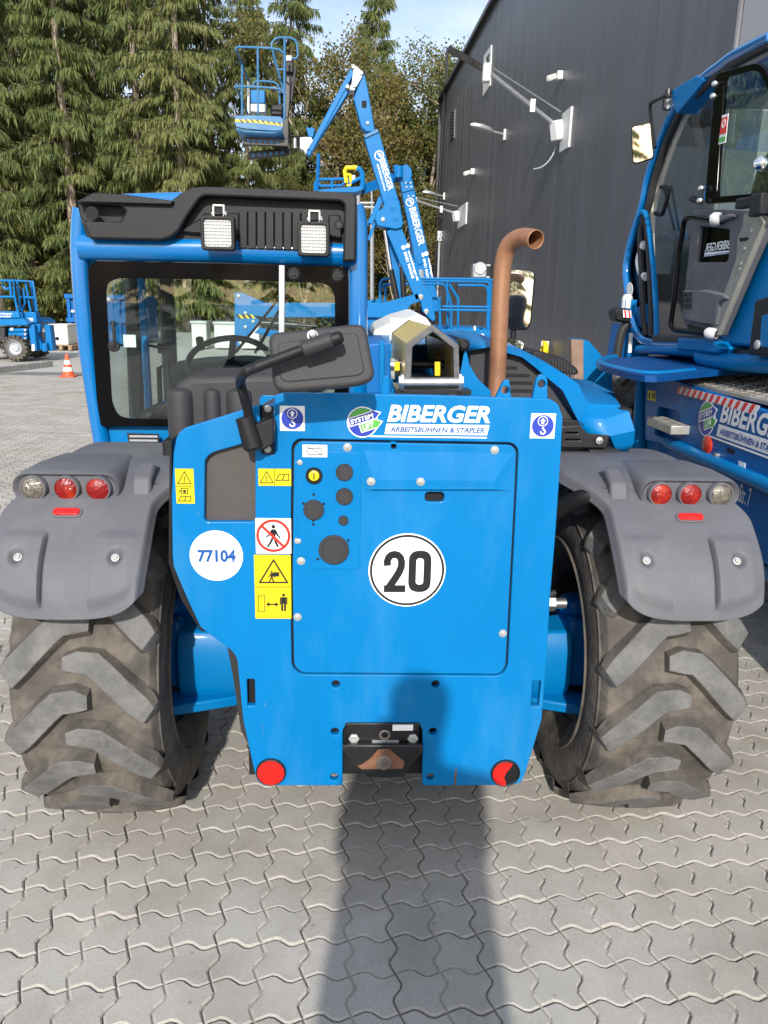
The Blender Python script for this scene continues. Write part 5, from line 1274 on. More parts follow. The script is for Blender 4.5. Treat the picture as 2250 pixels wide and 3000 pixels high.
# slewing platform with a rounded edge
ring_ = [(1759, 1066), (1765, 1057), (1800, 1049), (1890, 1043), (2050, 1045), (2320, 1052), (2320, 1076), (2200, 1080), (2100, 1085), (2030, 1091), (1960, 1098), (1925, 1101), (1890, 1100), (1850, 1094), (1820, 1086), (1775, 1074)]
rz_ = [PZ(x, y, 1.30) for x, y in ring_]
b = B(); b.prism(rz_, (0, 0, -.03)); pf = part(b, 'slew_platform', M('mesh_blue', (.001, .06, .22), .5, var=.3, spec=.2, scale=55), parent=ST)
b = B(); b.tube(bez([PZ(x, y, 1.285) for x, y in ((2030, 1092), (1960, 1099), (1925, 1102), (1890, 1101), (1850, 1095), (1820, 1088), (1775, 1076), (1760, 1067), (1766, 1057), (1800, 1049))], 5), .026, 12); part(b, 'platform_edge', 'blue', parent=pf)
slab('edge_sticker', YP(4.6), [YP(4.6).rect(1800, 1075, 1812, 1086)], .004, 'sticker_yellow', ST)
b = B(); b.cyl((2.95, 4.9, .95), (2.95, 4.9, 1.45), .62, 36); part(b, 'slew_ring', 'blue_deep', parent=ST)
b = B(); b.box((2.95, 5.0, 1.36), (1.7, 2.4, .12)); part(b, 'turret_base', 'blue_deep', parent=ST, bevel=.03)
for pts, r in (([(1872, 1024), (1950, 1026), (2030, 1030), (2080, 1036)], .030), ([(2055, 1044), (2075, 1052), (2150, 1062), (2330, 1068)], .045)):
    b = B(); b.tube(bez([PX(x, y, 1.98) for x, y in pts], 4), r, 12); part(b, 'turret_pipe', 'blue', parent=ST)
# outrigger with worn face
b = B(); b.prism([P(x, y, 5.05) for x, y in ((1709, 994), (1726, 1000), (1764, 1042), (1795, 1080), (1795, 1180), (1709, 1180))], (0, .35, 0)); og = part(b, 'outrigger', 'blue', parent=ST, bevel=.006)
b = B(); b.prism([P(x, y, 5.0) for x, y in ((1674, 994), (1709, 996), (1709, 1180), (1676, 1180))], (0, .06, 0)); part(b, 'outrigger_pad', M('worn_pad', (.26, .17, .12), .8, var=.35, scale=12, dirt=(.10, .06, .045), dirt_amt=.6), parent=og)
b = B(); b.prism([P(x, y, 6.1) for x, y in ((1770, 1070), (1900, 1080), (1900, 1200), (1740, 1180))], (0, .3, 0)); part(b, 'wheel_arch', 'blue_deep', parent=ST)
# wheels
wheel(-1, ST, V3((2.08, 5.62, .62)), 1.18)
wheel(1, ST, V3((3.85, 5.78, .62)), 1.18)
wheel(-1, ST, V3((2.12, 2.1, .62)), 1.18)
# cab: bent frame tube, seals, pillars
edge = [(2262, 106), (2250, 112), (2151, 163), (2112, 192), (2063, 229), (1991, 301), (1967, 341), (1931, 422), (1898, 524), (1883, 600), (1849, 709), (1836, 781), (1837, 826), (1846, 896), (1861, 962), (1880, 992), (1907, 1004), (1960, 1008), (2110, 1012)]
ew = [PX(x, y, 2.0) for x, y in edge]
b = B(); b.tube(bez(ew, 4), .030, 14); part(b, 'cab_frame', 'blue_gloss', parent=ST)
def inset_edge(dx, dy, X): return [PX(x + dx * (1 if y < 950 else .3), y + dy * (1 if y < 600 else (-1 if y > 950 else 0)), X) for x, y in edge]
b = B(); b.tube(bez([PX(x, y, 2.01) for x, y in ((2262, 128), (2155, 184), (2115, 214), (2072, 246), (2005, 315), (1984, 350), (1950, 428), (1918, 528), (1902, 600), (1878, 680), (1880, 780), (1885, 900), (1893, 985))], 4), .024, 10); part(b, 'door_seal', 'rubber', parent=ST)
b = B(); b.tube(bez([PX(x, y, 2.06) for x, y in ((2262, 140), (2160, 198), (2080, 256), (2020, 322), (2000, 356), (1968, 434), (1935, 534), (1916, 604), (1908, 690), (1912, 800), (1918, 985))], 4), .022, 10); part(b, 'inner_pillar', 'cream', parent=ST)
b = B(); b.tube(bez([PX(x, y, 1.99) for x, y in ((1883, 620), (1897, 640), (1912, 760), (1922, 900), (1924, 985))], 4), .018, 10); part(b, 'door_post', 'blue', parent=ST)
b = B(); b.tube(bez([PX(x, y, 2.0) for x, y in ((1893, 640), (1902, 760), (1908, 900), (1908, 985))], 4), .02, 10); part(b, 'door_seal', 'rubber', parent=ST)
# dark lower front glass panel with disc sticker, white grip behind it
slab('front_corner_panel', Plane((2.03, 0, 0), (-1, 0, 0)), [Plane((2.03, 0, 0), (-1, 0, 0)).poly([(1882, 640), (1896, 640), (1908, 985), (1885, 980), (1862, 940), (1846, 830), (1848, 760)])], .01, 'black_gloss', ST)
slab('disc_sticker', Plane((2.0, 0, 0), (-1, 0, 0)), [Plane((2.0, 0, 0), (-1, 0, 0)).poly([(1859 + 9 * math.cos(i * .3927), 848 + 21 * math.sin(i * .3927)) for i in range(16)])], .002, 'white_sticker', ST, off=.035)
b = B(); b.tube(bez([PX(x, y, 2.02) for x, y in ((1888, 712), (1880, 735), (1872, 765), (1880, 800), (1892, 812))], 4), .026, 10); part(b, 'grip', 'white', parent=ST)
slab('corner_guard', Plane((2.015, 0, 0), (-1, 0, 0)), [Plane((2.015, 0, 0), (-1, 0, 0)).poly([(1856, 905), (1893, 890), (1896, 965), (1868, 955)])], .01, 'blue_deep', ST)
# far side of the cab: windows, roof, floor, front
b = B(); b.quad((2.95, 3.2, 1.95), (2.95, 5.6, 1.95), (2.95, 5.2, 2.95), (2.95, 3.2, 3.0)); part(b, 'far_window', 'tint_glass', parent=ST, smooth=0, solid=.006)
b = B(); b.prism([(2.93, 3.2, 1.38), (2.93, 5.65, 1.38), (2.93, 5.65, 1.95), (2.93, 3.2, 1.95)], (.06, 0, 0)); part(b, 'far_panel', 'dark_plastic', parent=ST)
b = B(); b.prism([(2.02, 3.0, 1.36), (2.96, 3.0, 1.36), (2.96, 5.5, 1.36), (2.02, 5.5, 1.36)], (0, 0, .05)); part(b, 'cab_floor', 'dark_plastic', parent=ST)
rf_ = [PX(x, y, 2.0) for x, y in ((2420, 60), (2262, 110), (2151, 165), (2063, 231), (1991, 303))]
b = B(); b.loft([rf_, [p + V3((.96, 0, .02)) for p in rf_]]); part(b, 'cab_roof', 'blue_gloss', parent=ST, solid=.03)
fr_ = [PX(x, y, 2.0) for x, y in ((1991, 305), (1931, 424), (1883, 602), (1849, 711), (1837, 800))]
b = B(); b.loft([fr_, [p + V3((.95, .15, 0)) for p in fr_]]); part(b, 'windscreen', 'tint_glass', parent=ST, smooth=0)
b = B(); b.tube(bez([p + V3((.95, .15, 0)) for p in fr_], 4), .04, 10); part(b, 'far_pillar', 'blue_deep', parent=ST)
fr2 = [PX(x, y, 2.0) for x, y in ((1837, 800), (1846, 896), (1861, 962), (1890, 998))]
b = B(); b.loft([fr2, [p + V3((.95, .1, 0)) for p in fr2]]); part(b, 'front_skirt', 'dark_plastic', parent=ST)
# console, seat, wiper, grab bar inside
b = B(); b.prism([PX(x, y, 2.35) for x, y in ((1905, 700), (1935, 675), (1968, 690), (1975, 730), (1950, 900), (1925, 960), (1905, 960))], (.16, 0, 0)); part(b, 'console', 'grey_plastic', parent=ST, bevel=.02)
b = B(); b.prism([PX(x, y, 2.62) for x, y in ((1960, 705), (2040, 700), (2040, 740), (1962, 742))], (.12, 0, 0)); part(b, 'dash_top', 'cast_white', parent=ST, bevel=.02)
b = B(); b.prism([PX(x, y, 2.6) for x, y in ((1955, 740), (2050, 740), (2050, 970), (1940, 970))], (.2, 0, 0)); part(b, 'dash_body', 'black_plastic', parent=ST, bevel=.02)
b = B(); b.prism([PX(x, y, 2.3) for x, y in ((2215, 470), (2250, 430), (2330, 430), (2330, 640), (2195, 640), (2180, 600))], (.45, 0, 0)); part(b, 'seat', 'black_plastic', parent=ST, bevel=.05, seg=3)
for pts in ([(1967, 545), (1990, 680)], [(1944, 545), (1980, 690)]):
    b = B(); b.cyl(PX(*pts[0], 2.5), PX(*pts[1], 2.5), .009, 8); part(b, 'wiper', 'black_plastic', parent=ST)
b = B(); b.tube(bez([PX(x, y, 2.05) for x, y in ((1937, 548), (1955, 552), (1958, 568), (1945, 615), (1938, 628), (1920, 625))], 4), .014, 10); part(b, 'grab_bar', 'black_plastic', parent=ST)
b = B(); b.prism([PX(x, y, 2.4) for x, y in ((2010, 350), (2035, 320), (2055, 330), (2050, 365), (2020, 375))], (.12, 0, 0)); part(b, 'roof_console', 'black_plastic', parent=ST, bevel=.02)
b = B(); b.prism([PX(x, y, 2.3) for x, y in ((2054, 318), (2080, 310), (2082, 370), (2056, 370))], (.08, 0, 0)); part(b, 'roof_console', 'black_plastic', parent=ST, bevel=.015)
# open door: lower leaf
dr = slab('door', S4, [rnd(S4.poly([(2029, 618), (2044, 613), (2184, 618), (2236, 640), (2246, 650), (2185, 790), (2104, 985), (2060, 962), (2006, 948), (1996, 930), (2006, 841), (2026, 662)]), .015), rnd(S4.poly([(2050, 662), (2136, 672), (2133, 760), (2124, 768), (2038, 768)]), .012)], .05, 'grey_plastic', ST, .008)
slab('door_window', S4, [rnd(S4.poly([(2048, 660), (2138, 670), (2134, 762), (2126, 770), (2036, 770)]), .012)], .008, 'black_gloss', dr, off=-.02)
u0, v0 = S4.pt(2057, 728); u1, _ = S4.pt(2134, 728); v1 = S4.pt(2095, 708)[1]
bx0 = (S4.pt(2057, 735)[0], S4.pt(2095, 733)[1], S4.pt(2131, 733)[0], S4.pt(2095, 708)[1])
letters('lettering', 'BIBERGER', S4, bx0, 'white_sticker', dr, off=-.014, shear=-.1, bold=.02, flip=True)
slab('sticker_bar', S4, [S4.poly([(2057, 740), (2131, 733), (2130, 742), (2056, 752)])], .001, 'white_sticker', dr, off=-.014, smooth=0)
letters('lettering', 'ARBEITSBÜHNEN & STAPLER', S4, (S4.pt(2059, 748)[0], S4.pt(2095, 748)[1], S4.pt(2129, 745)[0], S4.pt(2095, 740)[1]), 'logo_blue', dr, off=-.0125, flip=True)
tr = slab('door_trim', S4, [rnd(S4.poly([(2186, 622), (2222, 612), (2246, 650), (2185, 792), (2106, 985), (2086, 965), (2130, 850), (2162, 760), (2166, 700), (2180, 665)]), .012)], .03, M('door_beige', (.24, .235, .20), .6, var=.1), dr, .006, off=.012)
for x, y in ((2202, 675), (2182, 728), (2172, 772), (2168, 788)):
    b = B(); b.lathe(PX(x, y, S4.p0.x - .012), (-1, 0, 0), [(.009, 0), (.009, .004), (.0001, .005)], 12); part(b, 'screw', 'zinc', parent=dr)
slab('latch_slot', S4, [rnd(S4.poly([(2174, 697), (2200, 695), (2198, 704), (2176, 708)]), .004)], .004, 'hole', dr, off=.0145)
b = B(); b.tube(bez([PX(x, y, 1.87) for x, y in ((2080, 644), (2060, 641), (2030, 636), (2014, 638), (2004, 652), (1998, 690), (1988, 751), (1976, 870), (1966, 944), (1969, 960), (1982, 968), (2030, 973), (2062, 977))], 4), .0145, 12); part(b, 'door_bar', 'black_gloss', parent=dr)
for x, y, r in ((2090, 642, .034), (2074, 977, .030)):
    b = B(); c = PX(x, y, 1.885); b.lathe(c + V3((.02, 0, 0)), (-.55, .8, .1), [(r * .8, -.03), (r, -.01), (r, .02), (r * .7, .035), (.0001, .035)], 20); part(b, 'bar_knob', 'cast_white', parent=dr)
b = B(); b.prism([PX(x, y, 1.90) for x, y in ((2090, 630), (2140, 626), (2148, 635), (2110, 650), (2094, 655))], (.05, 0, 0)); part(b, 'door_pull', 'grey_plastic', parent=dr, bevel=.012)
b = B(); b.prism([PX(x, y, 1.90) for x, y in ((1998, 850), (2060, 848), (2118, 860), (2128, 875), (2104, 885), (2095, 955), (2060, 952), (2004, 940))], (.06, 0, 0)); pk = part(b, 'door_pocket', 'grey_plastic', parent=dr, bevel=.012)
for i in range(2):
    for j in range(3):
        b = B(); x = 2003 + i * 14; y = 856 + j * 17; b.prism([PX(a, c, 1.894) for a, c in ((x, y), (x + 10, y), (x + 9, y + 13), (x - 1, y + 13))], (.012, 0, 0)); part(b, 'pocket_slot', 'black_plastic', parent=pk)
# open upper door glass
gl = [(2097, 214), (2217, 182), (2240, 196), (2300, 330), (2330, 560), (2220, 588), (2063, 598), (2080, 400)]
fr3 = slab('upper_door_frame', Plane((1.91, 0, 0), (-1, 0, 0)), [rnd(Plane((1.91, 0, 0), (-1, 0, 0)).poly(gl), .04, 4), rnd(Plane((1.91, 0, 0), (-1, 0, 0)).poly([(2122, 228), (2208, 206), (2226, 214), (2280, 340), (2305, 545), (2215, 566), (2098, 576), (2108, 420)]), .03, 4)], .02, 'black_gloss', ST, .004)
slab('upper_door_glass', Plane((1.915, 0, 0), (-1, 0, 0)), [rnd(Plane((1.915, 0, 0), (-1, 0, 0)).poly([(2122, 228), (2208, 206), (2226, 214), (2280, 340), (2305, 545), (2215, 566), (2098, 576), (2108, 420)]), .03, 4)], .006, glass('door_pane', (.86, .93, .90), .0, fk=.35), fr3)
b = B(); b.tube([PX(x, y, 1.97) for x, y in ((2118, 228), (2108, 330), (2090, 460), (2072, 585))], .02, 8); part(b, 'hinge_post', 'blue', parent=fr3)
for x, y in ((2095, 246), (2090, 282), (2055, 552), (2051, 588)):
    b = B(); c = PX(x, y, 1.89); b.lathe(c, (-.7, -.6, 0), [(.014, -.02), (.014, .012), (.009, .016), (.0001, .018)], 12); part(b, 'hinge_bolt', 'zinc', parent=fr3)
st = slab('door_sticker', Plane((1.905, 0, 0), (-1, 0, 0)), [Plane((1.905, 0, 0), (-1, 0, 0)).poly([(2117, 338), (2136, 332), (2127, 418), (2106, 424)])], .002, 'white_sticker', fr3, off=.003)
slab('sticker_field', Plane((1.905, 0, 0), (-1, 0, 0)), [Plane((1.905, 0, 0), (-1, 0, 0)).poly([(2117, 346), (2134, 341), (2129, 390), (2110, 395)])], .001, 'print_red', fr3, off=.0045, smooth=0)
sp9 = Plane((1.905, 0, 0), (-1, 0, 0))
slab('sticker_ring', sp9, [sp9.circ(2123, 362, .021, 20), sp9.circ(2123, 362, .013, 20)], .001, 'white_sticker', fr3, off=.0055, smooth=0)
slab('sticker_foot', sp9, [sp9.poly([(2109, 404), (2127, 399), (2126, 413), (2107, 418)])], .001, 'sticker_green', fr3, off=.0045, smooth=0)
b = B(); b.cyl(PX(2056, 590, 1.95), PX(2026, 582, 1.93), .018, 10); part(b, 'gas_strut', 'black_plastic', parent=fr3)
b = B(); b.bar(PX(2165, 598, 1.88), PX(2215, 590, 1.88), .045, .05); b.box(PX(2225, 600, 1.88), (.05, .1, .1)); part(b, 'door_catch', 'black_plastic', parent=dr, bevel=.01)
b = B(); b.lathe(PX(2228, 478, 1.89), (-.6, -.8, 0), [(.03, -.05), (.03, .0), (.018, .01), (.0001, .012)], 16); part(b, 'catch_button', 'chrome', parent=fr3)
# blue bodywork behind the door, black framed guard at the frame's edge
b = B(); b.prism([PX(x, y, 2.0) for x, y in ((2255, 640), (2320, 560), (2400, 560), (2400, 1030), (2118, 1010), (2110, 992), (2170, 830))], (.9, 0, 0)); part(b, 'cab_rear_wall', 'blue', parent=ST, bevel=.015)
slab('body_seam', S3, [S3.poly([(2264, 672), (2270, 676), (2180, 880), (2166, 888), (2170, 876)])], .004, 'rubber', ST, off=.016)
b = B(); b.prism([PX(x, y, 1.90) for x, y in ((2210, 880), (2300, 850), (2300, 1050), (2190, 1040), (2192, 1022))], (.05, 0, 0)); bg = part(b, 'guard_frame', 'black_plastic', parent=ST, bevel=.012)
b = B(); b.prism([PX(x, y, 1.895) for x, y in ((2232, 925), (2300, 905), (2300, 1020), (2225, 1015))], (.02, 0, 0)); part(b, 'guard_infill', 'blue', parent=bg)
b = B(); b.lathe(PX(2220, 1010, 1.895), (-1, 0, 0), [(.022, 0), (.022, .008), (.012, .012), (.0001, .012)], 16); part(b, 'bolt', 'zinc_white', parent=bg)
slab('rear_sticker', S3, [S3.poly([(2243, 648), (2252, 640), (2250, 672), (2234, 676)])], .002, 'white_sticker', ST, off=.02)
b = B(); b.prism([PX(x, y, 1.93) for x, y in ((1985, 988), (2095, 1000), (2108, 1020), (2096, 1036), (1980, 1025))], (.2, 0, 0)); part(b, 'cab_step', 'blue', parent=ST, bevel=.012)
b = B(); b.prism([PX(x, y, 1.97) for x, y in ((1905, 980), (1990, 985), (1990, 1005), (1912, 1003))], (.3, 0, 0)); part(b, 'cab_sill', 'dark_plastic', parent=ST, bevel=.01)
# mirror on its bracket
b = B(); b.prism([PX(x, y, 1.97) for x, y in ((1967, 265), (2039, 221), (2058, 226), (2063, 236), (1982, 334), (1969, 300))], (.12, 0, 0)); mbk = part(b, 'mirror_bracket', 'blue', parent=ST, bevel=.006)
b = B(); b.cyl(PX(1958, 264, 1.95), PX(1957, 286, 1.95), .022, 12); b.bar(PX(1954, 290, 1.95), PX(1952, 322, 1.95), .03, .04); part(b, 'arm_joint', 'black_metal', parent=mbk)
for y in (293, 314):
    b = B(); b.lathe(PX(1960, y, 1.93), (-.8, -.6, 0), [(.012, -.01), (.012, .012), (.0001, .014)], 10); part(b, 'bolt', 'zinc', parent=mbk)
b = B(); b.tube(bez([PX(x, y, 1.9) for x, y in ((1955, 278), (1912, 299), (1905, 308), (1905, 330), (1914, 400), (1919, 432))], 5), .011, 10); part(b, 'mirror_arm', 'black_plastic', parent=mbk)
c = PX(1882, 420, 1.86); mpl = Plane(c, (-.35, -1, -.09))
mm = slab('cab_mirror', mpl, [rnd(mpl.poly([(1848, 370), (1904, 359), (1911, 366), (1917, 464), (1863, 481), (1853, 476)]), .02, 4)], .03, 'black_plastic', ST, .006)
slab('mirror_glass', mpl, [rnd(mpl.poly([(1851, 373), (1903, 362), (1908, 368), (1913, 461), (1864, 477), (1856, 473)]), .02, 4)], .002, 'mirror', mm, off=.002)
# front lamp cluster and tags at the cab foot
b = B(); b.prism([P(x, y, 5.35) for x, y in ((1800, 912), (1810, 900), (1846, 905), (1850, 948), (1804, 940))], (0, .15, 0)); fl = part(b, 'front_lamp', 'black_plastic', parent=ST, bevel=.015)
slab('tag', YP(5.33), [YP(5.33).poly([(1825, 908), (1849, 910), (1850, 931), (1826, 930)])], .004, 'white_sticker', fl)
for x in (1828, 1840): slab('stripe', YP(5.33), [YP(5.33).poly([(x, 909), (x + 5, 909), (x + 8, 930), (x + 3, 930)])], .002, 'print_red', fl, off=.002, smooth=0)
b = B(); b.lathe(P(1837, 885, 5.4), (0, 0, 1), [(.035, -.04), (.035, .03), (.025, .05), (.0001, .055)], 16); part(b, 'marker_beacon', 'cast_white', parent=ST)
b = B(); b.box(P(1840, 900, 5.42), (.08, .1, .1)); part(b, 'beacon_bracket', 'blue', parent=ST)
b = B(); b.tube(bez([P(x, y, 5.4) for x, y in ((1842, 945), (1825, 965), (1815, 1000), (1808, 1050))], 5), .03, 10); part(b, 'fat_hose', 'rubber', parent=ST)
b = B(); b.prism([P(x, y, 5.45) for x, y in ((1835, 950), (1900, 1000), (1900, 1050), (1818, 1048))], (0, .3, 0)); part(b, 'turret_side', 'blue_deep', parent=ST)
slab('type_sticker', YP(5.44), [YP(5.44).poly([(1843, 976), (1855, 974), (1850, 1033), (1840, 1034)])], .003, 'white_sticker', ST)
# ------------------------------------------------------------------ boom lifts and platforms in the middle distance
def beam(name, p0, p1, w0, w1, Y, dep, mat, root, bevel=.01, Y1=None):
    """box boom: drawn between two pixels at depth Y, width in pixels, real depth"""
    a = P(*p0, Y); c = P(*p1, Y1 or Y); s0 = mpp(*p0, Y); s1 = mpp(*p1, Y1 or Y)
    d = (c - a); d.y = 0; d = d.normalized(); n = V3((-d.z, 0, d.x))
    b = B(); q = [a + n * w0 * s0 / 2, a - n * w0 * s0 / 2, c - n * w1 * s1 / 2, c + n * w1 * s1 / 2]
    b.prism(q, (0, dep, 0)); return part(b, name, mat, parent=root, bevel=bevel)
def pz(name, pts, Y, dep, mat, root, bevel=.01):
    b = B(); b.prism([P(x, y, Y) for x, y in pts], (0, dep, 0)); return part(b, name, mat, parent=root, bevel=bevel)
def rail(name, pts, Y, r, root, mat='blue_far', n=4, smooth_=False):
    q = [P(p[0], p[1], p[2] if len(p) > 2 else Y) for p in pts]
    b = B(); b.tube(bez(q, n) if smooth_ else q, r, 8); return part(b, name, mat, parent=root)
def slant_text(s, p0, p1, hpx, Y, root, mat='white_sticker', side=0, bold=.02, shear=0, off=.004):
    """lettering that runs along a boom from p0 to p1"""
    a = P(*p0, Y); c = P(*p1, Y); u = (c - a).normalized(); pl = Plane(a, (0, -1, 0), u)
    L = (c - a).length; h = hpx * mpp(*p0, Y)
    return letters('lettering', s, pl, (0, -h / 2 + side * h, L, h / 2 + side * h), mat, root, off=off, bold=bold, shear=shear)
def ring_mark(px, py, r, Y, root):
    pl = YP(Y); k = mpp(px, py, Y)
    o = slab('badge_ring', pl, [pl.circ(px, py, r * k, 20), pl.circ(px, py, r * k * .78, 20)], .004, 'white_sticker', root, off=.006, smooth=0)
    slab('badge_arrow', pl, [pl.poly([(px - r * .4, py - r * .5), (px + r * .1, py - r * .6), (px + r * .6, py + r * .1), (px + r * .3, py + r * .6), (px - r * .1, py + .1)])], .004, 'white_sticker', root, off=.006, smooth=0)
def dot_mark(px, py, r, Y, root):
    pl = YP(Y); k = mpp(px, py, Y); slab('symbol', pl, [pl.circ(px, py, r * k, 14)], .004, 'white_sticker', root, off=.006, smooth=0)
def simple_wheel(c, r, w_, root, mat='carcass', hub='cast_white'):
    b = B(); b.lathe(c, (1, 0, 0), [(r * .55, -w_ / 2), (r * .9, -w_ / 2), (r, -w_ * .3), (r, w_ * .3), (r * .9, w_ / 2), (r * .55, w_ / 2), (r * .55, -w_ / 2)], 28); o = part(b, 'wheel', mat, parent=root)
    b = B(); b.lathe(c, (1, 0, 0), [(.0001, -w_ * .3), (r * .3, -w_ * .3), (r * .55, -w_ * .42), (r * .55, w_ * .42), (r * .3, w_ * .3), (.0001, w_ * .3)], 24); part(b, 'rim', hub, parent=o)

# --- articulated boom lift with its cage high in the air
AY = 15.0
AL = thing('boom_lift', 'blue articulated boom lift with its cage raised high against the spruces', 'boom lift', (P(1100, 1000, AY).x, AY, 0))
pz('lower_arm', [(687, 858), (706, 857), (774, 887), (1124, 887), (1215, 862), (1240, 850), (1258, 862), (1262, 905), (1238, 880), (1205, 892), (1176, 928), (1125, 930), (778, 930), (745, 925), (760, 940), (750, 960), (722, 985), (700, 1016), (687, 1014)], AY, .34, 'blue_far', AL)
pl = YP(AY)
for x in (689, 706, 723):
    slab('hazard_stripe', pl, [pl.poly([(x, 920), (x + 9, 921), (x + 18, 933), (x + 9, 932)])], .004, 'print_black', AL, off=.006, smooth=0)
    slab('hazard_stripe', pl, [pl.poly([(x + 9, 921), (x + 17, 922), (x + 26, 934), (x + 18, 933)])], .004, 'sticker_yellow', AL, off=.006, smooth=0)
for x, y in ((699, 867), (719, 917), (719, 958), (742, 942), (704, 1005)):
    b = B(); b.lathe(P(x, y, AY), (0, -1, 0), [(.03, 0), (.03, .03), (.0001, .035)], 12); part(b, 'pivot_pin', 'zinc_white', parent=AL)
b = B(); b.cyl(P(755, 945, AY + .1), P(870, 952, AY + .1), .055, 14); b.cyl(P(870, 952, AY + .1), P(930, 956, AY + .1), .03, 12); part(b, 'cylinder', 'black_metal', parent=AL)
pz('lower_arm', [(745, 975), (760, 960), (900, 985), (1180, 985), (1180, 1010), (890, 1012)], AY + .05, .25, 'blue_far', AL)
pz('turret', [(1070, 930), (1120, 934), (1122, 955), (1160, 960), (1185, 985), (1185, 1030), (1070, 1030)], AY + .1, 1.2, 'blue_far', AL)
pz('turret_cover', [(1170, 912), (1250, 908), (1252, 965), (1165, 965)], AY + .4, .6, 'dark_plastic', AL)
# main riser
beam('riser_boom', (1153, 668), (1236, 872), 44, 38, AY, .26, 'blue_far', AL)
pz('riser_foot', [(1216, 850), (1252, 842), (1266, 868), (1276, 935), (1268, 942), (1238, 912), (1232, 880)], AY - .02, .30, 'blue_far', AL)
for x, y in ((1233, 869), (1249, 912)):
    b = B(); b.lathe(P(x, y, AY - .02), (0, -1, 0), [(.045, 0), (.045, .02), (.02, .03), (.0001, .04)], 12); b.bar(P(x, y - 8, AY - .04), P(x, y + 10, AY - .04), .03, .02); part(b, 'pivot_pin', 'zinc_white', parent=AL)
pz('gusset', [(1102, 618), (1120, 612), (1128, 590), (1140, 575), (1170, 586), (1182, 655), (1176, 668), (1160, 672), (1106, 662), (1098, 640)], AY - .06, .36, 'blue_far', AL, .02)
b = B(); b.lathe(P(1122, 643, AY - .06), (0, -1, 0), [(.035, 0), (.035, .02), (.0001, .025)], 12); part(b, 'pivot_pin', 'zinc_white', parent=AL)
for x, y in ((1151, 606), (1160, 637)):
    b = B(); b.lathe(P(x, y, AY - .06), (0, -1, 0), [(.05, 0), (.05, .012), (.0001, .014)], 16); part(b, 'pin_cover', 'blue_far', parent=AL)
beam('upper_boom', (1088, 392), (1152, 612), 46, 44, AY, .26, 'blue_far', AL)
pz('boom_head', [(1046, 260), (1062, 215), (1068, 216), (1078, 262), (1098, 378), (1094, 386), (1074, 386), (1058, 372), (1036, 288)], AY - .02, .30, 'blue_far', AL, .015)
slab('boom_slot', YP(AY - .02), [rnd(YP(AY - .02).rect(1060, 295, 1074, 316), .02)], .004, 'hole', AL, off=.004)
b = B(); b.lathe(P(1077, 361, AY - .02), (0, -1, 0), [(.026, 0), (.026, .02), (.0001, .025)], 12); part(b, 'pivot_pin', 'zinc_white', parent=AL)
beam('boom_collar', (1086, 386), (1090, 396), 44, 44, AY - .03, .32, 'blue_pale', AL)
beam('link_arm', (1118, 578), (1084, 655), 17, 14, AY + .1, .1, 'blue_far', AL); beam('link_arm', (1098, 652), (1080, 704), 9, 8, AY + .1, .08, 'blue_far', AL); beam('link_arm', (1103, 615), (1076, 660), 10, 10, AY + .2, .08, 'blue_far', AL)
beam('parallel_arm', (1142, 672), (1172, 885), 30, 26, AY + .25, .14, 'blue_far', AL)
b = B(); b.cyl(P(1128, 676, AY + .15), P(1147, 800, AY + .15), .035, 12); part(b, 'piston_rod', 'chrome', parent=AL)
b = B(); b.cyl(P(1145, 790, AY + .15), P(1163, 876, AY + .15), .055, 12); part(b, 'cylinder', 'black_metal', parent=AL)
b = B(); b.cyl(P(1178, 780, AY + .1), P(1183, 870, AY + .1), .05, 12); part(b, 'cylinder', 'black_metal', parent=AL)
beam('cover_strip', (1165, 690), (1178, 790), 15, 12, AY + .2, .08, 'cast_white', AL)
ring_mark(1111, 456, 14, AY, AL)
slant_text('BIBERGER', (1119, 467), (1146, 556), 18, AY, AL, side=.0)
slant_text('ARBEITSBÜHNEN & STAPLER', (1105, 480), (1128, 560), 6, AY, AL, bold=.03, side=.2)
slant_text('www.biberger.de', (1196, 734), (1224, 822), 9, AY, AL, bold=.04); slant_text('09451 9441510', (1186, 738), (1210, 815), 9, AY, AL, bold=.04)
dot_mark(1195, 720, 6, AY, AL); dot_mark(1182, 725, 6, AY, AL)
# jib to the cage
beam('jib_boom', (1033, 206), (908, 440), 15, 15, AY - .02, .2, 'blue_far', AL); beam('jib_boom', (1018, 262), (899, 452), 13, 17, AY, .2, 'blue_far', AL)
beam('jib_web', (1024, 232), (912, 440), 12, 12, AY + .06, .1, 'blue_deep', AL)
pz('knuckle', [(1036, 192), (1046, 194), (1066, 213), (1060, 228), (1038, 266), (1022, 262), (1030, 244)], AY - .06, .3, 'galv', AL)
for x, y in ((1035, 196), (1058, 214), (1038, 251), (1018, 254)):
    b = B(); b.lathe(P(x, y, AY - .06), (0, -1, 0), [(.03, 0), (.03, .03), (.0001, .03)], 10); part(b, 'pivot_pin', 'zinc_white', parent=AL)
pz('jib_lug', [(896, 372), (906, 374), (922, 375), (918, 402), (904, 402)], AY - .04, .24, 'blue_far', AL)
pz('rotator', [(878, 402), (912, 400), (918, 412), (900, 440), (896, 456), (890, 440), (878, 436)], AY - .03, .26, 'galv', AL)
for q in ([(848, 398), (877, 400), (877, 437), (848, 436)],):
    b = B(); b.tube([P(x, y, AY) for x, y in q] + [P(*q[0], AY)], .022, 8); part(b, 'rotator_frame', 'black_metal', parent=AL)
b = B(); b.cyl(P(864, 402, AY + .05), P(864, 434, AY + .05), .04, 12); part(b, 'rotator_motor', 'galv', parent=AL)
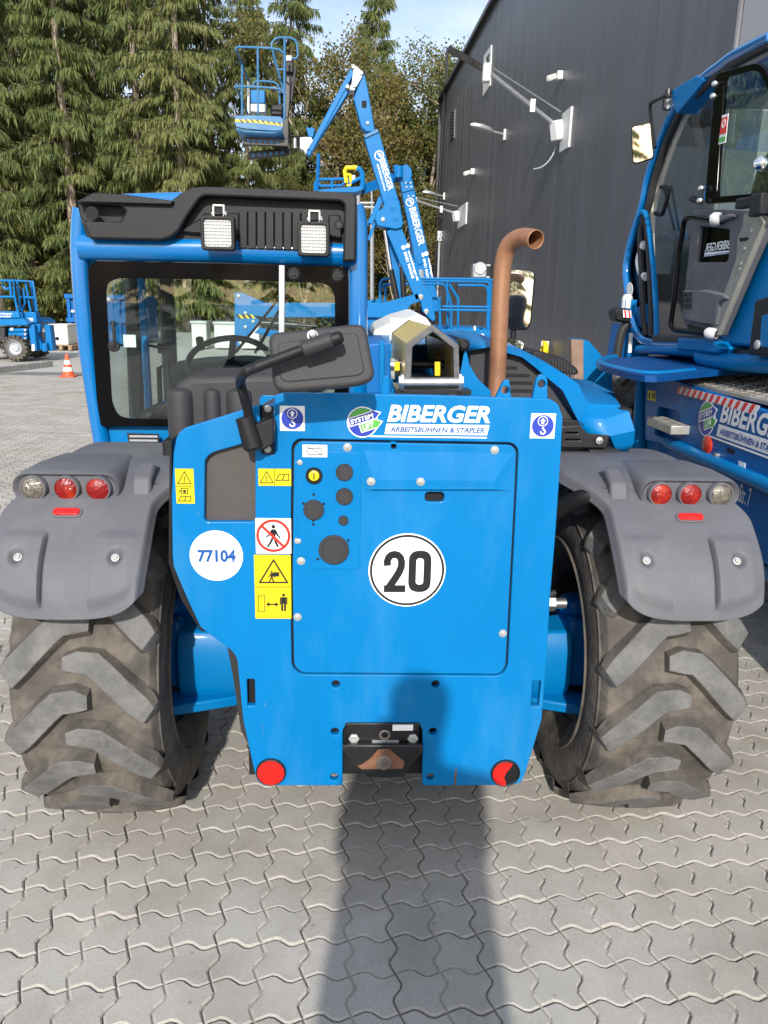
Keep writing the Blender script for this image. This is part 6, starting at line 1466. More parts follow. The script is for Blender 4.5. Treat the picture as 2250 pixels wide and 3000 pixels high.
# cage
Y0, Y1 = AY - .55, AY + .35
pz('toe_board', [(688, 342), (692, 338), (745, 337), (822, 341), (830, 350), (830, 374), (822, 383), (800, 384), (720, 378), (692, 372), (688, 362)], Y0, .05, 'blue_pale', AL, .01)
pl = YP(Y0)
slab('hazard_tape', pl, [pl.poly([(689, 350), (745, 351), (828, 362), (827, 369), (745, 360), (689, 357)])], .004, 'sticker_yellow', AL, off=.006, smooth=0)
for k in range(8):
    x = 700 + k * 16; y = 350.5 + max(0, x - 745) * .12
    slab('hazard_stripe', pl, [pl.poly([(x, y), (x + 7, y + .4), (x + 15, y + 8.5), (x + 8, y + 8)])], .004, 'print_black', AL, off=.0085, smooth=0)
b = B(); f0 = [P(x, y, Y0 + .02) for x, y in ((692, 374), (720, 382), (800, 386), (826, 380))]
b.loft([f0, [p + V3((0, .95, -.02)) for p in f0]]); part(b, 'cage_floor', 'blue_pale', parent=AL, solid=.03)
for k, (xa, ya, xb, yb) in enumerate(((713, 402, 845, 410), (728, 446, 846, 436))):
    cb = beam('cross_beam', (xa, ya + 10), (xb, yb + 8), 22, 20, AY - .3 + k * .35, .06, 'black_metal', AL)
    for j in range(6):
        b = B(); x = xa + 14 + j * 17; b.lathe(P(x, ya + 10 + (yb - ya) * (x - xa) / (xb - xa), AY - .3 + k * .35), (0, -1, 0), [(.032, .002), (.0001, .002)], 12); part(b, 'beam_hole', 'blue_pale', parent=cb)
R_ = .018
cr = lambda pts, nm='rail', r=R_: rail(nm, pts, Y0, r, AL, 'blue_pale')
cr([(692, 146), (690, 141), (698, 138), (755, 139), (798, 142), (820, 146), (830, 156)]); cr([(689, 258), (692, 253), (755, 255), (800, 258), (822, 262), (830, 272)])
cr([(755, 139), (756, 335)], 'post'); cr([(709, 190), (709, 337)], 'post'); cr([(834, 112), (833, 350)], 'post', .02)
rail('rail', [(692, 146, Y0), (729, 238, Y1)], 0, R_, AL, 'blue_pale'); rail('rail', [(692, 256, Y0), (726, 334, Y1)], 0, R_, AL, 'blue_pale')
rail('post', [(728, 238), (728, 334)], Y1, .024, AL, 'cast_white')
rail('hoop', [(742, 252), (743, 244), (752, 237), (800, 240), (814, 248), (819, 262), (819, 330)], Y1, R_, AL, 'blue_pale')
rail('hoop', [(795, 142), (796, 126), (806, 114), (818, 110), (852, 111), (864, 117), (870, 128), (873, 164), (868, 171), (855, 172)], AY - .1, R_, AL, 'blue_pale')
rail('rail', [(797, 142, AY - .1), (829, 262, AY + .1)], 0, .02, AL, 'blue_pale'); rail('rail', [(813, 204), (833, 204)], AY, R_, AL, 'blue_pale')
pz('control_box', [(735, 263), (776, 264), (777, 302), (734, 302)], AY + .1, .12, 'blue_far', AL, .01); pz('control_base', [(733, 303), (780, 304), (780, 329), (732, 327)], AY + .08, .16, 'galv', AL, .01)
pz('tool_tray', [(795, 306), (828, 305), (828, 338), (793, 336)], AY - .1, .3, 'black_plastic', AL, .02)
pz('control_panel', [(836, 168), (858, 168), (858, 212), (836, 210)], AY - .05, .2, 'dark_plastic', AL, .015); pz('control_panel', [(838, 162), (854, 162), (854, 178), (838, 178)], AY - .08, .2, 'cast_white', AL, .01)
beam('panel_post', (850, 210), (836, 345), 20, 16, AY + .05, .1, 'black_metal', AL); beam('panel_post', (866, 190), (852, 300), 7, 7, AY, .06, 'dark_plastic', AL)
beam('support_bracket', (836, 345), (838, 440), 18, 26, AY - .05, .3, 'black_metal', AL)
# chassis on the ground
b = B(); cx = P(1100, 1000, AY).x; b.box((cx, AY + .4, .62), (3.2, 1.7, .36)); part(b, 'chassis', 'blue_far', parent=AL, bevel=.03)
for sx in (-1.15, 1.15):
    for sy in (-.55, 1.3): simple_wheel(V3((cx + sx, AY + sy, .42)), .42, .32, AL)

# --- second boom lift behind, telescopic boom
BY = 19.0
BL = thing('boom_lift', 'blue boom lift whose narrow boom rises right behind the first one', 'boom lift', (P(1240, 1000, BY).x, BY, 0))
beam('main_boom', (1190, 528), (1268, 915), 36, 46, BY, .34, 'blue_far', BL)
beam('boom_section', (1183, 500), (1196, 560), 34, 36, BY - .03, .4, 'blue_far', BL)
pz('boom_head', [(1152, 484), (1164, 482), (1170, 490), (1192, 480), (1205, 494), (1208, 512), (1198, 540), (1176, 530), (1166, 520), (1160, 530), (1153, 522), (1156, 508)], BY - .05, .3, 'blue_far', BL, .02)
b = B(); b.cyl(P(1168, 487, BY - .1), P(1168, 520, BY - .1), .1, 14); part(b, 'rotator', 'blue_far', parent=BL)
b = B(); b.cyl(P(1192, 620, BY + .1), P(1228, 740, BY + .1), .09, 10); part(b, 'hose_track', 'black_plastic', parent=BL)
b = B(); b.cyl(P(1232, 790, BY + .05), P(1240, 860, BY + .05), .08, 10); part(b, 'cylinder', 'galv', parent=BL)
pz('boom_lug', [(1225, 740), (1234, 735), (1240, 770), (1226, 778), (1220, 758)], BY - .03, .3, 'blue_far', BL)
for y in (536, 548, 575): 
    for dx in (-6, 8):
        b = B(); x = 1193 + (y - 528) * .2 + dx; b.lathe(P(x, y, BY - .04), (0, -1, 0), [(.02, 0), (.02, .01), (.0001, .012)], 8); part(b, 'bolt', 'zinc_white', parent=BL)
ring_mark(1201, 592, 12, BY - .002, BL)
slant_text('BIBERGER', (1208, 608), (1236, 718), 20, BY, BL)
slant_text('www.biberger.de', (1255, 756), (1268, 820), 8, BY, BL, bold=.04); slant_text('09451 9441510', (1242, 758), (1256, 826), 8, BY, BL, bold=.04)
dot_mark(1249, 743, 6, BY, BL); dot_mark(1238, 747, 6, BY, BL)
# its cage with yellow hoop
CYb = BY - .2
rr = lambda pts, nm='rail', r=.03, mat='blue_far': rail(nm, pts, CYb, r, BL, mat)
rr([(924, 560), (922, 540), (928, 526), (1010, 524), (1022, 528)]); rr([(940, 545), (1000, 544), (1012, 532)]); rr([(973, 527), (972, 558)], 'post'); rr([(926, 528), (940, 546)]); rr([(934, 450), (929, 556)], 'post', .04, 'blue_deep')
rr([(1015, 536), (1010, 500), (1014, 492), (1044, 491), (1046, 498)], 'entry_hoop', .05, 'yellow'); rr([(1014, 512), (1026, 512), (1028, 536), (1024, 545), (1016, 542)], 'entry_hoop', .04, 'yellow')
rr([(1044, 497), (1052, 494), (1060, 504), (1063, 535), (1060, 556)], 'hoop', .06); rr([(1024, 556), (1024, 538), (1060, 520)], 'rail', .04)
pz('cage_floor', [(924, 556), (1062, 545), (1062, 556), (1040, 564), (924, 562)], CYb - .3, .7, 'blue_far', BL)
pz('control_box', [(1026, 515), (1040, 512), (1042, 534), (1026, 538)], CYb, .1, 'cast_white', BL)
b = B(); b.bar(P(1062, 555, BY), P(1160, 520, BY + .3), .16, .2); part(b, 'jib', 'blue_deep', parent=BL)
b = B(); b.box((P(1270, 1000, BY).x, BY + .6, .75), (2.6, 2.0, .7)); part(b, 'chassis', 'blue_far', parent=BL, bevel=.03)
for sx in (-.9, .9):
    for sy in (-.3, 1.5): simple_wheel(V3((P(1270, 1000, BY).x + sx, BY + sy, .42)), .42, .32, BL)

# --- pale platform rails of a lift farther back
FYp = 24.0
FL = thing('mast_platform', 'pale grey guard rail of a platform seen just right of the cab roof', 'guard rail', (P(1080, 1000, FYp).x, FYp, 0))
for pts in ([(1048, 558), (1088, 558), (1090, 600), (1090, 640)], [(1046, 595), (1096, 595)], [(1046, 606), (1096, 608)]): rail('rail', pts, FYp, .035, FL, 'galv')
rail('post', [(1090, 640), (1090, 905)], FYp, .06, FL, 'galv'); rail('post', [(1050, 558), (1050, 905)], FYp, .06, FL, 'galv')
b = B(); b.box((P(1070, 1000, FYp).x, FYp + .3, .6), (1.2, 1.0, 1.2)); part(b, 'base_unit', 'blue_far', parent=FL, bevel=.03)

# --- scissor platform with guard rails beside the copper stack
PYs = 17.2
SL = thing('scissor_lift', 'blue scissor lift with looped guard rails standing before the hall wall', 'scissor lift', (P(1290, 1000, PYs).x, PYs, 0))
rl = lambda pts, nm='rail', Y=PYs, r=.028: rail(nm, pts, Y, r, SL, 'blue_far')
rl([(1114, 888), (1114, 830), (1120, 820), (1135, 816), (1430, 818), (1446, 822), (1450, 834), (1448, 965)]); rl([(1120, 845), (1124, 834), (1180, 832), (1296, 832), (1306, 838), (1322, 890), (1322, 965)])
rl([(1316, 832), (1342, 874), (1342, 965)]); rl([(1342, 836), (1416, 836), (1426, 842), (1430, 856), (1428, 965)]); rl([(1296, 898), (1446, 900)]); rl([(1290, 908), (1446, 910)])
rl([(1434, 824), (1432, 965)], 'post'); rl([(1288, 870), (1290, 965)], 'post'); rl([(1130, 840), (1128, 885)], 'post')
rl([(1200, 822), (1440, 826)], 'rail', PYs + 1.1); rl([(1438, 826), (1440, 960)], 'post', PYs + 1.1); rl([(1310, 826), (1312, 960)], 'post', PYs + 1.1)
pz('platform_side', [(1290, 964), (1446, 966), (1444, 1016), (1290, 1010)], PYs - .02, .06, 'blue_far', SL)
b = B(); a = P(1108, 985, PYs); c = P(1446, 985, PYs); b.box(((a.x + c.x) / 2, PYs + .55, a.z), (c.x - a.x, 1.1, .18)); part(b, 'platform_deck', 'blue_far', parent=SL)
pz('platform_side', [(1076, 880), (1120, 874), (1122, 888), (1076, 890)], PYs, .1, 'blue_far', SL)
pl = YP(PYs - .02)
letters('lettering', 'www.biberger.de', pl, pxbox(pl, 1360, 976, 1418, 984), 'white_sticker', SL, off=.006, bold=.04); letters('lettering', '09451 9441510', pl, pxbox(pl, 1360, 985, 1412, 992), 'white_sticker', SL, off=.006, bold=.04)
dot_mark(1350, 978, 4, PYs - .02, SL); dot_mark(1350, 988, 4, PYs - .02, SL)
pz('document_box', [(1388, 955), (1394, 955), (1394, 968), (1388, 968)], PYs - .06, .1, 'cast_white', SL, 0)
for k in (-1, 1):
    xm_ = (a.x + c.x) / 2
    b = B(); b.bar((xm_ - 1.1, PYs + .3, .35), (xm_ + 1.1, PYs + .3, .62), .08, .1); b.bar((xm_ - 1.1, PYs + .8, .62), (xm_ + 1.1, PYs + .8, .35), .08, .1) if k > 0 else None; part(b, 'scissor_arm', 'blue_far', parent=SL)
b = B(); b.box((xm_, PYs + .55, .34), (2.3, 1.0, .2)); part(b, 'chassis', 'blue_far', parent=SL)
for sx in (-.9, .9):
    for sy in (.05, 1.05): simple_wheel(V3((xm_ + sx, PYs + sy, .22)), .22, .18, SL)
# ------------------------------------------------------------------ far left of the yard
gy = 20.4
LS = thing('scissor_lift', 'blue rough-terrain scissor lift parked at the left edge of the yard', 'scissor lift', (P(20, 1055, gy).x, gy, 0))
def q5(x, y): return (x * .2804, 780 + y * .2804)
rl = lambda pts, nm='rail', Y=gy, r=.03: rail(nm, [q5(*p) for p in pts], Y, r, LS, 'blue_far')
rl([(-200, 150), (145, 150), (150, 300), (185, 470)]); rl([(-200, 320), (160, 320)]); rl([(100, 150), (120, 310)], 'post'); rl([(-60, 150), (-55, 470)], 'post')
rl([(150, 150), (345, 160), (385, 470)], 'rail', gy + .4); rl([(180, 160), (215, 470)], 'post', gy + .2); rl([(265, 160), (320, 480)], 'post', gy + .5); rl([(320, 160), (370, 500)], 'post', gy + .8); rl([(190, 320), (355, 330)], 'rail', gy + .4)
rl([(20, 185), (60, 240), (110, 225), (110, 190)], 'rail', gy + .2, .035); rl([(225, 230), (245, 250), (260, 380), (230, 470)], 'rail', gy + .4)
def pzl(name, pts, Y, dep, mat, bev=.02): return pz(name, [q5(*p) for p in pts], Y, dep, mat, LS, bev)
pzl('platform_side', [(-260, 470), (190, 470), (215, 540), (-260, 545)], gy - .1, .1, 'blue_far'); pzl('platform_deck', [(-260, 545), (240, 545), (300, 600), (280, 620), (-260, 625)], gy - .05, 1.9, 'blue_far')
pzl('platform_end', [(200, 480), (370, 480), (390, 590), (280, 600), (230, 550)], gy + .3, .3, 'blue_far'); pzl('sticker', [(280, 540), (345, 540), (345, 575), (280, 575)], gy + .28, .02, 'cast_white', 0)
pzl('scissor_stack', [(90, 640), (290, 640), (295, 770), (60, 775), (100, 700)], gy + .2, .8, 'blue_far')
for k in range(3):
    pzl('scissor_arm', [(80, 648 + k * 45), (285, 645 + k * 45), (285, 685 + k * 45), (90, 690 + k * 45)], gy + .1, .1, 'blue_far')
    b = B(); b.lathe(P(*q5(268, 665 + k * 45), gy + .1), (0, -1, 0), [(.03, 0), (.03, .04), (.0001, .04)], 10); part(b, 'pivot_pin', 'zinc', parent=LS)
pzl('engine_box', [(-200, 640), (50, 640), (50, 790), (-200, 790)], gy, .8, 'dark_plastic'); pzl('label_plate', [(105, 640), (138, 640), (138, 670), (105, 670)], gy + .08, .02, 'cast_white', 0)
pzl('chassis', [(-260, 770), (320, 770), (325, 860), (-260, 860)], gy + .2, 1.4, 'black_metal')
pzl('outrigger', [(290, 610), (355, 610), (385, 880), (330, 890)], gy + .1, .25, 'blue_far'); pzl('outrigger', [(355, 600), (420, 605), (415, 690), (380, 700)], gy + .3, .2, 'blue_far'); pzl('outrigger', [(375, 690), (430, 800), (440, 870), (390, 885)], gy + .3, .2, 'blue_far')
pzl('entry_ladder', [(455, 610), (520, 615), (555, 885), (475, 890), (470, 700)], gy + .5, .3, 'blue_far'); pzl('pump_unit', [(400, 690), (465, 690), (460, 810), (405, 810)], gy + .6, .2, 'galv'); pzl('foot_plate', [(430, 810), (480, 800), (490, 890), (440, 895)], gy + .3, .3, 'blue_far')
pzl('warning_tag', [(330, 815), (360, 815), (362, 885), (330, 885)], gy + .08, .02, 'cast_white', 0)
c0 = P(*q5(155, 890), gy); rw = c0.z
def side_wheel(c, r, w_, root):
    b = B(); b.lathe(c, (0, 1, 0), [(r * .6, 0), (r * .92, 0), (r, w_ * .15), (r, w_ * .85), (r * .92, w_), (r * .6, w_)], 28)
    for k in range(18):
        a = k * 2 * math.pi / 18
        for s, y in ((1, .02), (-1, w_ - .02)): b.box(c + V3((r * 1.0 * math.cos(a + s * .08), y, r * math.sin(a + s * .08))), (.05, .12, .05), Matrix.Rotation(-a, 3, 'Y'))
    o = part(b, 'wheel', 'carcass', parent=root)
    b = B(); b.lathe(c, (0, 1, 0), [(.0001, .02), (r * .28, .02), (r * .3, .06), (r * .5, .05), (r * .6, -.01), (r * .64, .0)], 24); part(b, 'rim', 'galv', parent=o)
wr = .30
for x, Y in ((155, gy - .05), (370, gy + 1.2), (-300, gy - .05)):
    c = P(*q5(x, 890), Y); side_wheel(V3((c.x, Y, wr + .02)), wr, .3, LS)
letters('lettering', 'www.biberger.de', YP(gy - .1), pxbox(YP(gy - .1), *q5(-40, 485), *q5(125, 508)), 'white_sticker', LS, off=.006, bold=.04)
letters('lettering', '09451 9441510', YP(gy - .1), pxbox(YP(gy - .1), *q5(-40, 515), *q5(112, 535)), 'white_sticker', LS, off=.006, bold=.04)

# roll-off container
cy_ = 28.0
a = P(192, 862, cy_); c = P(386, 1015, cy_)
CT = thing('container', 'tall blue steel container behind the cab at the edge of the wood', 'container', ((a.x + c.x) / 2, cy_ + 1, 0))
w_, h_ = c.x - a.x, a.z
b = B(); b.box(((a.x + c.x) / 2, cy_ + 2, h_ / 2 + .05), (w_, 4, h_ - .1)); part(b, 'container_body', 'blue_deep', parent=CT, bevel=.02)
for k in range(9):
    x = a.x + .1 + k * (w_ - .2) / 8; b = B(); b.bar((x, cy_ - .05, .1), (x, cy_ - .05, h_), .10, .10); part(b, 'container_rib', 'blue_deep', parent=CT)
for z in (.12, h_ * .5, h_ - .06): b = B(); b.bar((a.x, cy_ - .09, z), (c.x, cy_ - .09, z), .12, .14); part(b, 'container_rail', 'blue_deep', parent=CT)
pz('container_plate', [(208, 908), (220, 908), (220, 915), (208, 915)], cy_ - .16, .02, 'cast_white', CT, 0); pz('container_plate', [(312, 872), (322, 872), (322, 881), (312, 881)], cy_ - .16, .02, 'cast_white', CT, 0)
# pallet and white crate
py_ = 25.0
def pallet(x0, x1, Y, label):
    t = thing('pallet', label, 'pallet', ((x0 + x1) / 2, Y, 0), 'wooden pallets')
    n_ = 5
    for k in range(n_): b = B(); b.box(((x0 + x1) / 2, Y + .1 + k * .2, .135), (x1 - x0, .14, .025)); part(b, 'board', 'wood', parent=t)
    for k in range(3): b = B(); b.box((x0 + .07 + k * (x1 - x0 - .14) / 2, Y + .5, .06), (.1, 1.0, .12)); part(b, 'skid', 'wood', parent=t)
a = P(147, 1000, py_); c = P(200, 1000, py_)
pallet(a.x - .05, c.x + .1, py_, 'wooden pallet under the white crate')
t = thing('crate', 'white tank box with one round black hole, left of the container', 'box', ((a.x + c.x) / 2, py_ + .5, .15))
ztop = P(170, 953, py_).z
b = B(); b.box(((a.x + c.x) / 2, py_ + .5, (.15 + ztop) / 2), (c.x - a.x, 1.0, ztop - .15)); part(b, 'box_body', 'cream', parent=t, bevel=.03)
b = B(); b.lathe(P(168, 992, py_), (0, -1, 0), [(.06, .003), (.0001, .003)], 16); part(b, 'tank_opening', 'hole', parent=t)
b = B(); b.box(((a.x + c.x) / 2, py_ + .5, ztop + .01), (c.x - a.x + .04, 1.04, .04)); part(b, 'lid', 'cream', parent=t)
pallet(P(212, 1000, 26.5).x, P(240, 1000, 26.5).x + .3, 26.5, 'wooden pallet leaning out beside the blue container')
for k, (x0, x1, yt) in enumerate(((562, 606, 944), (628, 690, 946), (705, 760, 950))):
    Y = 27.0; a = P(x0, 1000, Y); c = P(x1, 1000, Y); z = P(x0, yt, Y).z
    t = thing('storage_bin', ('pale grey bin seen through the cab, left of the steering wheel', 'pale grey bin seen through the cab, just above the steering wheel', 'pale grey bin half hidden by the yellow taped arm end')[k], 'bin', ((a.x + c.x) / 2, Y, 0), 'pale bins by the wood')
    b = B(); b.box(((a.x + c.x) / 2, Y + .4, z / 2), (c.x - a.x, .8, z - .04)); part(b, 'bin_body', 'cast_white', parent=t, bevel=.03)
    b = B(); b.box(((a.x + c.x) / 2, Y + .4, z), (c.x - a.x + .08, .88, .1)); part(b, 'lid', 'galv', parent=t, bevel=.02)
    b = B(); b.box(((a.x + c.x) / 2, Y - .01, z * .45), ((c.x - a.x) * .5, .03, .22)); part(b, 'label_panel', 'white', parent=t)
# traffic cone
g = PZ(201, 1104); t = thing('traffic_cone', 'orange and white traffic cone standing left of the cab', 'cone', g)
k = .47
b = B(); b.box(g + V3((0, 0, .015)), (.30, .30, .03)); part(b, 'cone_base', 'orange', parent=t, bevel=.01)
seg = [(.03, .115, 'orange'), (.12, .10, 'orange'), (.20, .083, 'white'), (.26, .070, 'orange'), (.345, .052, 'white'), (.47, .022, 'orange')]
prev = (.03, .115)
for z, r, mt in seg[1:]:
    b = B(); b.lathe(g, (0, 0, 1), [(prev[1], prev[0]), (r, z)] + ([(.0001, z)] if z > .45 else []), 20); part(b, 'cone_band', mt, parent=t); prev = (z, r)
# kerb stones and the rough strip behind them
p0, p1 = PZ(-120, 1104), PZ(148, 1070)
for k in range(6):
    a = p0.lerp(p1, k / 6); c = p0.lerp(p1, (k + .97) / 6)
    b = B(); b.bar(a + V3((0, 0, .03)), c + V3((0, 0, .03)), .16, .16); o = part(b, 'kerb_stone', 'concrete', parent=None, bevel=.01); o['kind'] = 'structure'
b = B(); b.prism([PZ(x, y, -.022) for x, y in ((-300, 1215), (60, 1142), (300, 1110), (300, 1092), (60, 1090), (-300, 1125))], (0, 0, .004)); o = part(b, 'road', 'asphalt', parent=None, smooth=0); o['kind'] = 'structure'
# ------------------------------------------------------------------ spruces and broadleaf trees beyond the yard
def leaf_mat(name, c1, c2, c3, tr=.25):
    m = bpy.data.materials.new(name); m.use_nodes = True; nt = m.node_tree; l = nt.links.new; b_ = nt.nodes['Principled BSDF']
    ge = nd(nt, 'ShaderNodeNewGeometry'); oi = nd(nt, 'ShaderNodeObjectInfo')
    tc = nd(nt, 'ShaderNodeTexCoord'); nz = nd(nt, 'ShaderNodeTexNoise', Scale=.9, Detail=3.0); l(tc.outputs['Object'], nz.inputs['Vector'])
    ad = nd(nt, 'ShaderNodeMath', operation='MULTIPLY_ADD'); l(ge.outputs['Random Per Island'], ad.inputs[0]); ad.inputs[1].default_value = .5
    l(nz.outputs[0], ad.inputs[2])
    a2 = nd(nt, 'ShaderNodeMath', operation='MULTIPLY_ADD'); l(oi.outputs['Random'], a2.inputs[0]); a2.inputs[1].default_value = .3; l(ad.outputs[0], a2.inputs[2])
    r = nd(nt, 'ShaderNodeValToRGB'); e = r.color_ramp.elements; e[0].position = .40; e[0].color = (*c1, 1); e[1].position = 1.1 if False else 1.0; e[1].color = (*c3, 1)
    x = r.color_ramp.elements.new(.72); x.color = (*c2, 1); l(a2.outputs[0], r.inputs[0]); l(r.outputs[0], b_.inputs['Base Color'])
    b_.inputs['Roughness'].default_value = .6; b_.inputs['Specular IOR Level'].default_value = .3
    t = nd(nt, 'ShaderNodeBsdfTranslucent'); l(r.outputs[0], t.inputs[0]); mx = nd(nt, 'ShaderNodeMixShader'); mx.inputs[0].default_value = tr
    l(b_.outputs[0], mx.inputs[1]); l(t.outputs[0], mx.inputs[2]); l(mx.outputs[0], nt.nodes['Material Output'].inputs[0]); return m
NEEDLE = leaf_mat('needles', (.056, .090, .028), (.122, .162, .048), (.205, .218, .074), .38)
LEAF = leaf_mat('leaves', (.055, .095, .024), (.105, .145, .038), (.19, .15, .045), .35)
LEAF2 = leaf_mat('autumn_leaves', (.070, .108, .028), (.125, .150, .042), (.21, .16, .05), .38)
M('bark', (.33, .265, .20), .9, var=.35, scale=6, bump=1, bscale=14)
M('bark_dark', (.09, .07, .055), .9, var=.35, scale=6)
def diamond(vs, fs, p, d, L, w_, rnd_):
    side = d.cross(V3((rnd_.uniform(-1, 1), rnd_.uniform(-1, 1), rnd_.uniform(-1, 1)))).normalized() * w_
    i = len(vs); m = p + d * (L * .45)
    vs += [p, m + side, p + d * L, m - side]; fs.append((i, i + 1, i + 2, i + 3))
def spruce_mesh(seed, H=20.0, dens=1.0, bare=2.0):
    r = random.Random(seed); vs, fs = [], []; tb = B()
    lean = V3((r.uniform(-.02, .02), r.uniform(-.02, .02), 0))
    def axis(z): return V3((lean.x * z + .08 * math.sin(z * .5 + seed), lean.y * z + .06 * math.cos(z * .4), z))
    tb.tube([axis(z) for z in [H * k / 14 for k in range(15)]], [max(.015, .23 * (1 - k / 14.3) ** .8) for k in range(15)], 8)
    z = bare
    while z < H - .25:
        t = z / H
        L0 = (2.5 * (1 - t) ** .6 + .25) * r.uniform(.8, 1.15) * (1 if t > .2 else .75 + t)
        n_ = r.randint(5, 7)
        for k in range(n_):
            if r.random() < .22: continue
            a = r.uniform(0, 6.283); L_ = L0 * r.uniform(.62, 1.15); rise = r.uniform(-.35, .30) if t < .8 else r.uniform(.2, .6)
            o = axis(z + r.uniform(-.2, .2)); dx = V3((math.cos(a), math.sin(a), 0)); perp = V3((-dx.y, dx.x, 0))
            def bp(s): return o + dx * (L_ * s) + V3((0, 0, L_ * (rise * s - .55 * s * s + .22 * s ** 3)))
            tb.tube([bp(0), bp(.35), bp(.7), bp(.98)], [.035 * (1 - t * .7), .025 * (1 - t * .7), .015, .006], 4, cap=False, mi=1)
            st = .095 / dens; s = .24
            while s < 1.02:
                p = bp(min(s, 1)); wd = .55 * L_ * (1 - s) * .55 + .10
                for sd in (-1, 1):
                    for q in range(4):
                        off = perp * (sd * wd * r.uniform(.05, 1.0)) + dx * r.uniform(-.05, .1)
                        pp = p + off + V3((0, 0, -abs(off.length) * .25 + r.uniform(-.04, .04)))
                        d = (V3((dx.x * .35 + perp.x * sd * .3, dx.y * .35 + perp.y * sd * .3, -1.0 * r.uniform(.7, 1.9))) + V3((r.uniform(-.3, .3), r.uniform(-.3, .3), 0))).normalized()
                        diamond(vs, fs, pp, d, r.uniform(.20, .62), r.uniform(.018, .038), r)
                d = (dx * .8 + V3((r.uniform(-.3, .3), r.uniform(-.3, .3), r.uniform(-.5, .1)))).normalized()
                diamond(vs, fs, p, d, r.uniform(.15, .3), r.uniform(.02, .035), r)
                s += st / L_ * r.uniform(.7, 1.3)
        z += r.uniform(.30, .62) * (1 if t < .75 else .7)
    me = bpy.data.meshes.new('crown'); me.from_pydata(vs, [], fs); me.materials.append(NEEDLE)
    bmesh.ops.recalc_face_normals(tb.bm, faces=tb.bm.faces); mt = bpy.data.meshes.new('trunk'); tb.bm.to_mesh(mt); tb.bm.free(); mt.materials.append(MATS['bark']); mt.materials.append(MATS['bark_dark']); mt.shade_smooth()
    return me, mt
def broad_mesh(seed, H=14.0, spread=2.6, leaves=9000, mat=None, sparse=0.0):
    r = random.Random(seed); vs, fs = [], []; tb = B(); tips = []
    def grow(p, d, L_, rad_, lv):
        n_ = 4; pts = [p]; q = p; dd = d
        for k in range(n_):
            dd = (dd + V3((r.uniform(-.18, .18), r.uniform(-.18, .18), r.uniform(-.02, .14)))).normalized(); q = q + dd * (L_ / n_); pts.append(q)
        tb.tube(pts, [max(.006, rad_ * (1 - .45 * k / n_)) for k in range(n_ + 1)], 6 if lv < 2 else 4, cap=False)
        if lv >= 2: tips.extend(pts[1:])
        if lv < 4:
            m = r.randint(4, 6) if lv == 0 else r.randint(2, 4)
            for k in range(m):
                f = r.uniform(.35, 1) if lv == 0 else r.uniform(.4, 1); b0 = pts[min(n_, int(f * n_))]
                a = r.uniform(0, 6.283); e = r.uniform(.35, .8); side = V3((math.cos(a), math.sin(a), 0))
                grow(b0, (dd * (1 - e * .6) + side * e).normalized(), L_ * r.uniform(.45, .7) * (spread / 2.6), rad_ * .5, lv + 1)
    grow(V3((0, 0, 0)), V3((r.uniform(-.06, .06), r.uniform(-.06, .06), 1)).normalized(), H * .62, .16, 0)
    for k in range(leaves):
        t = tips[r.randrange(len(tips))]; p = t + V3((r.gauss(0, .28), r.gauss(0, .28), r.gauss(0, .25)))
        d = V3((r.uniform(-1, 1), r.uniform(-1, 1), r.uniform(-1, .3))).normalized(); diamond(vs, fs, p, d, r.uniform(.10, .20), r.uniform(.035, .07), r)
    me = bpy.data.meshes.new('crown'); me.from_pydata(vs, [], fs); me.materials.append(mat or LEAF)
    bmesh.ops.recalc_face_normals(tb.bm, faces=tb.bm.faces); mt = bpy.data.meshes.new('trunk'); tb.bm.to_mesh(mt); tb.bm.free(); mt.materials.append(MATS['bark']); mt.shade_smooth()
    return me, mt
SPR = [spruce_mesh(11, 20, 1.0, 1.2), spruce_mesh(23, 20, 1.0, 2.4), spruce_mesh(37, 20, .95, .6)]
def plant(kind, mesh, px, Y, H, H0, label, cat='tree', grp=None, rz=0, fat=1.0):
    base = P(px, 960, Y); t = thing(kind, label, cat, (base.x, Y, 0), grp, rz, True); s = H / H0; t.scale = (s * fat, s * fat, s)
    for nm, me in (('crown', mesh[0]), ('trunk', mesh[1])):
        o = bpy.data.objects.new(nm, me); col.objects.link(o); o.parent = t
    return t
G1 = 'spruces along the edge of the yard'
front = [(-150, 44, 24, 'tall spruce cut by the left frame edge, outermost of the row'), (10, 42, 24, 'leaning spruce trunk rising behind the left scissor lift'), (118, 45, 23, 'spruce between the left scissor lift and the blue container'),
         (236, 43, 24, 'spruce with a pale bare trunk above the left end of the cab roof'), (335, 46, 22, 'dense spruce behind the raised left corner of the roof spoiler'), (440, 43, 22.5, 'spruce behind the middle of the cab roof, left of the palest trunk'),
         (552, 42, 23, 'spruce with the palest bare trunk, straight above the work lamps'), (640, 45, 20.5, 'spruce just left of the raised cage'), (734, 44, 18.3, 'slim spruce whose bare trunk shows beneath the raised cage'), (856, 47, 20.0, 'spruce with its top right of the raised cage')]
for i, (px, Y, H, lb) in enumerate(front): plant('spruce', SPR[i % 3], px, Y, H, 20, lb, 'tree', G1, i * 1.9 + .4, 1.08)
back = [(-70, 52, 24, 'spruce of the second row seen in the gap at the far left edge'), (70, 53, 25, 'second-row spruce above the left scissor lift'), (180, 52, 24, 'second-row spruce above the blue container'), (290, 53, 24, 'second-row spruce left of the roof spoiler step'), (495, 53, 24, 'second-row spruce above the left work lamp'), (395, 52, 23, 'second-row spruce above the roof spoiler step'),
        (600, 54, 20, 'second-row spruce in the gap left of the cage'), (790, 54, 19, 'second-row spruce directly behind the raised cage'), (1091, 56, 21.5, 'pointed spruce top rising over the broadleaf trees above the boom elbow')]
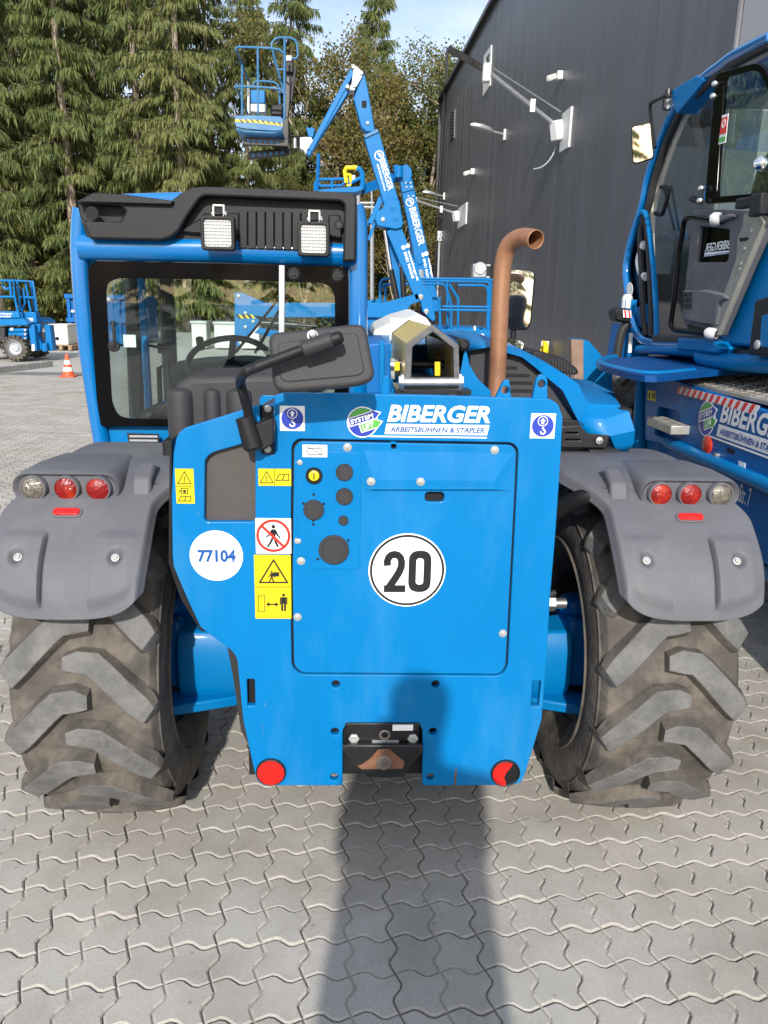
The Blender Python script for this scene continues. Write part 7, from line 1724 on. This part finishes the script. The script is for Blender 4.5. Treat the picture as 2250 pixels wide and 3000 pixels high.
for i, (px, Y, H, lb) in enumerate(back): plant('spruce', SPR[(i + 1) % 3], px, Y, H, 20, lb, 'tree', 'spruces of the second row', i * 2.3 + 1.1, 1.15)
BR = [broad_mesh(5, 14, 2.6, 16000), broad_mesh(8, 14, 2.3, 13000, LEAF2), broad_mesh(15, 14, 2.8, 17000)]
G2 = 'broadleaf trees between the booms and the hall'
for i, (px, Y, H, k, lb) in enumerate([(925, 46, 15.5, 0, 'green broadleaf tree just right of the raised cage'), (985, 49, 16.5, 2, 'green broadleaf tree behind the jib of the boom lift'), (1062, 47, 15.5, 1, 'browning broadleaf tree behind the boom elbow'), (1125, 50, 16.5, 1, 'brownish tree behind the lettered upper boom'),
        (1185, 48, 15.0, 0, 'loose broadleaf tree between the two booms'), (1238, 50, 16.2, 2, 'dark green tree leaning to the corner of the hall'), (1275, 52, 17.5, 0, 'tall thin tree rising beside the roof edge of the hall'), (1010, 43, 9.0, 1, 'low yellowish tree below the jib'), (1150, 44, 9.0, 0, 'low green tree right of the gusset plate'), (1215, 45, 8.5, 2, 'low dark tree right of the second boom'), (890, 44, 8.5, 0, 'low green tree under the jib end')]):
    plant('broadleaf_tree', BR[k], px, Y, H * 1.12, 14, lb, 'tree', G2, i * 1.3, .85)
for i, (x, H) in enumerate(((-9, 15), (-4.5, 17), (0.5, 14), (5, 16), (9.5, 15), (-13, 16), (-17, 15))):
    t = plant('spruce', SPR[i % 3], 1000, 40, H, 20, 'spruce standing behind the viewpoint, showing only in the side mirrors', 'tree', 'spruces mirrored from behind the viewpoint', i, 1.1); t.location = (x, -44 - (i % 2) * 3, 0)
# undergrowth that closes the wood near the ground
def undergrowth():
    r = random.Random(77); vs, fs = [], []
    for k in range(52000):
        x = r.uniform(-26, 8.5); y = r.gauss(47.5, 2.6) if r.random() < .6 else r.uniform(43, 56); hmax = 2.6 + 1.8 * noise.noise(V3((x * .35, y * .3, 3))) + 1.2 * noise.noise(V3((x * 1.1, y, 9)))
        z = r.random() ** .8 * max(.6, hmax); d = V3((r.uniform(-1, 1), r.uniform(-1, 1), r.uniform(-1, .2))).normalized()
        diamond(vs, fs, V3((x, y, z)), d, r.uniform(.18, .4), r.uniform(.05, .1), r)
    me = bpy.data.meshes.new('undergrowth'); me.from_pydata(vs, [], fs)
    o = link('undergrowth', me, LEAF, None, 0); o['kind'] = 'stuff'; o['label'] = 'green undergrowth at the foot of the wood'; o['category'] = 'undergrowth'
undergrowth()
# the far wood behind both rows
def far_wood():
    r = random.Random(5); vs, fs = [], []
    for k in range(60000):
        x = r.uniform(-40, 9); y = r.uniform(60, 68); top = 12.5 + 2.5 * noise.noise(V3((x * .22, 1, 4))) + 2 * noise.noise(V3((x * .9, 2, 1)))
        if x > -10: top *= .82
        z = r.random() * top; d = V3((r.uniform(-.7, .7), r.uniform(-.7, .7), -1)).normalized(); diamond(vs, fs, V3((x, y, z)), d, r.uniform(.4, .9), r.uniform(.1, .2), r)
    me = bpy.data.meshes.new('far_wood'); me.from_pydata(vs, [], fs)
    o = link('far_wood', me, NEEDLE, None, 0); o['kind'] = 'stuff'; o['label'] = 'dark wood closing the view behind the spruces'; o['category'] = 'wood'
far_wood()
# ------------------------------------------------------------------ the photographer, known only by the shadow on plate and paving
def person():
    ks = math.tan(SUN_AZ)
    hx = .20 - ks * (PY + .25); hy = -.25
    J = {}
    def v(n, x, y, z, r): J[n] = (V3((hx + x, hy + y, z)), r)
    H = 1.86
    v('pelvis', 0, 0, .95, .215); v('waist', 0, 0, 1.10, .205); v('chest', 0, 0, 1.32, .215); v('neck', 0, .0, 1.50, .062); v('chin', 0, .02, 1.60, .075); v('skull', 0, .01, 1.71, .098); v('crown', 0, 0, H - .085, .08)
    for s, n in ((-1, 'l'), (1, 'r')):
        v('sh' + n, s * .18, 0, 1.43, .068); v('el' + n, s * .20, .06, 1.15, .048); v('wr' + n, s * .07 - .04, .13, 1.36, .034); v('ha' + n, s * .05 - .05, .14, 1.43, .04)
        v('hip' + n, s * .125, 0, .86, .13); v('kn' + n, s * .14, .01, .49, .085); v('an' + n, s * .12, -.02, .09, .045); v('to' + n, s * .13, .12, .035, .035)
    E = [('pelvis', 'waist'), ('waist', 'chest'), ('chest', 'neck'), ('neck', 'chin'), ('chin', 'skull'), ('skull', 'crown')]
    for n in 'lr': E += [('chest', 'sh' + n), ('sh' + n, 'el' + n), ('el' + n, 'wr' + n), ('wr' + n, 'ha' + n), ('pelvis', 'hip' + n), ('hip' + n, 'kn' + n), ('kn' + n, 'an' + n), ('an' + n, 'to' + n)]
    names = list(J); me = bpy.data.meshes.new('body'); me.from_pydata([J[n][0] for n in names], [(names.index(a), names.index(c)) for a, c in E], [])
    t = thing('person', 'person behind the viewpoint whose long shadow falls on paving and rear plate', 'person', (hx, hy, 0))
    o = link('body', me, M('dark_clothes', (.05, .055, .07), .85, var=.2), t, 0)
    o.modifiers.new('skin', 'SKIN'); sub = o.modifiers.new('smooth', 'SUBSURF'); sub.levels = 2; sub.render_levels = 2
    if not me.skin_vertices: bpy.context.view_layer.update()
    lay = me.skin_vertices[0].data if me.skin_vertices else None
    if lay:
        for i, n in enumerate(names): lay[i].radius = (J[n][1], J[n][1] * (.75 if n in ('chest', 'waist', 'pelvis') else 1)); lay[i].use_root = n == 'pelvis'
    b = B(); b.box(V3((hx - .06, hy + .17, 1.50)), (.075, .01, .15)); part(b, 'phone', 'black_gloss', parent=t, bevel=.004)
person()
